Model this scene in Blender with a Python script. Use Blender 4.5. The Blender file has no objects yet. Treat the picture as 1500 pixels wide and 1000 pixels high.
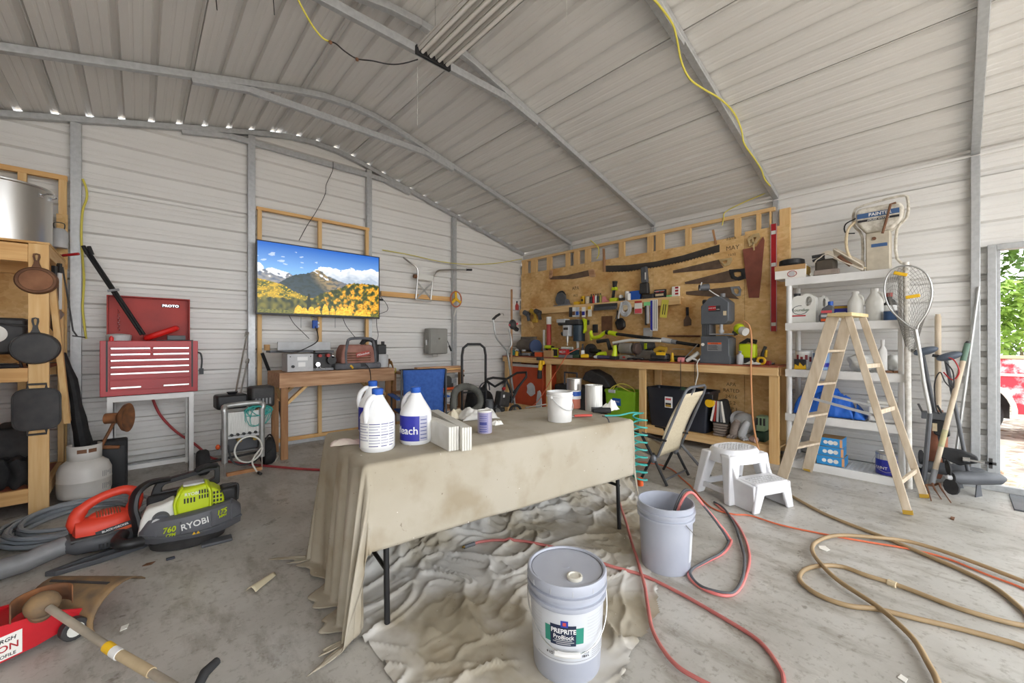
import bpy, bmesh, math, random
from mathutils import Vector, Matrix, Euler, noise
random.seed(7)
PI = math.pi; sin = math.sin; cos = math.cos; R = math.radians
scene = bpy.context.scene
COL = scene.collection

# ------------------------------------------------------------------ camera
YAW = R(42.5); CH = 1.285; FPX = 595.0
cd = bpy.data.cameras.new('camera'); cam = bpy.data.objects.new('camera', cd); COL.objects.link(cam)
cd.sensor_width = 36; cd.lens = 36 * FPX / 1500; cd.clip_start = .02; cd.clip_end = 300
cam.location = (0, 0, CH); cam.rotation_euler = (R(90), 0, -YAW)
scene.camera = cam
# ------------------------------------------------------------------ sky, sun, exposure
w = bpy.data.worlds.new('sky'); scene.world = w; w.use_nodes = True
nt = w.node_tree; nt.nodes.clear()
wo = nt.nodes.new('ShaderNodeOutputWorld'); bg = nt.nodes.new('ShaderNodeBackground')
bg.inputs[0].default_value = (.92, .955, 1.0, 1); bg.inputs[1].default_value = 2.5
nt.links.new(bg.outputs[0], wo.inputs[0])
sd = bpy.data.lights.new('sun_offscreen', 'SUN'); sd.energy = 1.0; sd.angle = R(12); sd.color = (1, .95, .87)
so = bpy.data.objects.new('sun_offscreen', sd); COL.objects.link(so); so.rotation_euler = (R(38), 0, R(-62))
vs = scene.view_settings
vs.view_transform = 'Standard'; vs.look = 'None'; vs.gamma = 1; vs.use_curve_mapping = False
vs.exposure = 1.08
# ------------------------------------------------------------------ helpers
_V = (sin(YAW), cos(YAW)); _R = (cos(YAW), -sin(YAW))
def at(px, py, x=None, y=None, z=None):
    """point of the place that the photograph shows at (px, py), on a wall x= / y= or a level z="""
    u = (px - 750) / FPX; v = (500 - py) / FPX
    r = (_V[0] + u * _R[0], _V[1] + u * _R[1], v)
    t = x / r[0] if x is not None else y / r[1] if y is not None else (z - CH) / r[2]
    return Vector((r[0] * t, r[1] * t, CH + r[2] * t))
def lin(h):
    h = h.lstrip('#'); o = []
    for i in (0, 2, 4):
        c = int(h[i:i + 2], 16) / 255
        o.append(c / 12.92 if c <= .04045 else ((c + .055) / 1.055) ** 2.4)
    return (o[0], o[1], o[2], 1)
MATS = {}
def mat(name, c1, c2=None, rough=.5, metal=0, scale=8, stretch=(1, 1, 1), bump=0, bscale=None, lo=.35, hi=.65, detail=4, spec=.5, rvar=0):
    if name in MATS: return MATS[name]
    m = bpy.data.materials.new(name); m.use_nodes = True; n = m.node_tree; b = n.nodes['Principled BSDF']
    b.inputs['Roughness'].default_value = rough; b.inputs['Metallic'].default_value = metal
    b.inputs['Specular IOR Level'].default_value = spec
    b.inputs['Base Color'].default_value = lin(c1)
    MATS[name] = m
    if c2 or bump:
        tc = n.nodes.new('ShaderNodeTexCoord'); mp = n.nodes.new('ShaderNodeMapping'); mp.inputs['Scale'].default_value = stretch
        n.links.new(tc.outputs['Object'], mp.inputs[0])
        no = n.nodes.new('ShaderNodeTexNoise'); no.inputs['Scale'].default_value = scale; no.inputs['Detail'].default_value = detail
        n.links.new(mp.outputs[0], no.inputs[0])
        if c2:
            cr = n.nodes.new('ShaderNodeValToRGB'); cr.color_ramp.elements[0].position = lo; cr.color_ramp.elements[1].position = hi
            cr.color_ramp.elements[0].color = lin(c1); cr.color_ramp.elements[1].color = lin(c2)
            n.links.new(no.outputs[0], cr.inputs[0]); n.links.new(cr.outputs[0], b.inputs['Base Color'])
        if bump:
            nb = no
            if bscale:
                nb = n.nodes.new('ShaderNodeTexNoise'); nb.inputs['Scale'].default_value = bscale; nb.inputs['Detail'].default_value = 6
                n.links.new(mp.outputs[0], nb.inputs[0])
            bp = n.nodes.new('ShaderNodeBump'); bp.inputs['Strength'].default_value = bump; bp.inputs['Distance'].default_value = .01
            n.links.new(nb.outputs[0], bp.inputs['Height']); n.links.new(bp.outputs[0], b.inputs['Normal'])
    return m
def vmat(name, rough=.5, emit=0):
    """flat print: colours stored on the mesh"""
    m = bpy.data.materials.new(name); m.use_nodes = True; n = m.node_tree; b = n.nodes['Principled BSDF']
    a = n.nodes.new('ShaderNodeVertexColor'); a.layer_name = 'print'
    n.links.new(a.outputs[0], b.inputs['Base Color']); b.inputs['Roughness'].default_value = rough
    if emit:
        n.links.new(a.outputs[0], b.inputs['Emission Color']); b.inputs['Emission Strength'].default_value = emit
    return m

class B:
    """collects shapes, becomes one mesh"""
    def __init__(s, M=None): s.v = []; s.f = []; s.M = M or Matrix()
    def add(s, vs, fs):
        o = len(s.v); s.v += [s.M @ Vector(p) for p in vs]; s.f += [tuple(i + o for i in f) for f in fs]; return s
    def box(s, x0, y0, z0, x1, y1, z1):
        return s.add([(x0,y0,z0),(x1,y0,z0),(x1,y1,z0),(x0,y1,z0),(x0,y0,z1),(x1,y0,z1),(x1,y1,z1),(x0,y1,z1)],
                     [(0,3,2,1),(4,5,6,7),(0,1,5,4),(1,2,6,5),(2,3,7,6),(3,0,4,7)])
    def cb(s, c, d, rot=None):
        m = Matrix.Translation(c) @ (Euler(rot).to_matrix().to_4x4() if rot else Matrix())
        x, y, z = (q / 2 for q in d)
        return s.add([m @ Vector(p) for p in [(-x,-y,-z),(x,-y,-z),(x,y,-z),(-x,y,-z),(-x,-y,z),(x,-y,z),(x,y,z),(-x,y,z)]],
                     [(0,3,2,1),(4,5,6,7),(0,1,5,4),(1,2,6,5),(2,3,7,6),(3,0,4,7)])
    def bar(s, p, q, wx, wy, up=(0, 0, 1)):
        """rectangular bar from p to q"""
        p = Vector(p); q = Vector(q); d = (q - p).normalized(); u = Vector(up)
        if abs(d.dot(u)) > .98: u = Vector((1, 0, 0))
        a = d.cross(u).normalized(); b = a.cross(d)
        vs = [e + a * (i * wx / 2) + b * (j * wy / 2) for e in (p, q) for i, j in ((-1,-1),(1,-1),(1,1),(-1,1))]
        return s.add(vs, [(0,3,2,1),(4,5,6,7),(0,1,5,4),(1,2,6,5),(2,3,7,6),(3,0,4,7)])
    def cyl(s, p, q, r, r2=None, n=14, cap=True):
        return s.tube([p, q], [r, r if r2 is None else r2], n, cap=cap)
    def tube(s, pts, r, n=8, closed=False, cap=True, sm=0, flat=None):
        pts = [Vector(p) for p in pts]
        if sm: pts = spl(pts, sm, closed)
        k = len(pts); rs = r if isinstance(r, (list, tuple)) else [r] * k
        if len(rs) != k: rs = [rs[min(len(rs) - 1, int(i * len(rs) / k))] for i in range(k)]
        vs = []; prev = None
        for i, p in enumerate(pts):
            a = pts[i - 1] if (i or closed) else p; b = pts[(i + 1) % k] if (i < k - 1 or closed) else p
            t = (b - a)
            t = t.normalized() if t.length > 1e-9 else Vector((0, 0, 1))
            if prev is None:
                u = Vector((0, 0, 1)) if abs(t.z) < .9 else Vector((1, 0, 0)); u = (u - t * u.dot(t)).normalized()
            else:
                u = prev - t * prev.dot(t)
                u = u.normalized() if u.length > 1e-6 else t.orthogonal().normalized()
            prev = u; v = t.cross(u)
            fu = flat or 1
            for j in range(n):
                c = 2 * PI * j / n; vs.append(p + u * (cos(c) * rs[i] * fu) + v * (sin(c) * rs[i]))
        fs = []
        for i in range(k if closed else k - 1):
            for j in range(n):
                i2 = (i + 1) % k; j2 = (j + 1) % n
                fs.append((i*n+j, i*n+j2, i2*n+j2, i2*n+j))
        if cap and not closed:
            fs.append(tuple(range(n))[::-1]); fs.append(tuple((k-1)*n + j for j in range(n)))
        return s.add(vs, fs)
    def lathe(s, prof, n=20, c=(0, 0, 0), cap=True, sx=1, sy=1):
        c = Vector(c); vs = []; fs = []
        for r, z in prof:
            for j in range(n):
                a = 2 * PI * j / n; vs.append((c.x + r * cos(a) * sx, c.y + r * sin(a) * sy, c.z + z))
        for i in range(len(prof) - 1):
            for j in range(n): fs.append((i*n+j, i*n+(j+1)%n, (i+1)*n+(j+1)%n, (i+1)*n+j))
        if cap:
            if prof[0][0] > 1e-6: fs.append(tuple(range(n))[::-1])
            if prof[-1][0] > 1e-6: fs.append(tuple((len(prof)-1)*n+j for j in range(n)))
        return s.add(vs, fs)
    def prism(s, poly, a, b, ax='y'):
        """outline in (x,z) / (x,y) / (y,z) pushed along the third axis from a to b"""
        k = len(poly)
        pt = {'y': lambda p, t: (p[0], t, p[1]), 'z': lambda p, t: (p[0], p[1], t), 'x': lambda p, t: (t, p[0], p[1])}[ax]
        vs = [pt(p, a) for p in poly] + [pt(p, b) for p in poly]
        ar = sum(poly[i-1][0]*poly[i][1] - poly[i][0]*poly[i-1][1] for i in range(k))
        flip = (ar > 0) ^ (ax != 'y') ^ (b < a)
        fs = [tuple(range(k)), tuple(range(2*k-1, k-1, -1))] + [(i, i+k, (i+1)%k+k, (i+1)%k) for i in range(k)]
        if flip: fs = [f[::-1] for f in fs]
        return s.add(vs, fs)
    def ring(s, outer, inner, a, b, ax='y'):
        """frame between two outlines with the same number of points"""
        k = len(outer)
        pt = {'y': lambda p, t: (p[0], t, p[1]), 'z': lambda p, t: (p[0], p[1], t), 'x': lambda p, t: (t, p[0], p[1])}[ax]
        vs = [pt(p, a) for p in outer] + [pt(p, a) for p in inner] + [pt(p, b) for p in outer] + [pt(p, b) for p in inner]
        fs = []
        for i in range(k):
            j = (i + 1) % k
            fs += [(i, j, k+j, k+i), (2*k+i, 3*k+i, 3*k+j, 2*k+j), (i, 2*k+i, 2*k+j, j), (k+i, k+j, 3*k+j, 3*k+i)]
        return s.add(vs, fs)
    def ell(s, c, r, nu=14, nv=9):
        prof = [(sin(PI * i / nv), -cos(PI * i / nv)) for i in range(nv + 1)]
        vs = []; fs = []
        for a, z in prof:
            for j in range(nu):
                t = 2 * PI * j / nu; vs.append((c[0] + r[0]*a*cos(t), c[1] + r[1]*a*sin(t), c[2] + r[2]*z))
        for i in range(nv):
            for j in range(nu): fs.append((i*nu+j, i*nu+(j+1)%nu, (i+1)*nu+(j+1)%nu, (i+1)*nu+j))
        return s.add(vs, fs)
    def grid(s, fn, nu, nv):
        vs = [fn(i / nu, j / nv) for i in range(nu + 1) for j in range(nv + 1)]
        return s.add(vs, [(i*(nv+1)+j, (i+1)*(nv+1)+j, (i+1)*(nv+1)+j+1, i*(nv+1)+j+1) for i in range(nu) for j in range(nv)])
    def build(s, name, m, parent=None, bev=0, smooth=True, sub=0, thick=0, seg=2, ang=38, kind=None, label=None):
        me = bpy.data.meshes.new(name); me.from_pydata([tuple(p) for p in s.v], [], s.f)
        me.materials.append(MATS[m] if isinstance(m, str) else m)
        bm = bmesh.new(); bm.from_mesh(me); bmesh.ops.remove_doubles(bm, verts=bm.verts, dist=1e-6)
        bmesh.ops.recalc_face_normals(bm, faces=bm.faces); bm.to_mesh(me); bm.free()
        o = bpy.data.objects.new(name, me); COL.objects.link(o)
        if parent: o.parent = parent
        if smooth:
            me.polygons.foreach_set('use_smooth', [True] * len(me.polygons)); me.set_sharp_from_angle(angle=R(ang))
        if thick:
            q = o.modifiers.new('thick', 'SOLIDIFY'); q.thickness = thick; q.offset = 0
        if bev:
            q = o.modifiers.new('bevel', 'BEVEL'); q.width = bev; q.segments = seg; q.limit_method = 'ANGLE'; q.angle_limit = R(35); q.harden_normals = False
            me.polygons.foreach_set('use_smooth', [True] * len(me.polygons)); me.set_sharp_from_angle(angle=R(60))
        if sub:
            q = o.modifiers.new('sub', 'SUBSURF'); q.levels = q.render_levels = sub
        if kind: o['kind'] = kind
        if label: o['label'] = label
        return o
def spl(pts, k, closed=False):
    """smooth curve through points (Catmull-Rom)"""
    n = len(pts); out = []
    for i in range(n if closed else n - 1):
        g = lambda j: pts[j % n] if closed else pts[max(0, min(n - 1, j))]
        a, b, c, d = g(i - 1), g(i), g(i + 1), g(i + 2)
        for j in range(k):
            t = j / k
            out.append(.5 * ((2 * b) + (c - a) * t + (2*a - 5*b + 4*c - d) * t * t + (3*b - a - 3*c + d) * t ** 3))
    if not closed: out.append(pts[-1])
    return out
def tag(o, label, cat, group=None, kind=None):
    o['label'] = label
    if cat: o['category'] = cat
    if group: o['group'] = group
    if kind: o['kind'] = kind
    return o
def T(name, label, cat, loc=(0, 0, 0), rz=0, group=None, rot=None, kind=None):
    o = bpy.data.objects.new(name, None); COL.objects.link(o); o.empty_display_size = .05
    o.location = loc; o.rotation_euler = rot or (0, 0, rz)
    return tag(o, label, cat, group, kind)
def S(name, kind='structure', label=None):
    o = bpy.data.objects.new(name, None); COL.objects.link(o); o['kind'] = kind
    if label: o['label'] = label
    return o
def clone(root, loc=None, rz=None, label=None, group=None):
    r = root.copy(); COL.objects.link(r)
    if loc is not None: r.location = loc
    if rz is not None: r.rotation_euler = (0, 0, rz)
    if label: r['label'] = label
    if group: r['group'] = group
    for ch in list(root.children):
        c = ch.copy(); COL.objects.link(c); c.parent = r
        for g in list(ch.children):
            d = g.copy(); COL.objects.link(d); d.parent = c
    return r
def text(s, size, m, parent, loc=(0, 0, 0), rot=(R(90), 0, 0), ext=.0006, name='lettering', shear=0, wrap=0, align='CENTER', sx=1, bold=0, M=None, label=None):
    c = bpy.data.curves.new(name, 'FONT'); c.body = s; c.size = size; c.extrude = ext; c.shear = shear; c.offset = bold * size
    c.align_x = align; c.align_y = 'CENTER'; c.resolution_u = 3
    o = bpy.data.objects.new(name, c); COL.objects.link(o)
    me = bpy.data.meshes.new_from_object(o.evaluated_get(bpy.context.evaluated_depsgraph_get()))
    bpy.data.objects.remove(o); bpy.data.curves.remove(c)
    if sx != 1:
        for v in me.vertices: v.co.x *= sx
    mm = M if M is not None else Matrix.Translation(loc) @ Euler(rot).to_matrix().to_4x4()
    if wrap:   # text bent round an upright cylinder of radius wrap; loc = (angle of centre, -, z)
        for v in me.vertices:
            a = loc[0] + v.co.x / wrap; rr = wrap + v.co.z
            v.co = Vector((rr * cos(a), rr * sin(a), loc[2] + v.co.y))
    else: me.transform(mm)
    me.materials.clear(); me.materials.append(MATS[m] if isinstance(m, str) else m)
    o = bpy.data.objects.new(name, me); COL.objects.link(o); o.parent = parent
    if label: o['label'] = label
    return o
def solo(b, name, m, label, cat, group=None, **k):
    return tag(b.build(name, m, **k), label, cat, group)
def arc(cx, cy, r, a0, a1, n, ry=None):
    ry = r if ry is None else ry
    return [(cx + r * cos(R(a0 + (a1 - a0) * i / n)), cy + ry * sin(R(a0 + (a1 - a0) * i / n))) for i in range(n + 1)]
def rrect(x0, y0, x1, y1, r, n=4):
    return arc(x1-r, y1-r, r, 0, 90, n) + arc(x0+r, y1-r, r, 90, 180, n) + arc(x0+r, y0+r, r, 180, 270, n) + arc(x1-r, y0+r, r, 270, 360, n)
SIDE = -PI / 2     # turn of a thing whose front faces away from the side wall

# ------------------------------------------------------------------ materials
def osb_mat():
    m = mat('osb', 'c79a5c'); n = m.node_tree; b = n.nodes['Principled BSDF']; b.inputs['Roughness'].default_value = .75
    tc = n.nodes.new('ShaderNodeTexCoord'); mix = None
    cols = []
    for i, (rot, sc, st) in enumerate(((.4, 26, (1, .35, 1)), (1.9, 30, (1, .4, 1)))):
        mp = n.nodes.new('ShaderNodeMapping'); mp.inputs['Rotation'].default_value = (rot, rot * .3, 0); mp.inputs['Scale'].default_value = (1, .7, 1.2)
        v = n.nodes.new('ShaderNodeTexVoronoi'); v.inputs['Scale'].default_value = sc
        n.links.new(tc.outputs['Object'], mp.inputs[0]); n.links.new(mp.outputs[0], v.inputs[0])
        cr = n.nodes.new('ShaderNodeValToRGB'); e = cr.color_ramp.elements
        e[0].position = 0; e[0].color = lin('cba064'); e[1].position = 1; e[1].color = lin('eac893')
        q = e.new(.12); q.color = lin('d8ae72'); q = e.new(.6); q.color = lin('e0ba7e')
        sep = n.nodes.new('ShaderNodeSeparateColor'); n.links.new(v.outputs['Color'], sep.inputs[0]); n.links.new(sep.outputs[0], cr.inputs[0]); cols.append(cr)
    mx = n.nodes.new('ShaderNodeMix'); mx.data_type = 'RGBA'; mx.inputs[0].default_value = .5
    n.links.new(cols[0].outputs[0], mx.inputs[6]); n.links.new(cols[1].outputs[0], mx.inputs[7])
    no = n.nodes.new('ShaderNodeTexNoise'); no.inputs['Scale'].default_value = 2.5; n.links.new(tc.outputs['Object'], no.inputs[0])
    m2 = n.nodes.new('ShaderNodeMix'); m2.data_type = 'RGBA'; m2.blend_type = 'MULTIPLY'
    m2.inputs[7].default_value = lin('dcc29c')
    cr = n.nodes.new('ShaderNodeValToRGB'); cr.color_ramp.elements[0].position = .45; cr.color_ramp.elements[1].position = .75
    n.links.new(no.outputs[0], cr.inputs[0]); n.links.new(cr.outputs[0], m2.inputs[0]); n.links.new(mx.outputs[2], m2.inputs[6])
    n.links.new(m2.outputs[2], b.inputs['Base Color'])
osb_mat()
def concrete():
    m = mat('concrete', 'b0aaa0'); n = m.node_tree; b = n.nodes['Principled BSDF']
    tc = n.nodes.new('ShaderNodeTexCoord')
    def nz(sc, det, rough=.6, st=(1, 1, 1), rz=0):
        mp = n.nodes.new('ShaderNodeMapping'); mp.inputs['Scale'].default_value = st; mp.inputs['Rotation'].default_value = (0, 0, rz)
        x = n.nodes.new('ShaderNodeTexNoise'); x.inputs['Scale'].default_value = sc; x.inputs['Detail'].default_value = det; x.inputs['Roughness'].default_value = rough
        n.links.new(tc.outputs['Object'], mp.inputs[0]); n.links.new(mp.outputs[0], x.inputs[0]); return x
    def ramp(x, p0, c0, p1, c1):
        cr = n.nodes.new('ShaderNodeValToRGB'); e = cr.color_ramp.elements
        e[0].position = p0; e[1].position = p1; e[0].color = lin(c0); e[1].color = lin(c1); n.links.new(x.outputs[0], cr.inputs[0]); return cr
    def mulx(a, bb, fac=1):
        x = n.nodes.new('ShaderNodeMix'); x.data_type = 'RGBA'; x.blend_type = 'MULTIPLY'; x.inputs[0].default_value = fac
        n.links.new(a, x.inputs[6]); n.links.new(bb, x.inputs[7]); return x.outputs[2]
    base = ramp(nz(1.1, 8), .34, 'a8a49c', .64, 'c9c6c0')
    st = ramp(nz(3.2, 10, .7, (1.6, .6, 1), .5), .38, 'c6c1b8', .50, 'ffffff')
    sp = ramp(nz(26, 5, .7), .34, 'b9b3a8', .46, 'ffffff')
    sp2 = ramp(nz(9, 3, .5), .26, '8f887c', .30, 'ffffff')
    c = mulx(base.outputs[0], st.outputs[0], .7); c = mulx(c, sp.outputs[0], .55); c = mulx(c, sp2.outputs[0], .6)
    n.links.new(c, b.inputs['Base Color'])
    rr = ramp(nz(4, 5), .3, '808080', .7, 'd0d0d0'); n.links.new(rr.outputs[0], b.inputs['Roughness'])
    bp = n.nodes.new('ShaderNodeBump'); bp.inputs['Strength'].default_value = .25; bp.inputs['Distance'].default_value = .004
    n.links.new(nz(14, 10, .7).outputs[0], bp.inputs['Height']); n.links.new(bp.outputs[0], b.inputs['Normal'])
concrete()
mat('sheet', 'e4e2de', 'dfddd9', rough=.4, scale=1.0, spec=.45)
mat('galv', 'b2b4b5', 'bfc1c2', rough=.4, metal=.4, scale=30)
mat('lumber', 'dcb074', 'e8c48c', rough=.7, scale=7, stretch=(3, 3, .5), bump=.08, bscale=40)
mat('lumber_v', 'dcb074', 'e6c188', rough=.7, scale=7, stretch=(6, 6, .4), bump=.08)
mat('lumber_y', 'd9ae76', 'e9c791', rough=.7, scale=7, stretch=(6, .4, 6), bump=.08)
mat('lumber_x', 'd8a568', 'e6ba7c', rough=.7, scale=7, stretch=(.4, 6, 6), bump=.08)
mat('old_wood', 'a97e5c', 'c79f7c', rough=.75, scale=6, stretch=(.5, 5, 5), bump=.1)
mat('old_wood_v', '9b6f4a', 'b98d64', rough=.75, scale=6, stretch=(5, 5, .5), bump=.1)
mat('plywood_edge', 'b07b52', 'c9986a', rough=.8, scale=12)
mat('black', '1d1d1f', rough=.45); mat('black_rubber', '232325', '2f2f30', rough=.8, scale=20)
mat('dark_grey', '4b4d51', '5a5c60', rough=.5, scale=6); mat('mid_grey', '77787a', '8b8c8e', rough=.5, scale=10)
mat('light_grey', 'b9babb', 'c8c9ca', rough=.5, scale=10)
mat('white', 'eeeeec', rough=.4); mat('white_plastic', 'e9e8e6', 'dcdbd8', rough=.45, scale=5)
mat('milky', 'e6e5df', 'd9d8d0', rough=.35, scale=4)
mat('red', 'b81f27', 'a31b22', rough=.35, scale=3); mat('red_dusty', '9c2f2b', 'b5382f', rough=.55, scale=4)
mat('chrome', 'd5d6d8', rough=.18, metal=1); mat('steel', 'b4b2ae', 'c9c7c3', rough=.28, metal=.9, scale=3, stretch=(1, 1, .2))
mat('iron', '2c2c2d', '3d3b3a', rough=.55, scale=14, bump=.06); mat('rust_iron', '5e3d2a', '7d573c', rough=.75, scale=9, bump=.1)
mat('rust', '6b4a35', '96623c', rough=.85, scale=12, bump=.15); mat('blade', '5d4c40', '75604f', rough=.6, metal=.3, scale=9)
mat('lime', 'c9dc1c', 'bfd016', rough=.4, scale=5); mat('yellow', 'e9b91c', rough=.45); mat('orange', 'e2602a', rough=.5)
mat('blue', '2350a8', '2b5cb8', rough=.6, scale=6); mat('navy', '23262f', '2b2f3a', rough=.4, scale=5)
mat('green', '86b822', '93c42e', rough=.4, scale=5); mat('teal', '3fa8a0', rough=.4)
mat('brass', 'b99a55', rough=.3, metal=.9); mat('yellow_cord', 'd9cc54', rough=.6); mat('black_cord', '2a2728', rough=.6)
mat('paper', 'efece4', rough=.8); mat('cardboard', 'c09a6b', 'b28c5e', rough=.85, scale=8)
mat('print_grey', '8a8a8c', rough=.6); mat('print_dark', '26262a', rough=.5); mat('print_blue', '2a2f9c', rough=.4)
mat('canvas_tan', 'cbb997', 'd9c8a8', rough=.9, scale=40)
mat('clear', 'd9dddd', rough=.15, spec=.6)
# ================================================================== the building
XS, YG = 5.47, 5.66          # inner face of side-wall and end-wall metal
XR, ZR, ZE = 1.68, 3.97, 2.99   # ridge, eave
XL = 2 * XR - XS
Y0 = -2.9                    # open end behind the camera
SL = (ZR - ZE) / (XS - XR)
def roof_z(x): 
    d = abs(x - XR)
    r = .55
    return ZR - SL * d if d > r else ZR - SL * (r / 2 + d * d / (2 * r))
# floor
b = B(); b.box(XL - .1, Y0, -.12, XS + .1, YG + .1, 0)
fl = b.build('floor', 'concrete', smooth=False); fl['kind'] = 'structure'
# ribbed sheet profile: list of (s, depth) over one 0.914 panel; ribs stand outward
RP = .2286
def profile(w=.914):
    pts = []
    k = 0
    while k * RP < w - .01:
        s = k * RP
        pts += [(s + .004, 0), (s + .011, .03), (s + .043, .03), (s + .060, 0)]
        for q in (.115, .17): pts += [(s + q - .012, 0), (s + q - .006, .0035), (s + q + .006, .0035), (s + q + .012, 0)]
        k += 1
    return [(.001, 0)] + pts + [(w - .009, 0), (w - .008, .018), (w + .010, .018)]
def sheet_strip(rows):
    """rows: list of lists of points (equal length) -> strip"""
    b = B(); n = len(rows[0])
    b.add([p for r in rows for p in r], [(i*n+j, i*n+j+1, (i+1)*n+j+1, (i+1)*n+j) for i in range(len(rows)-1) for j in range(n-1)])
    return b
# ---- end wall (gable) in horizontal panels
def gx(z):
    """x-range of the gable at height z"""
    if z <= ZE: return XL, XS
    lo = XR
    for i in range(60):
        x = XR + (XS - XR) * i / 59
        if roof_z(x) >= z: lo = x
    f = (lo - XR)
    t = (ZR - SL * 0 - z) / SL
    if t > .55: f = min(t, XS - XR)
    return XR - f, XR + f
wg = S('wall_end')
for k in range(5):
    z0 = k * .914; rows = []
    prof = profile()
    for s, dpt in prof:
        z = z0 + s
        if z > ZR - .01: break
        a, c = gx(z); rows.append([(a, YG + dpt, z), (c, YG + dpt, z)])
    if len(rows) > 2: sheet_strip(rows).build('panel', 'sheet', wg, smooth=False, thick=.001)
# ---- side wall: y from the corner to the doorway, and above the door
DY1, DY0, DZ = -.24, -1.35, 2.07     # doorway
wsd = S('wall_side')
for k in range(4):
    z0 = k * .914; rows = []; rows2 = []
    for s, dpt in profile():
        z = z0 + s
        if z > ZE + .02: break
        if z < DZ: rows.append([(XS + dpt, DY1, z), (XS + dpt, YG, z)])
        else: rows2.append([(XS + dpt, Y0, z), (XS + dpt, YG, z)])
    if len(rows) > 1: sheet_strip(rows).build('panel', 'sheet', wsd, smooth=False, thick=.001)
    if rows and rows2: rows2.insert(0, [(rows[-1][0][0], Y0, rows[-1][0][2]), rows[-1][1]])
    if len(rows2) > 1: sheet_strip(rows2).build('panel', 'sheet', wsd, smooth=False, thick=.001)
    rows = [[(XS + dpt, Y0, z0 + s), (XS + dpt, DY0, z0 + s)] for s, dpt in profile() if z0 + s < DZ]
    if len(rows) > 1: sheet_strip(rows).build('panel', 'sheet', wsd, smooth=False, thick=.001)
wl = S('wall_left')
for k in range(4):
    rows = [[(XL - dpt, Y0, k * .914 + s), (XL - dpt, YG, k * .914 + s)] for s, dpt in profile() if k * .914 + s < ZE + .02]
    if len(rows) > 1: sheet_strip(rows).build('panel', 'sheet', wl, smooth=False, thick=.001)
# ---- roof: panels run along the building
ce = S('ceiling')
arcl = [0.]; xs = [XR]
x = XR
while x < XS + .25:
    x2 = x + .01; arcl.append(arcl[-1] + math.hypot(.01, roof_z(x2) - roof_z(x))); xs.append(x2); x = x2
def roof_pt(s):
    """distance s from the ridge down the slope -> (x offset, z, normal)"""
    import bisect
    i = min(len(arcl) - 2, max(0, bisect.bisect(arcl, s) - 1)); t = (s - arcl[i]) / (arcl[i+1] - arcl[i]); x = xs[i] + .01 * t
    g = (roof_z(x + .005) - roof_z(x - .005)) / .01; L = math.hypot(1, g)
    return x, roof_z(x), -g / L, 1 / L
YB = YG + .02
for sg in (1, -1):
    for k in range(-1, 5):
        rows = []
        for s, dpt in ([(-.012, .016)] if k < 0 else []) + profile():
            q = -.457 + (k + 1) * .914 + s
            if sg < 0 and k < 0: continue
            if q > arcl[-1] - .01: break
            sgn = sg if q >= 0 else -sg
            x, z, nx, nz = roof_pt(abs(q)); xx = x + nx * dpt; zz = z + nz * dpt
            xw = XR + sgn * (xx - XR); rows.append([(xw, Y0 - .2, zz), (xw, YB, zz)])
        if len(rows) > 1: sheet_strip(rows).build('roof_panel', 'sheet', ce, smooth=False, thick=.001)
# ---- steel frames
TB = .057
def roof_in(x): return roof_z(x) - .012
def frame(y, ties=True, n=1, posts=(1, 1), ends=False):
    f = S('steel_frame'); f['label'] = ['galvanized steel frame against the end wall', 'galvanized steel bow frame second from the end wall', 'galvanized steel bow frame carrying the tube light', 'galvanized steel bow frame with a yellow cable along it', 'galvanized steel bow frame beside the doorway'][n]
    for sg in (1, -1):
        xe = XR + sg * (XS - TB - XR)
        if posts[0 if sg > 0 else 1]:
            b = B(); x0, x1 = sorted((XR + sg * (XS - .004 - XR), xe)); b.box(x0, y - TB / 2, .055, x1, y + TB / 2, ZE - .075); b.build('post', 'galv', f, bev=.004)
        pts = []
        for i in range(15):
            x = XR + (XS - .03 - XR) * i / 14 if i > 4 else XR + .6 * i / 4 * ((XS - .03 - XR) / 14 * 5 / .6) * .8
            pts.append((x, roof_in(x) - TB / 2))
        b = B(); rows = []
        for i, (x, z) in enumerate(pts):
            a = pts[max(0, i - 1)]; c = pts[min(len(pts) - 1, i + 1)]; L = math.hypot(c[0]-a[0], c[1]-a[1]); nx, nz = -(c[1]-a[1]) / L, (c[0]-a[0]) / L
            if i == 0: nx, nz = 0, 1
            for e, h in ((-1, -1), (1, -1), (1, 1), (-1, 1)):
                rows.append((XR + sg * (x + nx * h * TB / 2 - XR), y + e * TB / 2, z + nz * h * TB / 2))
        fs = []
        for i in range(len(pts) - 1):
            for j in range(4): fs.append((i*4+j, i*4+(j+1)%4, (i+1)*4+(j+1)%4, (i+1)*4+j))
        fs += [(0, 1, 2, 3), tuple((len(pts)-1)*4+j for j in range(4))]
        b.add(rows, fs); b.build('rafter', 'galv', f, bev=.004)
    if ties:
        zt = 3.64; b = B(); b.box(XR - .92, y - .022, zt - .04, XR + .92, y + .022, zt + .026); b.build('collar_tie', 'galv', f, bev=.003)
        for sg in (1, -1):
            b = B(); xa = XR + sg * .9
            b.bar((xa, y, zt - .006), (XR + sg * 1.35, y, roof_in(XR + 1.35) - TB - .012), .05, .05, (0, 1, 0)); b.build('tie_end', 'galv', f)
    if ends:
        for x in (-.445, .972, 2.395, 3.845):
            b = B(); b.box(x - .037, y - .02, .055, x + .037, y + .036, roof_in(x) - TB - .003)
            b.box(x - .037, y - .021, .055, x - .020, y - .017, roof_in(x) - TB - .003)
            b.build('post', 'galv', f, bev=.004)
    return f
FY = [5.615, 4.455, 2.93, 1.405, -.12]
for i, y in enumerate(FY): frame(y, True, i, ends=(i == 0), posts=(i > 0, 1))
for y in (-1.645,):
    f = frame(y, True, 4); f['label'] = 'galvanized steel bow frame past the doorway'
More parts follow.
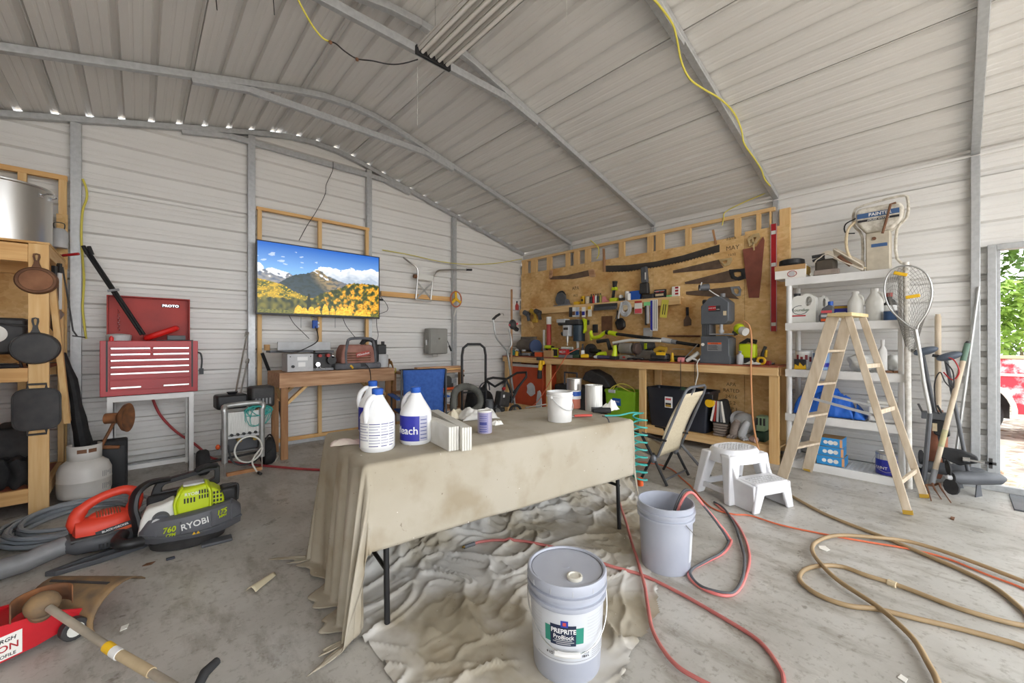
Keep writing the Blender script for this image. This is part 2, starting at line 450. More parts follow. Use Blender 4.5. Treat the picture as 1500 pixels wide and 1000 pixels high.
# base rails, eave rails
def trim(n, *bx, m='galv', bev=.003):
    b = B(); b.box(*bx); o = b.build('trim_%d' % n, m, bev=bev); o['kind'] = 'structure'; return o
trim(1, XL + .01, YG - TB, 0, XS - .06, YG - .003, .055)
trim(2, XS - TB, DY0 - .05, 0, XS - .003, YG - .003, .055)
trim(3, XS - .03, Y0, ZE - .07, XS - .003, FY[0] - .04, ZE - .045, m='sheet')
trim(5, XS - .012, YG - .03, .055, XS - .002, YG - .002, ZE, m='sheet')
trim(6, XS - .03, YG - .012, .055, XS - .002, YG - .002, ZE, m='sheet')
trim(4, XL + .003, Y0, 0, XL + TB, YG - .06, .055)
# doorway
dr = S('door_1')
b = B(); b.box(XS - .05, DY1 + .001, .055, XS - .006, DY1 + .052, DZ + .05); b.build('jamb', 'galv', dr, bev=.003)
b = B(); b.box(XS - .05, DY0 - .05, .055, XS - .006, DY0, DZ + .05); b.build('jamb', 'galv', dr, bev=.003)
b = B(); b.box(XS - .05, DY0, DZ, XS - .006, DY1, DZ + .05); b.build('header', 'galv', dr, bev=.003)
b = B(); b.box(XS - .02, DY1 - .022, .055, XS + .03, DY1, DZ); b.build('door_stop', 'galv', dr, bev=.002)
# ---- outdoors
def ground():
    m = mat('dirt', 'a9917a'); n = m.node_tree; b = n.nodes['Principled BSDF']; b.inputs['Roughness'].default_value = .95
    tc = n.nodes.new('ShaderNodeTexCoord')
    v = n.nodes.new('ShaderNodeTexVoronoi'); v.inputs['Scale'].default_value = 9
    n.links.new(tc.outputs['Object'], v.inputs[0]); cr = n.nodes.new('ShaderNodeValToRGB'); e = cr.color_ramp.elements
    e[0].color = lin('8c7d70'); e[1].color = lin('ece6dc'); q = e.new(.35); q.color = lin('b8a99a'); q = e.new(.7); q.color = lin('cfc2b2')
    sep = n.nodes.new('ShaderNodeSeparateColor'); n.links.new(v.outputs['Color'], sep.inputs[0]); n.links.new(sep.outputs[0], cr.inputs[0]); n.links.new(cr.outputs[0], b.inputs['Base Color'])
ground()
b = B(); b.grid(lambda u, v: (-30 + 75 * u, -35 + 70 * v, -.14), 2, 2); o = b.build('ground', 'dirt', smooth=False); o['kind'] = 'structure'
# ================================================================== carpentry on the walls
mat('stamp', '5c4a2e', rough=.8)
def canvas():
    m = mat('canvas', 'cdc3b0'); n = m.node_tree; b = n.nodes['Principled BSDF']; b.inputs['Roughness'].default_value = .9
    tc = n.nodes.new('ShaderNodeTexCoord')
    def nz(sc, det, p0, c0, p1, c1):
        x = n.nodes.new('ShaderNodeTexNoise'); x.inputs['Scale'].default_value = sc; x.inputs['Detail'].default_value = det; n.links.new(tc.outputs['Object'], x.inputs[0])
        cr = n.nodes.new('ShaderNodeValToRGB'); e = cr.color_ramp.elements; e[0].position = p0; e[1].position = p1; e[0].color = lin(c0); e[1].color = lin(c1); n.links.new(x.outputs[0], cr.inputs[0]); return cr.outputs[0]
    def mx(a, c, f=1, t='MULTIPLY'):
        x = n.nodes.new('ShaderNodeMix'); x.data_type = 'RGBA'; x.blend_type = t; x.inputs[0].default_value = f; n.links.new(a, x.inputs[6]); n.links.new(c, x.inputs[7]); return x.outputs[2]
    c = nz(2.2, 5, .35, 'a59b87', .65, 'b3ab9b'); c = mx(c, nz(5, 6, .3, 'cfc0a4', .5, 'ffffff'), .5); c = mx(c, nz(60, 2, .24, '8a7c66', .28, 'ffffff'), .5)
    sp = n.nodes.new('ShaderNodeTexNoise'); sp.inputs['Scale'].default_value = 34; sp.inputs['Detail'].default_value = 2; n.links.new(tc.outputs['Object'], sp.inputs[0])
    cr = n.nodes.new('ShaderNodeValToRGB'); cr.color_ramp.elements[0].position = .76; cr.color_ramp.elements[1].position = .79; n.links.new(sp.outputs[0], cr.inputs[0])
    x = n.nodes.new('ShaderNodeMix'); x.data_type = 'RGBA'; x.inputs[7].default_value = lin('f1eee6'); n.links.new(cr.outputs[0], x.inputs[0]); n.links.new(c, x.inputs[6])
    n.links.new(x.outputs[2], b.inputs['Base Color'])
    w = n.nodes.new('ShaderNodeTexNoise'); w.inputs['Scale'].default_value = 420; n.links.new(tc.outputs['Object'], w.inputs[0])
    bp = n.nodes.new('ShaderNodeBump'); bp.inputs['Strength'].default_value = .2; bp.inputs['Distance'].default_value = .002; n.links.new(w.outputs[0], bp.inputs['Height']); n.links.new(bp.outputs[0], b.inputs['Normal'])
canvas()
# ---- stud wall with sheets of OSB on the side wall
sw_ = T('stud_wall', 'timber stud frame faced with OSB sheets behind the workbench', 'wall panelling', (5.37, 3.4, 0), kind='structure')
def L(p, o): return Vector(p) - o.location
def wbox(o, name, m, x0, y0, z0, x1, y1, z1, bev=.002, **k):
    b = B(); l = o.location; b.box(x0-l.x, y0-l.y, z0-l.z, x1-l.x, y1-l.y, z1-l.z); return b.build(name, m, o, bev=bev, **k)
studs = [(5.585,5.45),(5.345,5.195),(4.945,4.835),(4.51,4.425),(4.33,4.225),(4.10,3.995),(3.46,3.365),(2.99,2.905),(2.86,2.74),(2.44,2.365),(1.83,1.76),(1.59,1.545),(1.455,1.44),(1.355,1.25)]
for y1, y0 in studs: wbox(sw_, 'stud', 'lumber_v', 5.372, y0, .09, 5.411, y1, 2.79)
wbox(sw_, 'top_plate', 'lumber_y', 5.368, 1.40, 2.79, 5.411, 5.59, 2.832); wbox(sw_, 'bottom_plate', 'lumber_y', 5.372, 1.25, .056, 5.411, 5.59, .09)
ys = [5.59, 5.33, 4.11, 2.89, 1.71, 1.25]
for a, c in zip(ys[:-1], ys[1:]): wbox(sw_, 'osb_sheet', 'osb', 5.358, c + .002, .10, 5.371, a - .002, 2.56 if c > 1.3 else 2.60, bev=0)
for s, size, px, py in (('MAY', .075, 1073, 363), ('APA', .08, 843, 422), ('PS 2', .05, 843, 433), ('32/16', .05, 1071, 349), ('15/32', .04, 1072, 373)):
    p = at(px, py, x=5.357); text(s, size, 'stamp', sw_, L(p, sw_), (R(90), 0, SIDE), ext=.0004, name='stamp')
for i, s in enumerate(('APA', 'RATED', '24/16', 'PS 2', 'EXP 1', '000')):
    p = at(1071, 563 + i * 9, x=5.357); text(s, .06, 'stamp', sw_, L(p, sw_), (R(90), 0, SIDE), ext=.0004, name='stamp')
# ---- frame of studs behind the television
tf = T('stud_frame', 'open timber stud frame behind the television on the end wall', 'stud frame', (1.7, 5.58, 0))
for x in (1.045, 1.72, 2.345): wbox(tf, 'stud', 'lumber_v', x - .022, 5.55, .10, x + .022, 5.590, 2.84)
wbox(tf, 'top_plate', 'lumber_x', 1.015, 5.55, 2.84, 2.375, 5.590, 2.878); wbox(tf, 'bottom_plate', 'lumber_x', .99, 5.55, .056, 3.75, 5.590, .10)
# ---- frame at the left of the end wall
lf = T('stud_frame', 'open timber stud frame behind the pot and skillet rack', 'stud frame', (-1.2, 5.58, 0))
for x in (-1.9, -1.3, -.76, -.52): wbox(lf, 'stud', 'lumber_v', x - .03, 5.545, .056, x + .022, 5.590, 2.77)
wbox(lf, 'top_plate', 'lumber_x', -2.0, 5.545, 2.77, -.495, 5.590, 2.815)
# ---- workbench
BX = 4.86; BT = 1.03
wb = T('workbench', 'long timber workbench with red top along the OSB wall', 'workbench', (5.1, 3.4, 0))
mat('hardboard', '8d4630', 'a15a3e', rough=.55, scale=6)
wbox(wb, 'top', 'hardboard', BX - .005, 1.235, BT - .016, 5.356, 5.56, BT)
wbox(wb, 'front_rail', 'lumber_y', BX, 1.24, BT - .105, BX + .038, 5.555, BT - .017)
wbox(wb, 'end_rail', 'lumber_x', BX + .039, 1.24, BT - .105, 5.35, 1.278, BT - .017)
wbox(wb, 'back_rail', 'lumber_y', 5.315, 1.279, BT - .105, 5.353, 5.555, BT - .017)
for y in (1.285, 2.80, 4.48, 5.50):
    wbox(wb, 'leg', 'lumber_v', BX + .040, y - .045, 0, BX + .078, y + .045, BT - .017); wbox(wb, 'leg', 'lumber_v', 5.315, y - .045, .056, 5.353, y + .045, BT - .105)
wbox(wb, 'shelf_rail', 'lumber_y', BX + .079, 1.245, .08, BX + .117, 5.5, .165); wbox(wb, 'shelf_board', 'osb', BX + .079, 1.245, .166, 5.31, 5.5, .182, bev=0)
# ---- ledge on the OSB
lg = T('wall_ledge', 'timber ledge fixed along the OSB wall above the workbench', 'ledge', (5.3, 4.0, 1.77))
wbox(lg, 'front_board', 'lumber_y', 5.235, 2.45, 1.775, 5.272, 5.5, 1.885); wbox(lg, 'shelf_board', 'lumber_y', 5.273, 2.45, 1.86, 5.357, 5.5, 1.884)
for y in (2.5, 3.5, 4.5, 5.45): wbox(lg, 'bracket', 'lumber_x', 5.273, y - .019, 1.78, 5.357, y + .019, 1.859)
# ---- white resin shelf unit
SX0, SX1, SY0, SY1 = 4.93, 5.34, .29, 1.19
rs = T('shelf_unit', 'white plastic five-tier shelf unit beside the ladder', 'shelf unit', (5.13, .74, 0))
SZ = [.075, .545, 1.00, 1.475, 1.935]
for k, z in enumerate(SZ):
    b = B(); l = rs.location
    for args in ((SX0, SY0, SX0 + .022, SY1), (SX1 - .022, SY0, SX1, SY1), (SX0 + .022, SY0, SX1 - .022, SY0 + .022), (SX0 + .022, SY1 - .022, SX1 - .022, SY1)):
        b.box(args[0]-l.x, args[1]-l.y, z - .075, args[2]-l.x, args[3]-l.y, z)
    nx, ny = 9, 24                        # lattice deck
    for i in range(nx + 1):
        x = SX0 + .022 + (SX1 - SX0 - .044) * i / nx; b.box(x - .009 - l.x, SY0 + .02 - l.y, z - .022, x + .009 - l.x, SY1 - .02 - l.y, z - .006)
    for j in range(ny + 1):
        y = SY0 + .022 + (SY1 - SY0 - .044) * j / ny; b.box(SX0 + .02 - l.x, y - .007 - l.y, z - .021, SX1 - .02 - l.x, y + .007 - l.y, z - .005)
    b.build('shelf', 'white_plastic', rs, smooth=False)
for x in (SX0 + .028, SX1 - .028):
    for y in (SY0 + .028, SY1 - .028):
        b = B()
        for k in range(4): b.cyl((x-l.x, y-l.y, SZ[k] - .004), (x-l.x, y-l.y, SZ[k+1] - .074), .026, n=12)
        b.build('post', 'white_plastic', rs)
# ---- rack of 2x4s at the left
rk = T('pot_rack', 'timber storage rack hung with cast iron skillets', 'rack', (-.75, 4.9, 0))
# ================================================================== left: rack, skillets, tool chest, machines on the floor
def rb(name, m, *bx, parent=rk, bev=.002, **k): return wbox(parent, name, m, *bx, bev=bev, **k)
rb('post', 'lumber_v', -.605, 4.60, 0, -.503, 4.638, 2.01); rb('post', 'lumber_v', -.54, 5.40, 0, -.503, 5.49, 2.01)
rb('post', 'lumber_v', -1.55, 4.60, 0, -1.45, 4.638, 2.01); rb('post', 'lumber_v', -1.55, 5.40, 0, -1.51, 5.49, 2.01)
rb('top_rail', 'lumber_x', -1.45, 4.60, 1.87, -.606, 4.638, 2.0); rb('top_rail', 'lumber_y', -.541, 4.639, 1.92, -.503, 5.40, 2.01)
rb('top_rail', 'lumber_x', -1.5, 5.45, 1.87, -.55, 5.488, 2.0); rb('deck', 'osb', -1.55, 4.60, 2.011, -.5, 5.49, 2.027, bev=0)
for z in (1.04, .15):
    rb('shelf_rail', 'lumber_x', -1.45, 4.605, z - .05 , -.606, 4.64, z + .05); rb('shelf_rail', 'lumber_x', -1.5, 5.452, z - .05, -.55, 5.49, z + .05)
    rb('shelf_board', 'hardboard', -1.5, 4.64, z + .03, -.545, 5.45, z + .05, bev=0)
rb('side_rail', 'lumber_y', -.545, 4.64, .12, -.507, 5.4, .21)
rb('back_sheet', 'osb', -1.55, 5.492, 1.1, -.50, 5.503, 1.87, bev=0); rb('back_sheet', 'osb', -.56, 5.525, 1.95, -.49, 5.543, 2.45, bev=0)
b = B(); l = rk.location; b.bar(Vector((-.50, 4.7, 1.75)) - l, Vector((-.44, 4.95, .62)) - l, .038, .075, (0, 1, 0)); b.build('brace', 'lumber_v', rk, bev=.002)
def skillet(loc, rw, rh, m, inset, label, handle=.17):
    t = T('skillet', label, 'skillet', loc); b = B()
    n = 36; ring = lambda s, y, dz=0: [(rw * s * cos(2*PI*i/n), y, rh * s * sin(2*PI*i/n)) for i in range(n)]
    rows = [ring(1.0, -.045), ring(1.03, -.04), ring(1.03, -.034), ring(.985, 0)] if not inset else [ring(1.03, 0), ring(1.03, -.006), ring(.93, -.034), ring(.80, -.036), ring(.78, -.031)]
    if not inset: rows = [ring(1.03, 0), ring(1.03, -.008), ring(.96, -.03), ring(.93, -.03), ring(.90, -.026)]
    vs = [p for r in rows for p in r]; fs = [(i*n+j, i*n+(j+1)%n, (i+1)*n+(j+1)%n, (i+1)*n+j) for i in range(len(rows)-1) for j in range(n)] + [tuple(range(n)), tuple((len(rows)-1)*n+j for j in range(n))]
    b.add(vs, fs); b.build('pan', m, t)
    if inset:
        b = B(); b.prism([(rw * .77 * cos(2*PI*i/n), rh * .77 * sin(2*PI*i/n)) for i in range(n)], -.029, -.033); b.build('pan_bottom', inset, t)
    h0 = rh * .98; b = B()
    o = [(-.030, h0 - .012), (-.016, h0 + .02), (-.012, h0 + handle * .45), (-.019, h0 + handle * .75), (-.017, h0 + handle * .95), (0, h0 + handle), (.017, h0 + handle * .95), (.019, h0 + handle * .75), (.012, h0 + handle * .45), (.016, h0 + .02), (.030, h0 - .012)]
    i_ = [(-.004, h0 + handle*.5), (-.005, h0 + handle*.52), (-.005, h0 + handle * .55), (-.008, h0 + handle * .76), (-.008, h0 + handle * .88), (0, h0 + handle * .93), (.008, h0 + handle * .88), (.008, h0 + handle * .76), (.005, h0 + handle * .55), (.005, h0 + handle * .52), (.004, h0 + handle*.5)]
    b.ring(o, i_, -.016, -.004); b.build('handle', m, t, bev=.002); return t
mat('rust_pan', '7b5238', '96684a', rough=.8, scale=10, bump=.1)
skillet((-.562, 4.594, 1.735), .108, .098, 'rust_iron', 'rust_pan', 'rusty brown cast iron skillet hanging highest on the rack post', .105)
skillet((-.568, 4.594, 1.235), .126, .115, 'iron', None, 'round black cast iron skillet below the rusty one', .115)
t = T('griddle', 'square black cast iron griddle hanging lowest on the rack post', 'griddle', (-.560, 4.594, .785)); b = B()
o = rrect(-.122, -.155, .122, .155, .07, 6); i_ = rrect(-.112, -.145, .112, .145, .062, 6)
b.prism(o, 0, -.012); b.ring(o, i_, -.012, -.02); b.build('pan', 'iron', t, bev=.003)
for sg in (1, -1):
    b = B(); b.tube([(-.045, -.010, sg * .15), (-.045, -.010, sg * .185), (.045, -.010, sg * .185), (.045, -.010, sg * .15)], .008, 6); b.build('handle', 'iron', t)
# tools hung on the side of the rack
def flatthing(name, label, cat, loc, rz, parts, group=None, rx=0, ry=0):
    """parts: (part name, material, outline in x,z, y0, y1)"""
    t = T(name, label, cat, loc, rot=(rx, ry, rz), group=group)
    for nm, m, poly, a, c in parts:
        b = B(); b.prism(poly, a, c); b.build(nm, m, t, bev=.001)
    return t
flatthing('machete', 'wide-bladed cleaver with dark handle on the rack side', 'cleaver', (-.497, 4.80, 1.62), R(70), [('blade', 'blade', [(-.05, -.23), (-.01, -.26), (.05, 0), (.055, .12), (-.03, .12)], -.002, .002), ('handle', 'black', [(-.016, .12), (.016, .12), (.018, .26), (-.016, .26)], -.011, .011)])
flatthing('grill_brush', 'grill scraper with pale handle on the rack side', 'scraper', (-.490, 5.0, 1.55), R(60), [('handle', 'white_plastic', [(-.012, 0), (.012, 0), (.014, .30), (-.012, .30)], -.01, .01), ('collar', 'black', [(-.014, .3), (.014, .3), (.012, .38), (-.012, .38)], -.012, .012), ('blade', 'steel', [(-.04, -.14), (.05, -.04), (.012, 0), (-.05, -.09)], -.001, .001)])
b = B(); b.tube([(-.486, 5.14, 1.92), (-.46, 5.14, 1.70), (-.425, 5.14, 1.38), (-.40, 5.14, 1.33)], .006, 6); b.cyl((-.43, 5.14, 1.335), (-.35, 5.14, 1.32), .005); solo(b, 'fire_hook', 'iron', 'thin iron fire hook with crossbar hanging by the steel post', 'hook')
# black folded cover leaning behind the propane tank
b = B(); b.tube([(-.50, 5.28, 1.18), (-.44, 5.25, .95), (-.40, 5.26, .6), (-.36, 5.28, .28), (-.34, 5.29, .02)], [.04, .06, .085, .10, .11], 10, flat=.6, sm=3); solo(b, 'folded_umbrella', 'black_rubber', 'black folded umbrella leaning beside the rack', 'umbrella')
# stock pot
t = T('stock_pot', 'large stainless steel stock pot on top of the rack', 'pot', (-.79, 4.95, 2.027)); b = B()
b.lathe([(.255, 0), (.268, .012), (.268, .44), (.276, .446), (.276, .458), (.262, .458), (.258, .44), (.255, .03), (0, .03)], 40); b.build('body', 'steel', t)
for a in (-25, 155):
    b = B(M=Matrix.Rotation(R(a), 4, 'Z')); b.tube([(.268, -.05, .39), (.305, -.05, .405), (.318, -.03, .41), (.318, .03, .41), (.305, .05, .405), (.268, .05, .39)], .007, 6)
    for s in (-.05, .05): b.cb((.27, s, .39), (.012, .035, .03))
    b.build('handle', 'chrome', t)
b = B(); b.lathe([(.05, 0), (.055, .01), (.055, .14), (.035, .17)], 16); t = T('kettle_lid', 'grey enamel jug hanging behind the stock pot', 'jug', (-.53, 5.40, 2.12)); b.build('body', 'light_grey', t)
b = B(); b.tube([(.03, 0, .165), (.03, 0, .22), (-.03, 0, .22), (-.03, 0, .165)], .004, 6, sm=4); b.build('handle', 'iron', t)
b = B(); b.box(-.02, -.09, 0, .02, .09, .02); b.cyl((0, -.1, .01), (0, -.22, .03), .012); b.location = 0; t = T('trowel', 'red handled trowel resting behind the stock pot', 'trowel', (-.585, 5.33, 2.028), rz=R(60)); b.build('handle', 'red', t, bev=.004); b = B(); b.box(-.045, .09, .004, .045, .25, .008); b.build('blade', 'blade', t)
# things on the rack shelves
t = T('toaster_oven', 'black grill box with round white gauge on the rack shelf', 'grill', (-.80, 4.72, 1.09)); b = B(); b.box(-.17, 0, .10, .17, .25, .37); b.build('body', 'iron', t, bev=.02)
b = B(); b.M = Matrix.Translation((.02, -.004, .25)) @ Matrix.Rotation(R(90), 4, 'X'); b.lathe([(.001, .01), (.03, .01), (.032, .0), (.062, 0), (.064, .006), (.034, .014)], 24, cap=False); b.lathe([(.062, 0), (.06, .008), (.0, .008)], 24); b.build('gauge', 'paper', t)
for x in (-.15, .15):
    b = B(); b.tube([(x * .8, .05, .12), (x, .0, .0)], .008); b.tube([(x * .8, .2, .12), (x, .24, .0)], .008); b.build('leg', 'iron', t)
b = B(); b.tube([(-.2, -.02, .34), (0, -.03, .33), (.18, -.02, .31)], .008); b.build('handle', 'iron', t)
b = B(); b.tube([(-.93, 4.67, 1.103), (-.85, 4.69, 1.12), (-.78, 4.66, 1.115), (-.73, 4.69, 1.11), (-.66, 4.67, 1.103), (-.8, 4.655, 1.102)], .012, 8, sm=6); solo(b, 'cable_coil', 'black_rubber', 'black cable heaped on the rack shelf edge', 'cable')
b = B(); b.grid(lambda u, v: (-.88 + .27 * u + .02 * sin(v * 7), 4.68 + .03 * sin(u * 14) + .3 * (v > .5) * (v - .5), .21 + .19 * min(1, v * 2) + .015 * sin(u * 23 + v * 4)), 20, 12); solo(b, 'dark_bag', 'black_rubber', 'crumpled dark plastic bag on the lowest rack shelf', 'bag', thick=.01)
b = B(); b.box(-.84, 4.9, .201, -.62, 5.3, .62); solo(b, 'dark_box', 'iron', 'dark brown storage box on the lowest rack shelf', 'box', bev=.02)
# red tool cabinet whose edge shows at the left
t = T('tool_cabinet', 'red rolling tool cabinet standing before the rack', 'tool cabinet', (-.95, 3.73, 0))
b = B(); b.box(-.313, -.22, .36, .313, .22, 1.27); b.build('body', 'red', t, bev=.01)
b = B(); b.box(-.31, -.215, .06, .31, .215, .36); b.build('base', 'dark_grey', t, bev=.01)
for i in range(5):
    b = B(); b.box(-.28, -.228, .40 + i * .17, .28, -.221, .55 + i * .17); d = b.build('drawer', 'red', t, bev=.004); b = B(); b.box(-.25, -.24, .53 + i * .17, .25, -.229, .545 + i * .17); b.build('handle', 'chrome', d)
for x in (-.27, .27):
    for y in (-.17, .17): b = B(); b.cyl((x - .02, y, .03), (x + .02, y, .03), .03); b.cb((x, y, .05), (.03, .03, .03)); b.build('caster', 'black_rubber', t)
# ---- red tool chest on white stand
st = T('tool_stand', 'white angle-iron stand under the red tool chest', 'stand', (.09, 5.3, 0))
for x in (-.285, .285):
    for y in (-.16, .2): b = B(); b.box(x - .022, y - .003, 0, x + .022, y + .003, .785); b.box(x - .022 if x > 0 else x + .016, y - .003, 0, x - .016 if x > 0 else x + .022, y + .04 * (1 if y < 0 else -1), .785); b.build('leg', 'white_plastic', st)
b = B(); b.box(-.307, -.168, .735, .307, -.163, .79); b.box(-.307, -.168, .785, .307, .205, .79); b.box(-.307, .2, .735, .307, .205, .785); b.build('top_frame', 'white_plastic', st)
for q in ((-.3, -.157, .10, .3, -.153, .14), (-.3, .203, .16, .3, .207, .20)): b = B(); b.box(*q); b.build('lower_rail', 'white_plastic', st)
tcx = T('tool_chest', 'red steel tool chest with open lid on a white stand', 'tool chest', (.083, 5.3, .791)); t = tcx
b = B(); b.box(-.345, -.185, 0, .345, .2, .50); b.build('body', 'red', t, bev=.004)
for x in (-.30, .30): b = B(); b.box(x - .006, -.191, .045, x + .006, -.184, .50); b.build('slide_track', 'black', t)
dz = [(.40, .445, 2), (.345, .39, 2), (.285, .335, 1), (.225, .275, 1), (.15, .215, 1), (.05, .14, 1)]
for z0, z1, n in dz:
    for k in range(n):
        x0 = -.285 + .57 * k / n + .003; x1 = -.285 + .57 * (k + 1) / n - .003
        b = B(); b.box(x0, -.193, z0, x1, -.184, z1); d = b.build('drawer', 'red', t, bev=.002)
        hs = [(x0 + .006, x1 - .006)] if z0 > .1 else [(x0 + .006, x0 + .21), (x1 - .2, x1 - .006)]
        for a, c in hs: hz = z1 - .014 if z0 > .1 else .075; b = B(); b.box(a, -.203, hz - .009, c, -.194, hz + .009); b.build('handle', 'chrome', d, bev=.003)
b = B(); b.box(-.315, .185, .50, .305, .197, .935); b.box(-.315, .12, .50, -.305, .185, .935); b.box(.295, .12, .50, .305, .185, .935); b.box(-.305, .12, .925, .295, .185, .935); b.build('lid', 'red_dusty', t, bev=.002)
b = B(); b.box(.08, .179, .845, .225, .184, .875); b.build('badge', 'black', t, bev=.003); text('PROTO', .034, 'chrome', t, (.152, .1775, .859), bold=.01, sx=1.15)
b = B(); 
for i in range(10): b.tube([(-.24 + .008 * (i % 2), .15 - .0 * i, .80 - i * .02), (-.232 + .008 * (i % 2), .14, .79 - i * .02), (-.24 + .008 * (i % 2), .15, .78 - i * .02)], .0025, 5)
b.build('chain', 'chrome', t)
b = B(); b.tube([(.345, -.1, .385), (.375, -.1, .37), (.385, -.1, .3), (.38, -.1, .22)], .008, 6, sm=4); b.cb((.38, -.1, .19), (.035, .03, .06)); b.build('power_lead', 'black', t)
b = B(); b.tube([(.16 + .11 * cos(a / 8 * 2 * PI) , 5.345 + .05 * sin(a / 8 * 2 * PI), 1.368 + .05 * cos(a / 8 * 2 * PI)) for a in range(8)], .028, 8, closed=True, sm=3); solo(b, 'red_strap', mat('bright_red', 'e0231f', rough=.35), 'bright red strap coil lying in the tool chest', 'strap')
b = B(); b.box(.12, 5.2, 1.292, .40, 5.36, 1.30); b.box(.2, 5.24, 1.30, .34, 5.34, 1.345); solo(b, 'tool_tray', 'dark_grey', 'dark tray of small tools lying in the tool chest', 'tray', bev=.006)
b = B(); b.lathe([(.085, 0), (.09, .05), (.075, .062), (.02, .066), (.0, .066)], 24, c=(-.145, 5.3, 1.292)); solo(b, 'work_light', 'light_grey', 'round pale grey lid lying in the tool chest', 'lid')
b = B(); b.lathe([(.016, 0), (.016, .03), (.008, .036), (.008, .044)], 12, c=(-.19, 5.16, 1.292)); solo(b, 'glue_pot', 'bright_red', 'tiny red glue pot on the tool chest rim', 'pot')
t = T('lopper', 'long black-handled lopper standing in the open tool chest', 'lopper', (-.01, 5.22, 1.30), rot=(0, 0, 0))
p0 = at(207, 490, y=5.22) - t.location; p1 = at(128, 372, y=5.45) - t.location; p2 = at(122, 360, y=5.46) - t.location
for s in (0, .022): b = B(); b.cyl(p0 + Vector((s, 0, 0)), p1 + Vector((s, 0, 0)), .012); b.cyl(p1 + Vector((s * 1.4, 0, 0)), p2 + Vector((s * 1.6, 0, 0)), .016); b.build('handle', 'black', t)
m_ = p0.lerp(p1, .55); b = B(); b.bar(m_ + Vector((-.03, -.015, -.005)), m_ + Vector((.05, -.015, .015)), .02, .02); b.build('clip', 'mid_grey', t)
b = B(); b.tube([at(224, 585, y=5.58), at(235, 608, y=5.58), at(258, 632, y=5.58), at(285, 650, y=5.57), at(300, 663, y=5.5)], .012, 8, sm=5)
b.tube([at(300, 663, y=5.5), at(312, 671, z=.012), at(350, 678, z=.012), at(400, 683, z=.012), at(450, 687, z=.012), at(520, 690, z=.012)], .012, 8, sm=5); solo(b, 'red_hose', mat('red_rubber', 'b8484a', '9c3a3e', rough=.6, scale=10), 'dull red air hose trailing behind the tool stand', 'hose')
# ---- propane tank with heater head
t = T('propane_tank', 'pale grey propane tank beside the timber rack', 'propane tank', (-.33, 4.78, 0))
b = B(); b.lathe([(.10, 0), (.10, .03), (.12, .032), (.15, .05), (.158, .09), (.158, .17), (.1595, .172), (.1595, .178), (.158, .18), (.158, .25), (.14, .30), (.10, .335), (.04, .35), (0, .35)], 36); b.build('body', mat('tank_grey', 'c9c6c0', 'd6d3cd', rough=.4, scale=3), t)
b = B()
rr = [(.097 * cos(R(a)), .097 * sin(R(a))) for a in range(-220, 45, 12)]
b.add([(x, y, .32) for x, y in rr] + [(x * 1.02, y * 1.02, .45) for x, y in rr], [(i, i + 1, len(rr) + i + 1, len(rr) + i) for i in range(len(rr) - 1)]); b.build('collar', 'tank_grey', t, thick=.006)
b = B(); b.cyl((0, 0, .34), (0, 0, .40), .022); b.cyl((0, 0, .38), (-.07, -.02, .40), .014); b.lathe([(.03, 0), (.03, .018)], 14, c=(0, 0, .40)); b.build('valve', 'brass', t)
for a, w_ in ((-60, .05), (-95, .055)): b = B(M=Matrix.Rotation(R(a), 4, 'Z')); b.box(.1, -w_ / 2, .395, .1015, w_ / 2, .425); b.build('vent_slot', 'rust_iron', t)
for z in (.12, .22): text('|||=||', .05, 'print_grey', t, (R(-32), 0, z), wrap=.1595, ext=.0003, name='stamp')
t = T('propane_heater', 'rusty dish-shaped propane heater head behind the tank', 'heater', (-.13, 4.92, 0))
b = B(M=Matrix.Translation((0, 0, .62)) @ Matrix.Rotation(R(90), 4, 'Y') @ Matrix.Rotation(R(20), 4, 'X')); b.lathe([(.03, -.10), (.045, -.095), (.045, -.01), (.06, .0), (.115, .035), (.125, .06), (.118, .06), (.05, .015), (.0, .01)], 24); b.build('reflector', 'rust', t)
b = B(); b.tube([(-.03, 0, .60), (-.06, .02, .52), (-.10, .02, .42), (-.12, 0, .36)], .012, 6, sm=4); b.cyl((-.13, 0, .385), (.0, -.02, .37), .016); b.build('burner_pipe', 'rust', t)
t = T('speaker_box', 'black box standing behind the propane tank', 'box', (-.15, 4.98, 0)); b = B(); b.box(-.16, -.03, 0, .07, .12, .42); b.build('cabinet', 'black_rubber', t, bev=.015); b = B(); b.box(-.13, -.037, .05, .05, -.031, .37); b.build('front_panel', 'black', t)
# ---- coil of grey hose
b = B(); pts = []
for i in range(9 * 22):
    a = 2 * PI * i / 22; k = i // 22; r = .34 - .022 * (k % 4) + .012 * sin(3.1 * k + a * 2); pts.append((-.32 + .03 * sin(k) + r * 1.02 * cos(a), 4.17 + .03 * cos(k * 2) + r * 1.1 * sin(a), .014 + .023 * (k // 2.2) * .8 + .006 * sin(a * 3 + k)))
b.tube(pts, .0135, 7); solo(b, 'garden_hose', mat('grey_hose', '8d949c', '9ba1a6', rough=.5, scale=6), 'coil of grey hose lying before the propane tank', 'hose')
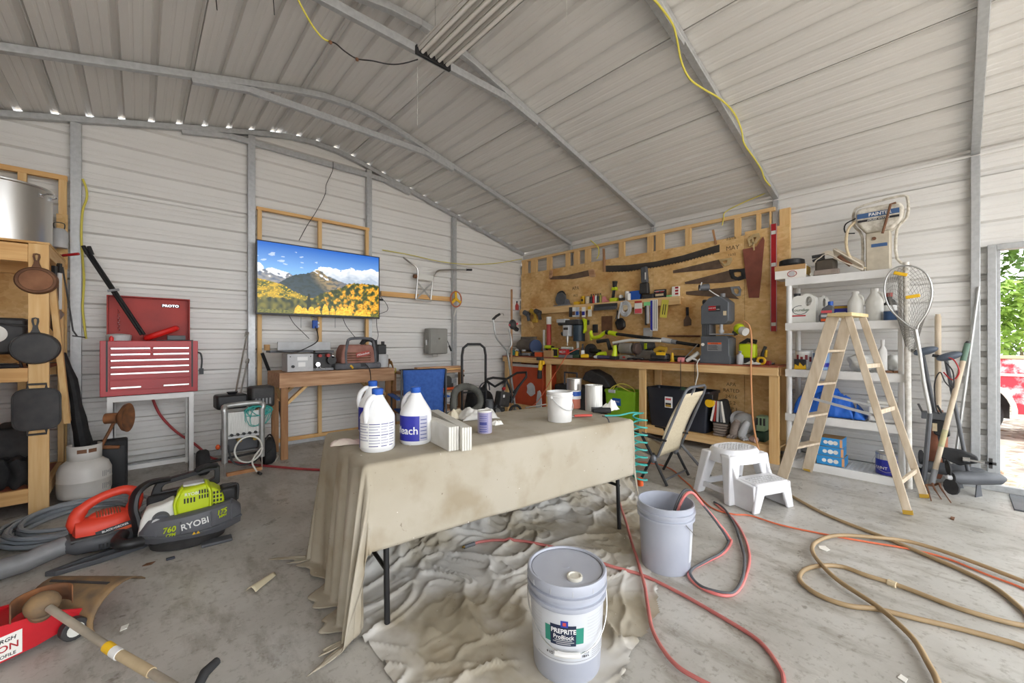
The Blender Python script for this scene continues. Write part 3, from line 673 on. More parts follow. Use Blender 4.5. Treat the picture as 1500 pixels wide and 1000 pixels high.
# ---- red leaf blower
mat('vac_red', 'e2462f', 'd23d28', rough=.5, scale=8)
pa = at(150, 812, z=0); t = T('leaf_vacuum', 'orange-red handheld leaf blower with black fan base', 'leaf blower', (pa.x, pa.y + .06, 0), rz=R(8))
def sweep(b, secs, n=20):
    """secs: (x, zc, half width y, half height z) ellipse-ish sections along x"""
    vs = []; fs = []
    for x, z, wy, hz in secs:
        for j in range(n):
            a = 2 * PI * j / n; c, s_ = cos(a), sin(a); k = .75
            vs.append((x, wy * math.copysign(abs(c) ** k, c), z + hz * math.copysign(abs(s_) ** k, s_)))
    for i in range(len(secs) - 1):
        for j in range(n): fs.append((i*n+j, i*n+(j+1)%n, (i+1)*n+(j+1)%n, (i+1)*n+j))
    fs += [tuple(range(n)), tuple((len(secs)-1)*n+j for j in range(n))]; b.add(vs, fs)
b = B(); sweep(b, [(-.13, .155, .03, .03), (-.12, .155, .07, .07), (-.05, .15, .085, .075), (.05, .16, .085, .07), (.12, .18, .07, .05), (.16, .20, .03, .02)]); b.build('housing', 'vac_red', t)
b = B(); b.tube([(-.10, 0, .17), (-.115, 0, .23), (-.08, 0, .29), (0, 0, .335), (.09, 0, .35), (.14, 0, .325), (.15, 0, .27), (.13, 0, .215)], [.042, .036, .028, .026, .027, .03, .036, .038], 10, sm=4); b.build('handle', 'vac_red', t)
b = B(); b.ell((.02, 0, .225), (.085, .05, .028)); 
b.build('vent_hump', 'vac_red', t)
for i in range(9): b = B(); x = -.03 + i * .0125; b.cb((x, -.03, .243), (.005, .05, .012), (R(25), 0, 0)); b.build('vent_slot', 'rust_iron', t)
b = B(); sweep(b, [(-.17, .10, .05, .04), (-.12, .09, .10, .055), (0, .085, .12, .06), (.12, .085, .11, .055), (.19, .085, .05, .035)]); b.build('fan_base', 'dark_grey', t)
b = B(); sweep(b, [(-.14, .125, .088, .022), (.0, .125, .10, .022), (.13, .135, .088, .02)]); b.build('seam_band', 'iron', t)
b = B(); o = [(-.24, -.15), (-.20, -.19), (-.02, -.19), (.16, -.16), (.245, -.10), (.235, -.06), (.19, -.05), (-.1, -.10)]; i_ = [(-.20, -.155), (-.18, -.168), (-.03, -.168), (.15, -.14), (.21, -.095), (.21, -.08), (.18, -.075), (-.09, -.125)]
b.ring(o, i_, .002, .03, 'z'); b.build('shoulder_loop', 'dark_grey', t, bev=.004)
for i in range(8): b = B(); b.box(-.03 + i * .016, -.123, .055, -.022 + i * .016, -.11, .085); b.build('vent_slot', 'black', t)
M_ = Matrix.Translation((.035, -.0865, .152)) @ Matrix.Rotation(R(-8), 4, 'Y') @ Matrix.Rotation(R(85), 4, 'X')
b = B(M=M_); b.box(-.075, -.014, 0, .085, .012, .003); b.build('name_plate', 'print_dark', t); b = B(M=M_); b.box(-.06, -.032, 0, .08, -.0145, .003); b.build('name_plate', 'orange', t)
text('BLACK+DECKER', .016, 'white', t, M=M_ @ Matrix.Translation((.01, -.001, .0035)), bold=.01)
b = B(); b.tube([(-.15, -.01, .10), (-.24, -.02, .085), (-.30, -.03, .07), (-.62, -.05, .062), (-.72, -.055, .06)], [.05, .052, .052, .055, .055], 14); b.build('blower_tube', 'mid_grey', t)
# ---- backpack blower
mat('blower_grey', '5a5b60', '64656a', rough=.5, scale=6)
t = T('backpack_blower', 'lime green and grey backpack leaf blower lying on the floor', 'leaf blower', (.255, 3.36, 0), rz=R(-4))
b = B()
prof = [(-.27, .06), (-.255, .10), (-.25, .16), (-.235, .20), (-.12, .215), (0, .225), (.12, .235), (.22, .24), (.25, .215), (.265, .15), (.265, .10), (.24, .05), (.15, .03), (0, .02), (-.15, .03), (-.24, .045)]
# curved front cover
n = len(prof); vs = []; fs = []
def cv(x, z, k): 
    bow = .10 * (1 - (x / .29) ** 2)
    return (x * (1 + .0 * k), -.05 - bow * (1 if k == 1 else .35) , z)
for k, sc in ((0, 1.0), (1, .97)):
    for x, z in prof: vs.append(cv(x * sc, .13 + (z - .13) * sc, k))
for i in range(n): fs.append((i, (i + 1) % n, n + (i + 1) % n, n + i))
# faces of the cover in columns
def colface(o):
    top = [0, 1, 2, 3, 4, 5, 6, 7, 8, 9, 10]; 
cols = 24; g = []
for i in range(cols + 1):
    x = -.255 + .51 * i / cols
    zt = .20 + .035 * (x + .25) / .5 - .05 * max(0, abs(x) - .21) / .04; zb = .045 - .02 * (1 - (x / .26) ** 2)
    g.append((x, zt, zb))
def fy(x): return -.07 - .10 * (1 - (x / .27) ** 2)
b = B(); vs = []; m_ = 8
for x, zt, zb in g:
    y = fy(x)
    ring = [(y + .10, zt - .01), (y + .03, zt), (y + .008, zt - .012), (y, zt - .04), (y - .004, zb + .09), (y + .006, zb + .06), (y + .03, zb + .02), (y + .10, zb)]
    vs += [(x, p[0], p[1]) for p in ring]
fs = [(i*m_+j, i*m_+j+1, (i+1)*m_+j+1, (i+1)*m_+j) for i in range(cols) for j in range(m_-1)] + [(i*m_+m_-1, i*m_, (i+1)*m_, (i+1)*m_+m_-1) for i in range(cols)] + [tuple(range(m_)), tuple(cols*m_+j for j in range(m_))]
b.add(vs, fs); b.build('cover', 'blower_grey', t)
for x in (-.175, -.06, .09, .20):
    y = fy(x); b = B(); b.tube([(x, y + .05, .20 + .07 * (x + .25) / .5 - .035 + .005), (x, y + .004, .19 + .07 * (x + .25) / .5 - .04), (x, y - .002, .14), (x, y - .0, .10)], .007, 6); b.build('rib', 'blower_grey', t)
b = B(); pts = [(x, fy(x) - .002, zb + .072) for x, zt, zb in g]; b.tube(pts, .010, 6); b.build('rim', 'dark_grey', t)
for s, x, z, size, m in (('RYOBI', .01, .155, .052, 'white'), ('760', -.115, .145, .046, 'lime'), ('CFM', -.108, .113, .026, 'lime'), ('175', .145, .185, .042, 'lime'), ('MPH', .15, .158, .022, 'lime')):
    sl = math.atan2(fy(x + .02) - fy(x - .02), .04); text(s, size, m, t, (x, fy(x) - .0055, z), (R(90), R(-7), sl), ext=.003, bold=.012, shear=0 if s == 'RYOBI' else .25, sx=.95)
sl = 0; text('\u25B2\u25B2', .02, 'yellow', t, (.015, fy(.015) - .012, .10), (R(90), 0, 0), ext=.003, name='warning_mark')
b = B(); b.lathe([(.16, 0), (.19, .012), (.20, .05), (.17, .07), (.10, .08)], 30, c=(-.02, -.02, 0), sy=.72); b.build('fan_housing', 'iron', t)
b = B(); b.box(.04, -.20, .0, .20, -.12, .02); b.build('foot', 'dark_grey', t, bev=.006)
# engine shroud
b = B(); o = [(-.075, .14), (-.09, .24), (-.08, .31), (-.055, .345), (.06, .36), (.085, .35), (.10, .31), (.105, .16)]; b.prism(o, -.075, .09); b.build('engine_shroud', 'lime', t, bev=.018, seg=3)
b = B(); b.prism([(.085, .17), (.085, .335), (.11, .325), (.15, .29), (.165, .25), (.165, .17)], -.06, .09); b.build('starter_cover', 'lime', t, bev=.015, seg=3)
b = B(); b.tube([(-.078, -.08, .18), (-.09, -.08, .27), (-.07, -.075, .325), (-.055, -.03, .348)], .009, 6, sm=3); b.tube([(.088, -.08, .19), (.09, -.08, .30), (.075, -.07, .345), (.07, 0, .358)], .009, 6, sm=3); b.build('shroud_rib', 'lime', t)
for i in range(4): b = B(); b.box(-.045 + i * .016, -.080, .262, -.037 + i * .016, -.070, .292); b.build('vent_slot', 'black', t)
for k in range(2):
    for i in range(4): b = B(); b.box(.03 + i * .014, -.080, .275 + k * .033, .037 + i * .014, -.070, .298 + k * .033); b.build('vent_slot', 'black', t)
for k in range(5):
    for i in range(3): b = B(); b.box(.105 + i * .018, -.064, .18 + k * .026, .115 + i * .018, -.056, .196 + k * .026); b.build('vent_slot', 'black', t)
text('RYOBI', .026, 'white', t, (-.005, -.0775, .315), (R(78), 0, 0), ext=.002, name='badge')
b = B(); b.box(-.05, -.03, .352, .06, .05, .366); b.build('shroud_label', 'light_grey', t, bev=.004)
b = B(); b.prism([(-.265, .10), (-.25, .20), (-.225, .265), (-.15, .275), (-.09, .30), (-.085, .14), (-.14, .08)], -.07, .05); b.build('fuel_tank', 'milky', t, bev=.02, seg=3)
b = B(); b.cyl((-.155, -.10, .19), (-.155, -.045, .20), .042, .045, 20); b.build('fuel_cap', 'dark_grey', t, bev=.005); b = B(); b.cyl((-.175, -.108, .19), (-.175, -.099, .19), .022, n=8); b.build('cap_mark', 'light_grey', t)
b = B(); b.box(.14, -.03, .14, .24, .10, .30); b.build('muffler', 'black', t, bev=.02); b = B(); b.tube([(.17, 0, .29), (.23, 0, .31), (.245, 0, .28), (.24, 0, .2)], .008, 6, sm=3); b.build('guard_bar', 'iron', t)
# harness frame and straps
b = B(); o = [(-.22, .27), (-.20, .34), (-.18, .375), (-.02, .40), (.14, .425), (.15, .41), (.15, .30), (.08, .27)]; i_ = [(-.16, .305), (-.155, .335), (-.14, .35), (-.02, .37), (.11, .395), (.12, .39), (.12, .34), (.07, .315)]
b.ring(o, i_, .12, .17); b.build('back_frame', 'black', t, bev=.008)
b = B(); b.tube([(-.12, .09, .39), (-.21, .06, .395), (-.27, .02, .355), (-.285, 0, .27), (-.27, -.01, .19), (-.26, -.02, .12)], .035, 8, sm=4, flat=.5); b.build('strap', 'black', t)
b = B(); b.tube([(.02, .08, .42), (.07, .06, .445), (.13, .08, .435)], .018, 8, sm=4); b.build('strap', 'black', t)
b = B(); b.box(-.23, .06, .22, -.05, .13, .30); b.build('pad', 'black_rubber', t, bev=.02)
b = B(); b.tube([(-.235, -.09, .09), (-.31, -.11, .10), (-.35, -.06, .11), (-.33, .02, .12)], .032, 10, sm=4); b.build('elbow_tube', 'black', t)
# ---- string trimmer with rusty guard in front
t = T('string_trimmer', 'string trimmer with rusty guard and worn metal shaft', 'string trimmer', tuple(at(110, 905, z=0))); l = t.location
P = lambda px, py, z: at(px, py, z=z) - l
b = B(); b.tube([P(72, 890, .2), P(110, 915, .16), P(170, 955, .10), P(222, 985, .10)], .0135, 12); b.build('shaft', mat('worn_tube', 'a89f90', 'c2b7a4', rough=.45, metal=.4, scale=9), t)
b = B(); b.tube([P(170, 955, .10), P(222, 985, .10)], .017, 12); b.build('grip_sleeve', mat('tan_sleeve', 'bfa986', 'cfbb98', rough=.7, scale=10), t)
b = B(); b.tube([P(222, 985, .10), P(330, 1050, .10), P(480, 1130, .12)], .0135, 12); b.build('shaft', 'worn_tube', t)
b = B(); b.tube([P(156, 946, .112), P(166, 953, .104)], .0185, 12); b.build('warning_band', 'yellow', t); b = B(); b.tube([P(166, 953, .104), P(175, 959, .1005)], .0185, 12); b.build('brand_band', 'white', t)
b = B(); b.tube([P(318, 968, .16), P(300, 985, .16), P(290, 1005, .14)], [.014, .017, .015], 10); b.build('loop_handle', 'black_rubber', t)
b = B(); c = P(62, 885, .2); b.ell(c, (.055, .05, .05)); b.cyl(c + Vector((0, 0, -.02)), c + Vector((-.01, .045, -.045)), .04, .045, 16); b.build('gear_head', mat('dirty_head', '6b5a48', '8f7350', rough=.8, scale=14, bump=.1), t)
# guard: curved flared shell
a0 = P(70, 868, .10); a1 = P(180, 880, .06)
d = (a1 - a0); d.z = 0; d.normalize(); side = Vector((-d.y, d.x, 0)); Ln = (a1 - a0).length
def gd(u, v):
    wv = .09 + .05 * u; th = R(-112 + 170 * v); c = a0.lerp(a1, u)
    q = c + side * (wv * sin(th)) + Vector((0, 0, .11 * cos(th) * (.75 + .25 * u) - .02)); q.z = max(q.z, .004); return q 
b = B(); b.grid(gd, 12, 12); b.build('guard', 'dirty_head', t, thick=.005)
b = B(); b.tube([gd(.08, .62), gd(.5, .62), gd(.85, .62)], .009, 6); b.build('guard_rib', 'iron', t)
b = B(); b.grid(lambda u, v: c + Vector((.085 * cos(R(200 - 200 * u)), .085 * sin(R(200 - 200 * u)), -.03 + .07 * v)), 12, 3); b.build('wear_plate', 'rust', t, thick=.004)
# ---- red floor jack
t = T('floor_jack', 'red low floor jack beside the string trimmer', 'floor jack', tuple(at(27, 950, z=0)), rz=R(24)); 
mat('jack_red', 'cc1f2b', 'b81a25', rough=.35, scale=5)
for s in (-1, 1): b = B(); b.prism([(-.35, .02), (-.35, .14), (-.10, .175), (.06, .15), (.16, .10), (.16, .055), (.02, .03)], s * .10 - .004, s * .10 + .004); b.build('side_plate', 'jack_red', t)
b = B(); b.box(-.30, -.06, .10, -.02, .06, .14); b.build('lift_arm', 'jack_red', t, bev=.004); b = B(); b.box(-.33, -.095, .142, .04, .095, .150); b.build('top_plate', 'jack_red', t)
b = B(); b.cyl((.12, -.15, .05), (.12, .15, .05), .012); b.build('axle', 'iron', t)
for s in (-1, 1): b = B(); b.cyl((.12, s * .112, .045), (.12, s * .15, .045), .045, n=20); wh = b.build('wheel', 'iron', t, bev=.004); b = B(); b.cyl((.12, s * .151, .045), (.12, s * .153, .045), .028, n=16); b.build('hub', 'milky', wh)
b = B(); b.bar((.05, -.105, .15), (.14, -.105, .06), .012, .04); b.build('caster_bracket', 'jack_red', t)
b = B(); b.bar((-.30, 0, .15), (-.42, 0, .30), .06, .05); b.build('handle_socket', 'jack_red', t, bev=.004)
b = B(); b.box(-.34, -.106, .035, -.02, -.1045, .128); b.build('label_plate', 'paper', t)
for s, x, z, sz, m in (('PITTSBURGH', -.098, .108, .021, 'print_dark'), ('3 TON', -.082, .077, .036, 'red'), ('LOW PROFILE', -.09, .047, .017, 'print_dark')): text(s, sz, m, t, (x, -.1065, z), shear=.2 if s[0] == 'P' else 0, bold=.012)
# ================================================================== along the end wall
def GX(px, y): return at(px, 500, y=y).x
def GZ(px, py, y): return at(px, py, y=y).z
# ---- television with a picture of mountains in autumn
tv = T('television', 'large flat television showing snowy mountains above yellow autumn trees', 'television', (1.725, 5.43, 1.60))
TW, TH = 1.48, .86
b = B(); b.box(-TW/2, 0, .0, TW/2, .045, TH); b.build('case', 'black', tv, bev=.006)
b = B(); b.ring([(-TW/2, 0), (TW/2, 0), (TW/2, TH), (-TW/2, TH)], [(-TW/2+.012, .022), (TW/2-.012, .022), (TW/2-.012, TH-.010), (-TW/2+.012, TH-.010)], -.008, -.0005); b.build('bezel', 'black', tv)
def nz(x, y, z=0): return noise.noise((x, y, z))
def mix(a, c, t): t = max(0, min(1, t)); return tuple(a[i] + (c[i] - a[i]) * t for i in range(3))
def lerpf(pts, x):
    for (a, ya), (c, yc) in zip(pts[:-1], pts[1:]):
        if a <= x <= c: return ya + (yc - ya) * (x - a) / (c - a)
    return pts[-1][1]
def c3(h): return tuple(lin(h)[:3])
SKY0, SKY1 = c3('7fb2e6'), c3('1f5fb8')
def picture(u, v):
    col = mix(SKY0, SKY1, (v - .6) / .4)
    n1 = nz(u * 9, v * 9, 1); n2 = nz(u * 30, v * 30, 2); n3 = nz(u * 70, v * 70, 3)
    ct = lerpf([(0, .70), (.04, .66), (.06, .5), (.38, .50), (.42, .66), (.48, .74), (.6, .735), (.64, .70), (.72, .77), (.84, .74), (.92, .80), (1, .76)], u) + .025 * n2 + .012 * n3
    if v < ct and v > .4: col = mix(c3('f4f6f8'), c3('a9b6c6'), (ct - v) * 5 + .25 * n2)
    elif nz(u * 14, v * 26, 7) > .42 and .68 < v < .93 and u < .45: col = mix(col, c3('e6eef6'), .5)
    m1 = lerpf([(0, .57), (.04, .61), (.10, .645), (.16, .61), (.22, .60), (.27, .55), (.33, .5), (1, .4)], u) + .012 * n2
    if v < m1: col = mix(mix(c3('5d6a7e'), c3('a8a29a'), .5 + n2), c3('f2f4f8'), 1 if (n2 * .6 + n1 * .4 + (v - .53) * 5 > .18) else 0)
    m2 = lerpf([(0, .3), (.14, .42), (.2, .50), (.26, .565), (.33, .60), (.38, .62), (.43, .665), (.455, .685), (.49, .65), (.53, .60), (.58, .57), (.63, .545), (.70, .51), (.8, .45), (1, .40)], u) + .012 * n2 + .006 * n3
    if v < m2:
        lit = u - .34 - (.62 - v) * .55 + .05 * n1
        col = mix(c3('38464c'), c3('9a8560'), lit * 9); col = mix(col, c3('6b7078'), (u - .5) * 6 + n2); col = mix(col, c3('2e3a30'), .5 * (n2 > .1))
        if abs(v - (.66 - (u - .42) * 1.0)) < .012 + .02 * n2 and .40 < u < .54: col = c3('eef1f6')
    h1 = lerpf([(0, .475), (.06, .46), (.14, .43), (.2, .40), (.26, .33), (.34, .28), (.42, .24), (.5, .2), (1, .1)], u) + .008 * n2
    if v < h1: col = mix(mix(c3('a88a1e'), c3('d9b02a'), .5 + n2 * 1.2), c3('4f5a22'), .5 + 1.3 * nz(u * 12, v * 20, 5)); col = mix(col, c3('e3b626'), 1 if n3 > .25 else 0)
    h2 = lerpf([(0, .1), (.38, .2), (.45, .30), (.5, .34), (.58, .39), (.66, .45), (.72, .52), (.80, .535), (.9, .54), (1, .53)], u) + .02 * n3 + .012 * nz(u * 45, 0, 4)
    if v < h2:
        k = nz(u * 26, v * 15, 9) + .5 * nz(u * 55, v * 28, 10) + (u - .62) * .7 - (v - .25) * .6
        col = mix(c3('2c3818'), c3('7c7a1e'), .5 + k * 1.4); col = mix(col, c3('e29a1c'), (k - .02) * 3.2); col = mix(col, c3('f4c03a'), 1 if (k > .35 and n3 > .1) else 0); col = mix(col, c3('202a14'), .7 if n3 < -.32 else 0)
    if v < .27 and u < .45 and v < .22 + .06 * nz(u * 25, 0, 12) : col = mix(c3('26321a'), c3('77702a'), .5 + 1.2 * nz(u * 30, v * 14, 13))
    if abs(u - .38) < .016 * (1.2 - (v - .1) * 3.5) and v < .31: col = c3('18240f')
    bt = 0
    for c, w_, h in ((.30, .035, .125), (.345, .03, .10), (.40, .03, .12), (.445, .03, .105), (.515, .03, .165), (.575, .025, .12), (.62, .02, .10), (.655, .03, .15), (.69, .025, .15), (.725, .022, .16), (.80, .035, .085), (.85, .03, .11), (.90, .02, .10)):
        q = 1 - ((u - c) / w_) ** 2
        if q > 0 and v < h * q ** .5 + .015 * n3 and v > .012: bt = 1
    if bt: col = mix(c3('d99a14'), c3('f8cf3e'), .55 + 1.2 * nz(u * 60, v * 40, 21))
    elif v < .05: col = mix(c3('34401c'), c3('8a8430'), .5 + n3)
    return col
def print_mesh(name, fn, x0, z0, x1, z1, y, m, parent, nu, nv, back=False):
    b = B(); b.grid(lambda u, v: (x0 + (x1 - x0) * u, y, z0 + (z1 - z0) * v), nu, nv)
    me = bpy.data.meshes.new(name); me.from_pydata([tuple(p) for p in b.v], [], b.f); me.materials.append(m)
    ca = me.color_attributes.new('print', 'FLOAT_COLOR', 'POINT'); d = []
    for i in range(nu + 1):
        for j in range(nv + 1): d += list(fn(i / nu, j / nv)) + [1]
    ca.data.foreach_set('color', d); o = bpy.data.objects.new(name, me); COL.objects.link(o); o.parent = parent; return o
scr = vmat('screen', .25); q = scr.node_tree.nodes['Principled BSDF']; q.inputs['Emission Strength'].default_value = .62
scr.node_tree.links.new(scr.node_tree.nodes['Color Attribute'].outputs[0], q.inputs['Emission Color']); scr.node_tree.links.remove(q.inputs['Base Color'].links[0]); q.inputs['Base Color'].default_value = (.01, .01, .01, 1); q.inputs['Specular IOR Level'].default_value = .3
print_mesh('screen', picture, -TW/2 + .012, .022, TW/2 - .012, TH - .010, -.002, scr, tv, 260, 150)
b = B(); b.box(-.15, .046, .25, .15, .115, .60); b.build('wall_bracket', 'iron', tv)
b = B(); b.cyl((TW/2, -.005, .27), (TW/2 + .05, -.005, .27), .014); b.build('side_knob', 'black', tv)
def cord(name, pts, r, m, label, cat='cable', k=6, **kw):
    b = B(); b.tube(pts, r, 6, sm=k); return solo(b, name, m, label, cat, **kw)
cord('power_cord', [at(488, 237, y=5.57), at(487, 250, y=5.56), at(478, 270, y=5.55), at(476, 285, y=5.53), at(463, 310, y=5.50), at(450, 330, y=5.46), at(438, 352, y=5.40)], .004, 'black_cord', 'thin black cord running from the ceiling tie to the television')
cord('black_cable', [at(420, 455, y=5.485), at(430, 473, y=5.5), at(442, 485, y=5.46), at(453, 496, y=5.42)], .004, 'black_cord', 'black cord dropping from the television toward the jointer')
cord('black_cable', [at(500, 458, y=5.485), at(506, 475, y=5.48), at(517, 490, y=5.45), at(523, 497, y=5.3)], .004, 'black_cord', 'black cord dropping from the television behind the shop vacuum')
cord('black_cable', [at(553, 430, y=5.485), at(566, 445, y=5.52), at(567, 455, y=5.53), at(553, 462, y=5.52), at(552, 478, y=5.52), at(554, 492, y=5.52), at(548, 506, y=5.46)], .004, 'black_cord', 'black cord looping beside the television edge')
for px in (441, 491): cord('pull_string', [at(px, 464, y=5.45), at(px, 468, y=5.45), at(px, 480, y=5.45)], .003, 'mid_grey', 'short pull string hanging under the television %s' % ('beside the outlet box' if px < 450 else 'above the shop vacuum'), 'string')
t = T('outlet_box', 'blue outlet box with white plugs on the stud frame', 'outlet box', tuple(at(461, 475, y=5.545))); b = B(); b.box(-.035, -.045, -.05, .025, 0, .05); b.build('box', 'blue', t, bev=.004)
for z in (-.025, .02): b = B(); b.cyl((.026, -.02, z), (.045, -.02, z), .016); b.build('plug', 'white', t)
cord('yellow_cable', [at(455, 462, y=5.52), at(458, 470, y=5.53), at(460, 476, y=5.53)], .005, 'yellow_cord', 'short yellow cable entering the blue outlet box')
# ---- old timber table with machines
ot = T('old_table', 'weathered wooden table under the television', 'table', (1.76, 5.16, 0))
b = B(); b.box(-.66, -.28, .925, .66, .27, .945); b.build('top', 'old_wood', ot, bev=.003)
for y in (-.28, .232): b = B(); b.box(-.66, y, .785, .66, y + .038, .924); b.build('apron', 'old_wood', ot, bev=.003)
for x in (-.66, .622): b = B(); b.box(x, -.241, .785, x + .038, .231, .924); b.build('apron', 'old_wood', ot, bev=.003)
for x in (-.60, .60):
    for y in (-.22, .19): b = B(); b.box(x - .035, y - .02, 0, x + .035, y + .02, .784); b.box(x - .035, y - .02, .784, x + .035, y + .02, .9); b.build('leg', 'old_wood_v', ot, bev=.003)
for y in (-.2, .19):
    for s in (-1, 1): b = B(); b.bar((s * .575, y, .60), (s * .36, y, .80), .03, .06, (0, 1, 0)); b.build('brace', 'lumber_v', ot, bev=.002)
b = B(); b.bar((-.60, -.19, .60), (-.60, .17, .78), .03, .05); b.build('brace', 'lumber_v', ot, bev=.002)
j = T('jointer', 'grey bench jointer with white fence on the old table', 'jointer', (1.50, 5.12, .946)); y = 5.02
b = B(); b.box(-.30, -.14, 0, -.03, .10, .20); b.build('motor_box', 'light_grey', j, bev=.006); b = B(); b.box(-.03, -.13, .0, .20, .10, .03); b.build('base', 'mid_grey', j, bev=.004)
b = B(); b.box(-.03, -.10, .03, .19, .08, .20); b.build('cutter_housing', 'iron', j, bev=.006)
b = B(); b.box(-.46, -.11, .215, -.02, .09, .24); b.build('infeed_table', 'dark_grey', j, bev=.003); b = B(); b.box(.0, -.11, .205, .21, .09, .232); b.build('outfeed_table', 'dark_grey', j, bev=.003)
b = B(); b.box(-.34, .10, .232, .24, .13, .335); b.build('fence', 'light_grey', j, bev=.003)
for x0, z0, x1, z1 in ((-.20, .125, -.09, .165), (-.19, .055, -.115, .105)): b = B(); b.box(x0, -.143, z0, x1, -.1405, z1); b.build('label_plate', 'white', j)
for x, z, r, m in ((-.245, .06, .016, 'black'), (.015, .075, .026, 'chrome'), (-.27, .17, .006, 'black'), (-.06, .17, .006, 'black'), (.17, .12, .05, 'iron'), (.04, .175, .018, 'red_dusty'), (.13, .175, .02, 'red_dusty'), (.18, .16, .014, 'chrome')):
    b = B(); b.cyl((x, -.16 if r > .01 else -.146, z), (x, -.10, z), r, n=16); b.build('knob', m, j)
b = B(); b.tube([(.0, -.145, .02), (.03, -.15, .06), (.05, -.15, .03), (.09, -.15, .02)], .004, 6, sm=4); b.build('lead', 'light_grey', j)
b = B(); p = at(391, 511, y=5.12); b.lathe([(.028, 0), (.03, .004), (.03, .06), (.028, .064), (.012, .064), (.012, .04), (0, .04)], 18, c=(p.x, 5.12, 1.187)); solo(b, 'tape_roll', 'cardboard', 'small tan roll standing on the jointer table', 'roll')
b = B(); b.tube([at(384, 517, y=5.4), at(395, 545, y=5.45), at(407, 583, y=5.5), at(415, 622, y=5.52)], .018, 10); solo(b, 'black_pipe', 'black', 'black square pipe leaning behind the old table', 'pipe')
vc = T('shop_vacuum', 'dusty red and black shop vacuum on the old table', 'vacuum', (2.0, 5.06, .946)); mat('dusty_red', '8d5d52', 'a87a6c', rough=.8, scale=8)
b = B(); b.box(-.30, -.13, 0, .27, .14, .075); b.build('base', mat('dusty_black', '55565a', '6a6b70', rough=.75, scale=10), vc, bev=.025, seg=3)
b = B(); b.prism([(-.23, .07), (-.215, .22), (-.18, .30), (.15, .30), (.19, .22), (.20, .07)], -.115, .12); b.build('drum', 'dusty_red', vc, bev=.025, seg=3)
for i in range(4): b = B(); b.box(-.17, -.122, .10 + i * .03, .13, -.113, .115 + i * .03); b.build('groove', 'rust_iron', vc, bev=.004)
for x in (-.165, .20): b = B(); b.tube([(x, -.10, .05), (x - .01, -.11, .2), (x + (.02 if x < 0 else -.03), -.10, .345)], .018, 8, sm=3); b.build('side_bar', 'dusty_black', vc)
b = B(); b.tube([(-.15, -.10, .35), (-.10, -.10, .375), (.04, -.10, .38), (.13, -.09, .37), (.175, -.08, .345)], .017, 8, sm=3); b.build('handle', 'dusty_black', vc)
b = B(); b.tube([(.06, 0, .30), (.10, -.02, .355), (.18, -.02, .36), (.235, -.01, .30), (.25, -.02, .18), (.245, -.03, .08)], .028, 10, sm=4); b.build('hose', 'black_rubber', vc)
b = B(M=Matrix.Translation((.03, -.124, .185)) @ Matrix.Rotation(R(-12), 4, 'Y')); b.box(-.085, -.003, -.03, .085, .004, .03); b.build('badge', mat('faded_red', 'b0544a', rough=.7), vc, bev=.004)
text('Milwaukee', .036, 'white', vc, (.03, -.1285, .185), (R(90), R(-12), 0), ext=.001, shear=.3)
b = B(); b.box(.0, -.132, .03, .06, -.125, .075); b.build('latch', 'black', vc); b = B(); b.tube([(-.13, -.135, .05), (-.11, -.14, .035), (-.10, -.135, .015)], .012, 6); b.build('strap', 'yellow', vc)
sn = T('spindle_sander', 'grey canister with black motor beside the shop vacuum', 'sander', (2.375, 5.17, .946)); b = B(); b.lathe([(.09, 0), (.09, .15), (.075, .17), (.05, .175)], 20); b.build('body', 'light_grey', sn)
b = B(); b.box(-.07, -.05, .17, .05, .05, .30); b.build('motor', 'black', sn, bev=.012); b = B(); b.box(-.12, -.04, .20, -.071, .03, .36); b.build('dust_port', 'black', sn, bev=.008); b = B(); b.cyl((.02, 0, .30), (.02, 0, .34), .022); b.build('knob', 'iron', sn); b = B(); b.box(-.13, -.07, .10, -.09, -.03, .17); b.build('switch', 'milky', sn, bev=.004)
b = B(); b.cyl((2.375, 5.35, .946), (2.375, 5.36, 1.25), .012); b.cyl((2.375, 5.36, 1.25), (2.375, 5.36, 1.29), .018); solo(b, 'chisel', 'rust_iron', 'rusty chisel standing upright behind the canister', 'chisel')
cord('machine_lead', [at(462, 478, y=5.4), at(466, 497, y=5.1), at(452, 508, y=5.0), at(430, 516, y=4.97), at(405, 514, y=4.97)], .006, 'black_cord', 'black lead lying over the jointer')
cord('vacuum_lead', [at(535, 533, y=4.9), at(541, 540, y=4.87), at(543, 552, y=4.87), at(543, 575, y=4.9)], .005, 'black_cord', 'black lead hanging over the old table front')
rp = T('rope_coil', 'brown and yellow rope coil hanging at the old table end', 'rope', tuple(at(567, 545, y=5.2) + Vector((.034, 0, 0))))
mat('rope', '6b4a24', '8a6430', rough=.9, scale=30)
for k in range(5):
    b = B(); b.tube([(.04 * (1 + .1 * k) * cos(a / 10 * 2 * PI) + .005 * k, .015 * k - .03, .17 * (1 - .04 * k) * sin(a / 10 * 2 * PI) - .02) for a in range(10)], .011, 6, closed=True, sm=3); b.build('loop', 'rope', rp)
b = B(); b.tube([(.01, -.05, .0), (.05, -.06, -.01), (.075, -.03, .03), (.085, 0, .05)], .008, 6, sm=3); b.build('yellow_tie', 'yellow_cord', rp)
b = B(); b.cyl((-.01, 0, .13), (-.01, .0, .18), .02); b.build('wooden_end', 'rust_iron', rp)
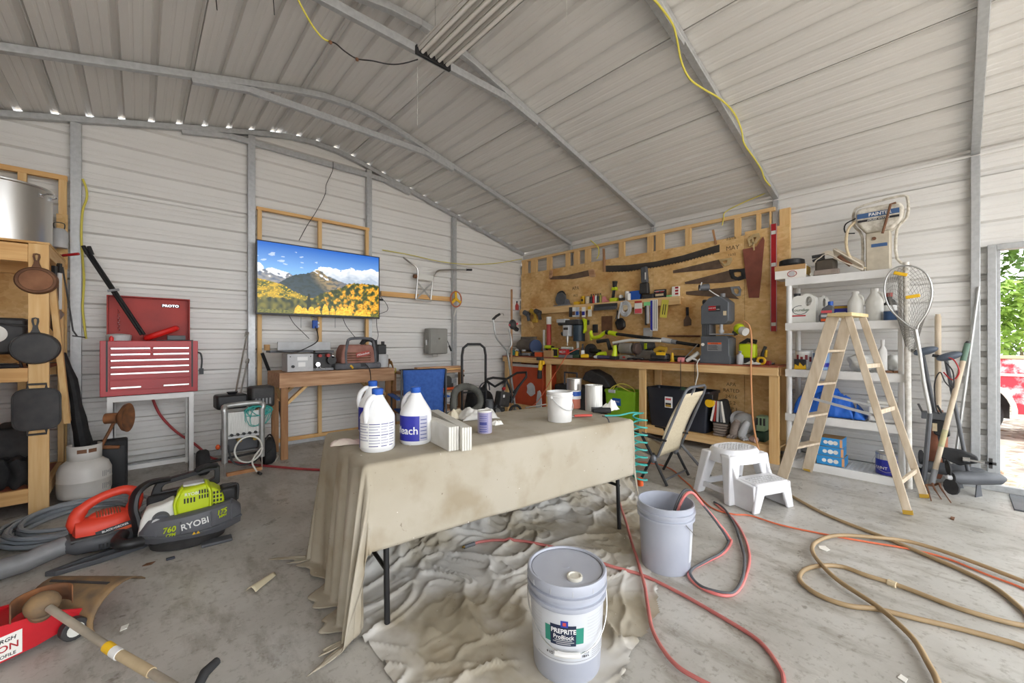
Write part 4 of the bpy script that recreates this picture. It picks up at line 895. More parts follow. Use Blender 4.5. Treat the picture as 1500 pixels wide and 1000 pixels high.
# ---- pressure washer
pw = T('pressure_washer', 'pressure washer with silver frame and two rubber wheels', 'pressure washer', (.745, 4.80, 0), rz=R(3))
mat('silver', 'a9aaa8', 'bcbdbb', rough=.35, metal=.6, scale=10)
for s in (-1, 1):
    b = B(); b.tube([(s * .155, -.10, .13), (s * .155, -.10, .62)], .026, 12); b.build('upright', 'silver', pw)
    b = B(); b.cyl((s * .155, -.10, .0), (s * .155, -.10, .13), .006); b.build('foot_rod', 'steel', pw)
b = B(); b.tube([(-.155, -.10, .60), (-.16, -.09, .645), (-.12, -.06, .665), (.12, -.06, .67), (.165, -.09, .65), (.155, -.10, .60)], .026, 10, sm=4); b.build('top_loop', 'silver', pw)
b = B(); b.box(-.14, -.12, .0, .15, -.08, .03); b.build('foot_board', 'plywood_edge', pw); b = B(); b.box(-.12, -.115, -.0, .10, -.085, .012); b.build('foot_pad', 'black_rubber', pw)
for s, w_, r, x in ((-1, .085, .12, -.29), (1, .10, .14, .245)):
    b = B(M=Matrix.Translation((x, .06 if s > 0 else .12, r)) @ Matrix.Rotation(R(90), 4, 'Y') ); b.lathe([(r * .5, -w_/2), (r * .9, -w_/2), (r, -w_ * .3), (r, w_ * .3), (r * .9, w_/2), (r * .5, w_/2)], 28); wh = b.build('wheel', 'black_rubber', pw)
    b = B(M=Matrix.Translation((x, .06 if s > 0 else .12, r)) @ Matrix.Rotation(R(90), 4, 'Y')); b.lathe([(r * .5, -w_ * .3), (r * .5, w_ * .3)], 20); b.build('hub', 'mid_grey', wh)
b = B(); b.cyl((-.28, .09, .12), (.24, .09, .14), .012); b.build('axle', 'iron', pw)
b = B(); b.box(-.20, .0, .62, .06, .20, .76); b.build('fuel_tank', 'black', pw, bev=.025, seg=3); b = B(); b.cyl((-.06, .08, .755), (-.06, .08, .785), .03, .05, 18); b.build('fuel_cap', 'black', pw)
b = B(); b.box(.09, .02, .60, .31, .22, .82); b.build('engine', 'iron', pw, bev=.03, seg=3)
for i in range(5): b = B(); b.box(.12 + i * .032, .005, .64, .137 + i * .032, .021, .70); b.build('fin', 'mid_grey', pw)
b = B(); b.box(-.15, -.03, .20, .15, .14, .42); b.build('pump', 'dark_grey', pw, bev=.02); b = B(); b.box(-.135, -.09, .38, .135, -.085, .60); b.build('front_panel', mat('cloudy', 'c9c9c4', 'e0e0dc', rough=.3, scale=20, stretch=(8, 1, .6)), pw)
b = B(); b.box(-.135, -.10, .35, .14, -.085, .375); b.build('nozzle_rail', 'light_grey', pw)
for i in range(5): b = B(); x = -.10 + i * .05; b.cyl((x, -.115, .385), (x, -.08, .385), .013); b.build('nozzle', 'black', pw)
for x in (-.04, .09): b = B(); b.cyl((x, -.13, .33), (x, -.06, .33), .02); b.build('fitting', 'brass', pw)
b = B(); b.ell((-.20, -.05, .28), (.02, .02, .025)); b.build('drain_cap', 'orange', pw)
b = B(); b.tube([(.03 + .115 * cos(a / 12 * 2 * PI) + .0, -.145 - .003 * (a % 2), .235 + .125 * sin(a / 12 * 2 * PI)) for a in range(13)] + [(.06, -.15, .12), (.075, -.2, .04), (.09, -.24, .012)], .008, 7, sm=3); b.build('white_hose', 'milky', pw)
b = B(); b.cyl((.09, -.24, .015), (.095, -.30, .015), .014); b.build('hose_end', 'black', pw)
b = B(); b.tube([(-.13, -.11, .30), (-.10, -.13, .14), (0, -.14, .09), (.12, -.12, .12), (.17, -.08, .25), (.24, -.05, .33), (.28, -.05, .22), (.2, -.09, .15)], .008, 6, sm=4); b.build('black_hose', 'black', pw)
b = B(); random.seed(3)
for k in range(14): b.tube([(.10 + .09 * cos(q) + random.uniform(-.03, .03) + .05 * (k % 3 == 0), -.08 + random.uniform(-.04, .02), .59 + .05 * sin(q) - (.09 if k % 4 == 0 else 0) * (q > 3)) for q in [0, 1.3, 2.6, 3.9, 5.2]], .0035, 5, closed=True, sm=3)
b.build('green_line', 'teal', pw, kind='stuff')
for dx, px0, py0, px1, py1, in ((0, 344, 582, 361, 492), (0, 350, 585, 362, 531)):
    p, q = at(px0, py0, y=5.1), at(px1, py1, y=5.5); b = B(); b.cyl(p, q, .009); b.cyl(q, q + (q - p).normalized() * .05, .02); solo(b, 'spray_lance', 'steel', 'longer metal spray lance leaning behind the pressure washer' if py1 < 500 else 'shorter metal spray lance leaning behind the pressure washer', 'lance')
cord('white_cable', [at(402, 669, z=.012), at(405, 666, z=.012), at(407, 669, z=.012), at(403, 675, z=.012), at(400, 677, z=.012)], .007, 'milky', 'loop of white hose lying behind the pressure washer', 'hose')
# ---- wall: steel walker frame, breaker box, handwheel
fr = T('tubular_rack', 'folding metal tube frame hung on the end wall', 'rack', tuple(at(622, 440, y=5.54))); l = fr.location; Q = lambda px, py, y=5.535: at(px, py, y=y) - l
b = B(); b.tube([Q(591, 377, 5.5), Q(600, 384), Q(609, 390), Q(612, 398), Q(611, 415), Q(609, 437)], .013, 8, sm=3); b.build('upright', 'steel', fr)
b = B(); b.tube([Q(631, 439), Q(633, 420), Q(635, 405), Q(641, 397), Q(652, 395), Q(684, 395, 5.45)], .013, 8, sm=3); b.build('upright', 'steel', fr); b = B(); b.cyl(Q(683, 395, 5.45), Q(691, 395, 5.44), .018); b.build('grip', 'black_rubber', fr)
b = B(); b.bar(Q(611, 404), Q(634, 408), .02, .09, (0, 0, 1)); b.build('cross_plate', 'milky', fr)
for a, c in (((610, 437), (634, 413)), ((612, 414), (632, 438)), ((608, 438), (632, 441))): b = B(); b.bar(Q(*a), Q(*c), .008, .022); b.build('cross_brace', 'silver', fr)
b = B(); b.cyl(Q(606, 404), Q(610, 405), .03); b.build('hinge', 'rust_iron', fr)
nb = T('nailer_board', 'horizontal timber board on the end wall under the tube frame', 'board', tuple(at(620, 435, y=5.585))); b = B(); pl, pr = at(557, 430, y=5.59) - nb.location, at(660, 440, y=5.59) - nb.location; b.box(pl.x, -.03, -.035, pr.x, .01, .035); b.build('board', 'lumber_x', nb, bev=.002)
pt = at(622, 500, y=5.56); bb = T('breaker_box', 'grey metal electrical box mounted on the end wall', 'electrical box', (3.42, 5.585, 1.29)); b = B()
b.prism([(-.16, -.20), (-.16, .20), (.17, .20), (.17, -.20)], -.16, 0); b.build('body', mat('box_grey', '8e8d87', '9a9993', rough=.5, scale=4), bb, bev=.02, seg=3)
b = B(); b.box(-.15, -.175, -.19, .16, -.161, .19); b.build('door', 'box_grey', bb, bev=.006); b = B(); b.cyl((.0, -.19, .04), (0, -.175, .04), .014); b.build('latch', 'chrome', bb); b = B(); b.box(-.172, -.11, -.06, -.161, -.07, .02); b.build('side_latch', 'chrome', bb)
b = B(); b.tube([(-.05, -.08, -.20), (-.06, -.09, -.24), (.03, -.09, -.24), (.03, -.08, -.20)], .006, 6); b.build('bail', 'steel', bb)
hw = T('steering_wheel', 'small rusty orange wheel with yellow spokes on the steel post', 'wheel', tuple(at(668, 438, y=5.50))); b = B(); b.tube([(.105 * cos(a / 20 * 2 * PI), 0, .125 * sin(a / 20 * 2 * PI)) for a in range(20)], .012, 8, closed=True); b.build('rim', mat('faded_orange', 'b5654a', 'c27a58', rough=.7, scale=12), hw)
for a in (95, 215, 335): b = B(); b.prism([(.02 * cos(R(a + 60)), .02 * sin(R(a + 60))), (.02 * cos(R(a - 60)), .02 * sin(R(a - 60))), (.10 * cos(R(a - 10)), .12 * sin(R(a - 10))), (.10 * cos(R(a + 10)), .12 * sin(R(a + 10)))], -.01, .005); b.build('spoke', 'yellow', hw)
b = B(); b.cyl((0, -.02, 0), (0, .06, 0), .024); b.build('hub', 'yellow', hw)
b = B(); b.tube([at(668, 452, y=5.52), at(665, 463, y=5.52)], .012, 8); b.tube([at(665, 463, y=5.52), at(664, 490, y=5.53), at(664, 500, y=5.53)], .004, 6); solo(b, 'grease_gun_cord', 'milky', 'white-ended cable hanging below the rusty wheel', 'cable')
b = B(); b.tube([at(651, 492, y=5.5), at(655, 498, y=5.5), at(658, 506, y=5.5)], .006, 6); b.tube([at(658, 506, y=5.5), at(661, 514, y=5.5)], .014, 8); solo(b, 'hanging_plug', 'black_rubber', 'black plug end hanging under the electrical box', 'plug')
# yellow cable on the wall
cord('yellow_cable', [at(560, 366, y=5.6), at(600, 373, y=5.6), at(640, 382, y=5.6), at(670, 386, y=5.54), at(700, 387, y=5.6), at(730, 385, y=5.6), at(765, 379, y=5.58)], .006, 'yellow_cord', 'long yellow cable strung along the end wall to the corner')
cord('yellow_cable', [at(121, 262, y=5.57), at(126, 275, y=5.57), at(127, 290, y=5.57), at(121, 310, y=5.57), at(119, 345, y=5.57), at(121, 380, y=5.57), at(123, 410, y=5.57), at(121, 450, y=5.57), at(124, 480, y=5.57), at(126, 496, y=5.57)], .009, 'yellow_cord', 'yellow cable hanging down beside the left steel post')
# ================================================================== the far corner
mat('chair_blue', '2f56a0', '3a63b0', rough=.8, scale=30)
cc = T('camp_chair', 'blue folding camp chair before the end wall', 'chair', (2.50, 4.42, 0), rz=R(165))
b = B(); b.grid(lambda u, v: ((u - .5) * (.50 - .03 * math.sin(v * PI)), .22 + .06 * v + .03 * (1 - (2*u-1)**2), .42 + .54 * v), 12, 10); b.build('back', 'chair_blue', cc, thick=.008)
b = B(); b.grid(lambda u, v: ((u - .5) * .5, -.22 + .45 * v, .45 - .05 * math.sin(u * PI) * math.sin(v * PI)), 10, 10); b.build('seat', 'chair_blue', cc, thick=.008)
b = B(); b.tube([(-.25, .22, .42), (-.252, .25, .7), (-.25, .28, .965), (0, .31, .965), (.25, .28, .965), (.252, .25, .7), (.25, .22, .42)], .008, 6); b.build('back_piping', 'black', cc)
for s in (-1, 1):
    b = B(); b.tube([(s * .27, .26, 0), (s * .26, .28, .96)], .011, 8); b.build('leg', 'dark_grey', cc); b = B(); b.tube([(s * .27, -.26, 0), (s * .27, -.24, .62)], .011, 8); b.build('leg', 'dark_grey', cc)
    b = B(); b.cyl((s * .27, -.25, .03), (-s * .05, .25, .42), .009); b.build('cross_tube', 'dark_grey', cc); b = B(); b.cb((s * .28, .0, .63), (.07, .54, .02)); b.build('armrest', 'chair_blue', cc, bev=.008)
# small table loaded with boards and saws
kt = T('saw_table', 'cluttered table with a portable table saw at the end wall', 'table', (3.05, 5.12, 0)); 
b = B(); b.box(-.46, -.26, .84, .46, .26, .87); b.build('top', 'old_wood', kt, bev=.004)
for x in (-.42, .42):
    for y in (-.22, .22): b = B(); b.box(x - .03, y - .03, 0, x + .03, y + .03, .838); b.build('leg', 'old_wood_v', kt, bev=.003)
for z in (.30, .56): b = B(); b.box(-.45, -.25, z, .45, .25, z + .025); b.build('shelf', 'old_wood', kt, bev=.003)
s_ = T('table_saw', 'portable table saw with black motor under the boards', 'saw', (3.12, 5.04, .586)); b = B(); b.box(-.22, -.16, .10, .24, .20, .25); b.build('housing', mat('saw_grey', '8f8d88', '7a7874', rough=.6, scale=8), s_, bev=.01)
b = B(); b.box(-.20, -.14, 0, .22, .16, .099); b.build('stand', 'iron', s_); b = B(); b.cyl((.05, -.26, .15), (.05, -.16, .15), .07, n=20); b.build('motor', 'iron', s_, bev=.008); b = B(); b.cyl((-.08, -.20, .15), (-.08, -.16, .15), .05, n=16); b.build('wheel', 'iron', s_)
b = B(); b.box(.10, -.28, .12, .18, -.262, .18); b.build('label_plate', 'mid_grey', s_); b = B(); b.box(.245, -.10, .17, .40, -.04, .21); b.build('fence_clamp', 'mid_grey', s_, bev=.004); b = B(); b.cyl((.40, -.07, .19), (.46, -.07, .19), .016); b.build('knob', 'black', s_)
for k, (x0, x1, y0, z0, m) in enumerate(((-.34, .42, -.16, 0, 'lumber_x'), (-.28, .44, -.08, .026, 'old_wood'), (-.40, .30, .04, 0, 'old_wood'))):
    b = B(); b.box(x0, y0, z0, x1, y0 + .09, z0 + .025); o = T('plank', ['pale timber plank lying on the saw table edge', 'weathered timber plank on top of the saw table boards', 'dark plank at the back of the saw table'][k], 'plank', (3.10, 5.08, .873), rz=R(2 - 3 * k)); b.build('board', m, o, bev=.002)
b = B(); b.lathe([(.02, 0), (.075, .004), (.115, .04), (.12, .04), (.08, 0)], 24, c=(2.645, 4.95, .8705)); solo(b, 'black_pan', 'iron', 'shallow black pan on the saw table corner', 'pan')
b = B(); b.box(2.95, 4.86, .873, 3.0, 4.9, .915); solo(b, 'blue_box', 'blue', 'tiny blue box among the saw table boards', 'box', bev=.003)
t = T('orange_saw', 'orange handled bow saw on the saw table lower shelf', 'saw', (3.27, 4.89, .586)); b = B(); b.tube([(-.25, -.05, .022), (-.1, -.05, .032), (.1, -.05, .03), (.2, -.05, .022)], .02, 8); b.build('handle', 'orange', t)
t = T('wood_clamp', 'red and pale clamp block on the saw table shelf', 'clamp', (2.92, 4.90, .326)); b = B(); b.box(-.12, -.03, 0, .12, .03, .06); b.build('jaw', 'red_dusty', t, bev=.006); b = B(); b.box(-.14, -.035, .061, .14, .03, .09); b.build('jaw', 'lumber_x', t, bev=.006)
# black hand truck
ht = T('hand_truck', 'black hand truck with tall looped handle', 'hand truck', (3.60, 4.75, 0), rz=R(-12)); b = B(); b.tube([(-.19, 0, .10), (-.19, 0, 1.08), (-.17, 0, 1.19), (-.10, 0, 1.245), (.10, 0, 1.245), (.17, 0, 1.19), (.19, 0, 1.08), (.19, 0, .10)], .019, 10); b.build('frame', 'black', ht)
for z in (.25, .55): b = B(); b.cyl((-.19, 0, z), (.19, 0, z), .012); b.build('crossbar', 'black', ht)
b = B(); b.box(-.2, -.22, .005, .2, .02, .02); b.build('toe_plate', 'black', ht)
for s in (-1, 1): b = B(M=Matrix.Translation((s * .24, .06, .115)) @ Matrix.Rotation(R(90), 4, 'Y')); b.lathe([(.05, -.025), (.10, -.03), (.115, -.012), (.115, .012), (.10, .03), (.05, .025)], 24); b.build('wheel', 'black_rubber', ht)
# big ribbed hoses
rh = T('ribbed_hose', 'thick black ribbed vacuum hose looped behind the cloth covered table', 'hose', (3.15, 4.15, 0)); pts = [at(655, 640, y=4.0), at(668, 618, y=4.05), at(664, 595, y=4.1), at(668, 572, y=4.15), at(684, 566, y=4.2), at(700, 574, y=4.22), at(703, 592, y=4.2), at(690, 603, y=4.15), at(672, 606, y=4.1), at(652, 612, y=4.0), at(640, 632, y=3.9)]
P_ = spl([Vector(p) - rh.location for p in pts], 12); b = B(); b.tube(P_, [.042 + .004 * (i % 2) for i in range(len(P_))], 12); b.build('tube', mat('hose_dark', '55554f', '6a6a64', rough=.7, scale=12), rh)
b = B(); b.tube([(3.0, 4.1, .06), (3.2, 4.05, .05), (3.35, 4.15, .05), (3.2, 4.3, .05), (2.95, 4.25, .05), (2.85, 4.0, .05), (2.95, 3.85, .05)], .045, 12, sm=8); b.M = Matrix(); solo(b, 'ribbed_hose', 'hose_dark', 'dark hose lying on the floor below the looped hose', 'hose')
bf = T('bicycle_frame', 'small black motorised bicycle leaning by the workbench corner', 'bicycle', (4.05, 4.6, 0)); l = bf.location; Q = lambda px, py, y=4.6: at(px, py, y=y) - l
for pts in ([(711, 556), (722, 553), (742, 555)], [(711, 556), (716, 560), (725, 566), (742, 556)], [(742, 555), (757, 546), (771, 545)], [(771, 545), (771, 552), (752, 575)], [(742, 557), (735, 578), (725, 598)], [(771, 551), (760, 566), (748, 590)], [(742, 557), (748, 572), (750, 590)]):
    b = B(); b.tube([Q(*p) for p in pts], .018, 8); b.build('tube', 'black', bf)
for px, py in ((728, 608), (756, 606)): b = B(); c = Q(px, py); b.tube([c + Vector((.13 * cos(a / 16 * 2 * PI), .02, .13 * sin(a / 16 * 2 * PI))) for a in range(16)], .02, 8, closed=True); b.build('tyre', 'black_rubber', bf)
b = B(); b.cb(Q(736, 584), (.20, .14, .22), (0, R(12), 0)); b.build('motor', 'iron', bf, bev=.02); b = B(); b.cb(Q(738, 580, 4.52), (.03, .01, .04)); b.build('sticker', 'white', bf); b = B(); b.ell(Q(738, 569, 4.54), (.03, .03, .025)); b.build('cap', 'red', bf)
b = B(); c = Q(739, 580); b.cyl(c, c + Vector((0, .03, 0)), .04); b.build('chainring', 'iron', bf)
t = T('small_canister', 'dark grey ribbed canister standing by the looped hose', 'canister', (3.48, 4.25, 0)); b = B(); b.lathe([(.05, 0), (.055, .02), (.055, .45), (.045, .47), (.05, .475), (.05, .50)], 18); b.build('body', 'dark_grey', t)
# silver trimmer with Y handle
yt = T('y_handle_trimmer', 'silver Y-handled trimmer leaning on the workbench end', 'trimmer', (4.45, 4.75, 0)); l = yt.location; Q = lambda px, py, y=4.75: at(px, py, y=y) - l
b = B(); b.tube([Q(743, 514), Q(747, 540), Q(752, 575), Q(755, 600), Q(754, 640)], .016, 10); b.build('shaft', 'silver', yt); b = B(); b.tube([Q(755, 598), Q(762, 605), Q(768, 615)], .010, 8); b.build('brace', 'silver', yt)
b = B(); b.tube([Q(743, 514), Q(735, 505), Q(727, 494), Q(724, 480), Q(722, 468)], .013, 8, sm=3); b.build('handlebar', 'silver', yt); b = B(); b.tube([Q(743, 514), Q(749, 505), Q(748, 492), Q(745, 482)], .013, 8, sm=3); b.build('handlebar', 'silver', yt)
b = B(); b.tube([Q(722, 468), Q(727, 463), Q(732, 460)], .02, 8); b.build('grip', 'black_rubber', yt); b = B(); b.tube([Q(732, 460), Q(737, 459), Q(738, 462)], .006, 6); b.build('brake_lever', 'steel', yt)
b = B(); b.ell(Q(751, 475), (.07, .05, .08)); b.build('motor_head', 'iron', yt); b = B(); b.bar(Q(746, 476), Q(758, 474), .03, .03); b.build('trigger', mat('pink_red', 'd4525a', rough=.5), yt); b = B(); b.cb(Q(755, 481), (.1, .06, .05), (0, R(30), 0)); b.build('guard', 'black', yt)
b = B(); b.tube([at(749, 610, y=5.1), at(749.5, 424, y=5.45)], .018, 8); solo(b, 'wooden_pole', 'old_wood_v', 'long wooden pole standing in the corner', 'pole')
# under the bench, first bay
oc = T('orange_cabinet', 'rust orange metal cabinet under the workbench corner', 'cabinet', (5.06, 4.99, .184), rz=SIDE); b = B(); b.box(-.40, -.12, 0, .36, .22, .70); b.build('body', mat('orange_red', 'b84420', 'c4502a', rough=.5, scale=5), oc, bev=.01)
b = B(); b.box(-.40, -.125, .66, .36, -.115, .705); b.build('top_strip', 'steel', oc); b = B(); b.M = Matrix.Translation((.08, -.122, .28)); b.prism([(.10 * cos(a / 12 * 2 * PI) * (1 + .2 * sin(3 * a)), .12 * sin(a / 12 * 2 * PI)) for a in range(12)], -.001, .001); b.build('paint_patch', 'light_grey', oc)
t = T('reciprocating_saw', 'yellow and black cordless saw hung on the workbench front', 'saw', tuple(at(791, 540, x=4.82)), rz=SIDE); b = B(); b.tube([(.03, 0, .14), (.015, 0, .06), (.0, 0, -.02)], [.04, .045, .035], 10, flat=.8); b.build('body', 'yellow', t)
b = B(); b.tube([(-.005, 0, -.02), (-.01, 0, -.16)], [.04, .045], 10, flat=.8); b.build('grip', 'black_rubber', t); b = B(); b.cb((.0, 0, .165), (.12, .06, .05)); b.build('shoe', 'iron', t, bev=.008); b = B(); b.cb((.065, 0, .10), (.05, .05, .06)); b.build('guard', 'yellow', t, bev=.01)
flatthing('fan_blade', 'pale grey blade shaped board leaning under the workbench', 'blade', (4.80, at(789, 605, x=4.80).y, 0), SIDE, [('blade', 'light_grey', [(-.08, 0), (.06, 0), (.07, .3), (.05, .45), (.02, .49), (-.02, .47), (-.05, .3)], -.006, .006)])
cord('orange_cable', [at(775, 598, x=4.6), at(790, 585, x=4.7), at(805, 560, x=4.78), at(822, 533, x=4.83), at(830, 520, x=4.845), at(837, 515, x=4.88), at(848, 510, x=5.05)], .006, mat('orange_cord', 'd9704c', rough=.6), 'thin orange cord slung up to the workbench top')
t = T('equipment_bag', 'dark lumpy equipment bag lying behind the hand truck', 'bag', (4.06, 5.2, 0)); b = B()
b.grid(lambda u, v: (-.24 + .48 * u, -.16 + .32 * v, .002 + .62 * (1 - (2*u-1) ** 4) ** .6 * (1 - (2*v-1) ** 4) ** .5 * (.82 + .35 * nz(u * 3, v * 3, 5))), 18, 14); b.build('body', 'black_rubber', t); b = B(); b.tube([(-.12, -.1, .50), (-.06, -.14, .62), (.06, -.14, .62), (.12, -.1, .50)], .012, 6, sm=4); b.build('handle', 'dark_grey', t)
# ================================================================== on the workbench, the ledge and the OSB
def BP(px, py, x=5.1): return at(px, py, x=x)
def bench(px, x=5.1): return Vector((x, at(px, 500, x=x).y, BT))     # standing on the bench top
def sbox(name, m, label, cat, px0, px1, h, x=5.1, dep=.08, z=BT, parts=None, bev=.004, rz=0):
    """a box between two columns of the photo, standing at z"""
    ya, yb = at(px0, 500, x=x).y, at(px1, 500, x=x).y; w_ = abs(ya - yb)
    t = T(name, label, cat, (x, (ya + yb) / 2, z), rz=SIDE + rz); b = B(); b.box(-w_/2, 0, 0, w_/2, dep, h); b.build('body', m, t, bev=bev)
    t['w'] = w_; return t
def can(name, label, px, r, h, m, x=5.1, z=BT, lid='light_grey', cat='can', band=None, y=None):
    t = T(name, label, cat, (x, at(px, 500, x=x).y if y is None else y, z), rz=SIDE); b = B(); b.lathe([(r, 0), (r, h * .93), (r * .96, h * .95)], 20); b.build('body', m, t)
    b = B(); b.lathe([(r * .99, h * .93), (r * .99, h), (r * .88, h), (r * .85, h * .975), (0, h * .975)], 20); b.build('lid', lid, t)
    if band: b = B(); b.lathe([(r * 1.004, h * .2), (r * 1.004, h * .72)], 20, cap=False); b.build('label_band', band, t)
    return t
def bottle(name, label, px, r, h, m, cap='black', x=5.1, z=BT, cat='bottle', band=None):
    t = T(name, label, cat, (x, at(px, 500, x=x).y, z), rz=SIDE); b = B(); b.lathe([(r * .9, 0), (r, h * .03), (r, h * .62), (r * .85, h * .70), (r * .38, h * .8), (r * .38, h * .86)], 16); b.build('body', m, t)
    b = B(); b.lathe([(r * .45, h * .86), (r * .45, h)], 12); b.build('cap', cap, t)
    if band: b = B(); b.lathe([(r * 1.01, h * .15), (r * 1.01, h * .55)], 16, cap=False); b.build('label_band', band, t)
    return t
def drill(name, label, loc, rz, m='lime', lying=False, sc=1):
    t = T(name, label, 'drill', loc, rot=(R(90) if lying else 0, 0, rz)); k = sc
    b = B(); b.tube([(-.09*k, 0, .16*k), (.03*k, 0, .16*k), (.06*k, 0, .16*k)], [.032*k, .034*k, .026*k], 12); b.build('body', m, t); b = B(); b.tube([(.06*k, 0, .16*k), (.11*k, 0, .16*k)], [.024*k, .014*k], 10); b.build('chuck', 'black', t)
    b = B(); b.tube([(-.05*k, 0, .14*k), (-.06*k, 0, .05*k)], .022*k, 10); b.build('grip', 'black_rubber', t); b = B(); b.cb((-.05*k, 0, .025*k), (.10*k, .07*k, .05*k)); b.build('battery', m, t, bev=.006); return t
# --- far end of the bench
can('paint_can', 'small blue can on the far end of the workbench', 752, .05, .10, 'teal', x=5.2)
t = T('disc_sander', 'dusty bench sander with a round blue disc', 'sander', bench(775), rz=SIDE); b = B(); b.box(-.22, -.08, 0, .22, .12, .05); b.build('base', 'dark_grey', t, bev=.01)
b = B(); b.tube([(-.24, 0, .17), (-.16, 0, .19), (.12, 0, .19)], [.09, .115, .115], 18); b.build('motor', mat('motor_brown', '5b534a', '6b6258', rough=.6, scale=8), t, bev=.008); b = B(); b.cyl((.16, -.02, .17), (.20, -.03, .17), .12, n=24); b.build('disc', mat('disc_blue', '3a4a6c', rough=.6), t)
b = B(); b.box(-.2, -.02, .30, .12, .08, .34); b.build('belt_cover', 'motor_brown', t, bev=.01)
for x in (-.2, -.02): b = B(); b.cyl((x, -.14, .10), (x, -.08, .10), .02); b.build('knob', 'light_grey', t)
bottle('small_bottle', 'small yellow and black bottle beside the disc sander', 757, .03, .10, 'yellow', x=4.93)
t = T('hand_plane', 'small silver hand tool before the disc sander', 'hand tool', bench(771, 4.93), rz=SIDE); b = B(); b.tube([(-.08, 0, .03), (.08, 0, .035)], .025, 10); b.build('body', 'mid_grey', t)
sbox('orange_case', 'orange', 'small orange tool case near the far bench end', 'case', 783, 794, .075, x=4.95)
t = sbox('saw_blade_box', 'mid_grey', 'flat grey box lying on the orange case', 'box', 781, 796, .02, x=4.945, z=BT + .076, dep=.1)
t = T('red_tube', 'tall red tube with white cap on the workbench', 'tube', bench(804, 5.2), rz=SIDE); b = B(); b.cyl((0, 0, 0), (0, 0, .55), .042, n=14); b.build('tube', mat('tube_red', 'b8443c', rough=.5), t); b = B(); b.cyl((0, 0, .55), (0, 0, .68), .044, n=14); b.build('cap', 'paper', t)
b = B(); p = bench(797, 5.22); b.cyl(p, p + Vector((.0, .0, .46)), .022); solo(b, 'white_rod', 'milky', 'white plastic rod standing beside the red tube', 'rod')
drill('cordless_drill', 'lime green drill standing beneath the red tube', bench(804.5, 5.12), SIDE)
sbox('paper_packet', 'cardboard', 'tan paper packet on the workbench edge', 'packet', 796, 808, .11, x=4.92, dep=.05)
t = sbox('blade_pack', 'iron', 'black pack with lime green border on the workbench', 'packet', 808, 818, .15, x=4.975, dep=.03); b = B(); w_ = t['w']; b.ring([(-w_/2, 0), (w_/2, 0), (w_/2, .15), (-w_/2, .15)], [(-w_/2+.02, .02), (w_/2-.02, .02), (w_/2-.02, .13), (-w_/2+.02, .13)], -.004, -.001); b.build('border', 'lime', t)
t = sbox('red_tool_box', mat('mil_red', 'c02a2c', rough=.45), 'red tool box with white lettering on the workbench', 'box', 818, 830, .085, x=4.935, dep=.07, z=BT + .046); text('MILW', .05, 'white', t, (0, -.002, .043), bold=.01)
sbox('teal_case', mat('dark_teal', '37575a', rough=.5), 'long dark teal case behind the red tool box', 'case', 818, 842, .09, x=5.1, dep=.12, z=BT + .031)
b = B(); p = bench(823, 5.13); b.cyl(p + Vector((0, 0, .145)), bench(839, 5.13) + Vector((0, 0, .145)), .022); solo(b, 'white_tube', 'milky', 'white tube lying on the dark teal case', 'tube')
sbox('grey_tray', 'mid_grey', 'low grey tray at the bench edge under the drill press', 'tray', 818, 838, .045, x=4.92, dep=.1)
sbox('green_bit_case', mat('dark_green', '3e5a40', rough=.6), 'small green bit case at the bench edge', 'case', 839, 848, .05, x=4.93, dep=.07)
# --- drill press
dp = T('drill_press', 'bench drill press with grey head and belt cover', 'drill press', bench(839, 5.16), rz=SIDE)
b = B(); b.box(-.13, -.12, 0, .13, .17, .03); b.build('base', 'dark_grey', dp, bev=.006); b = B(); b.cyl((0, .13, .03), (0, .13, .62), .025); b.build('column', 'milky', dp)
b = B(); b.box(-.22, -.12, .52, .22, .16, .60); b.build('belt_cover', 'iron', dp, bev=.015); b = B(); b.box(-.24, -.13, .56, -.06, -.0, .62); b.build('pulley_guard', 'light_grey', dp, bev=.01); b = B(); b.box(-.11, -.12, .34, -.0, .0, .519); b.build('head', 'light_grey', dp, bev=.01); b = B(); b.box(-.09, -.123, .44, .0, -.1205, .48); b.build('label_plate', 'iron', dp)
b = B(); b.cyl((.11, .02, .26), (.11, .02, .519), .095, n=20); b.build('motor', mat('motor_blue', '2a3a48', '34444f', rough=.5, scale=5), dp, bev=.008); b = B(); b.cyl((-.06, -.06, .24), (-.06, -.06, .34), .018, .024); b.cyl((-.06, -.06, .19), (-.06, -.06, .24), .007); b.build('chuck', 'steel', dp); b = B(); b.cyl((-.17, -.06, .38), (-.10, -.06, .40), .035); b.build('feed_hub', 'iron', dp)
b = B(); b.prism([(.21, .62), (.27, .60), (.27, .42), (.23, .38), (.245, .46), (.24, .55)], -.04, .02); b.build('feed_handle', 'lime', dp, bev=.006)
bottle('glue_bottle', 'dark glue bottle with white label beside the drill press', 853.5, .028, .22, 'iron', x=4.97, band='white')
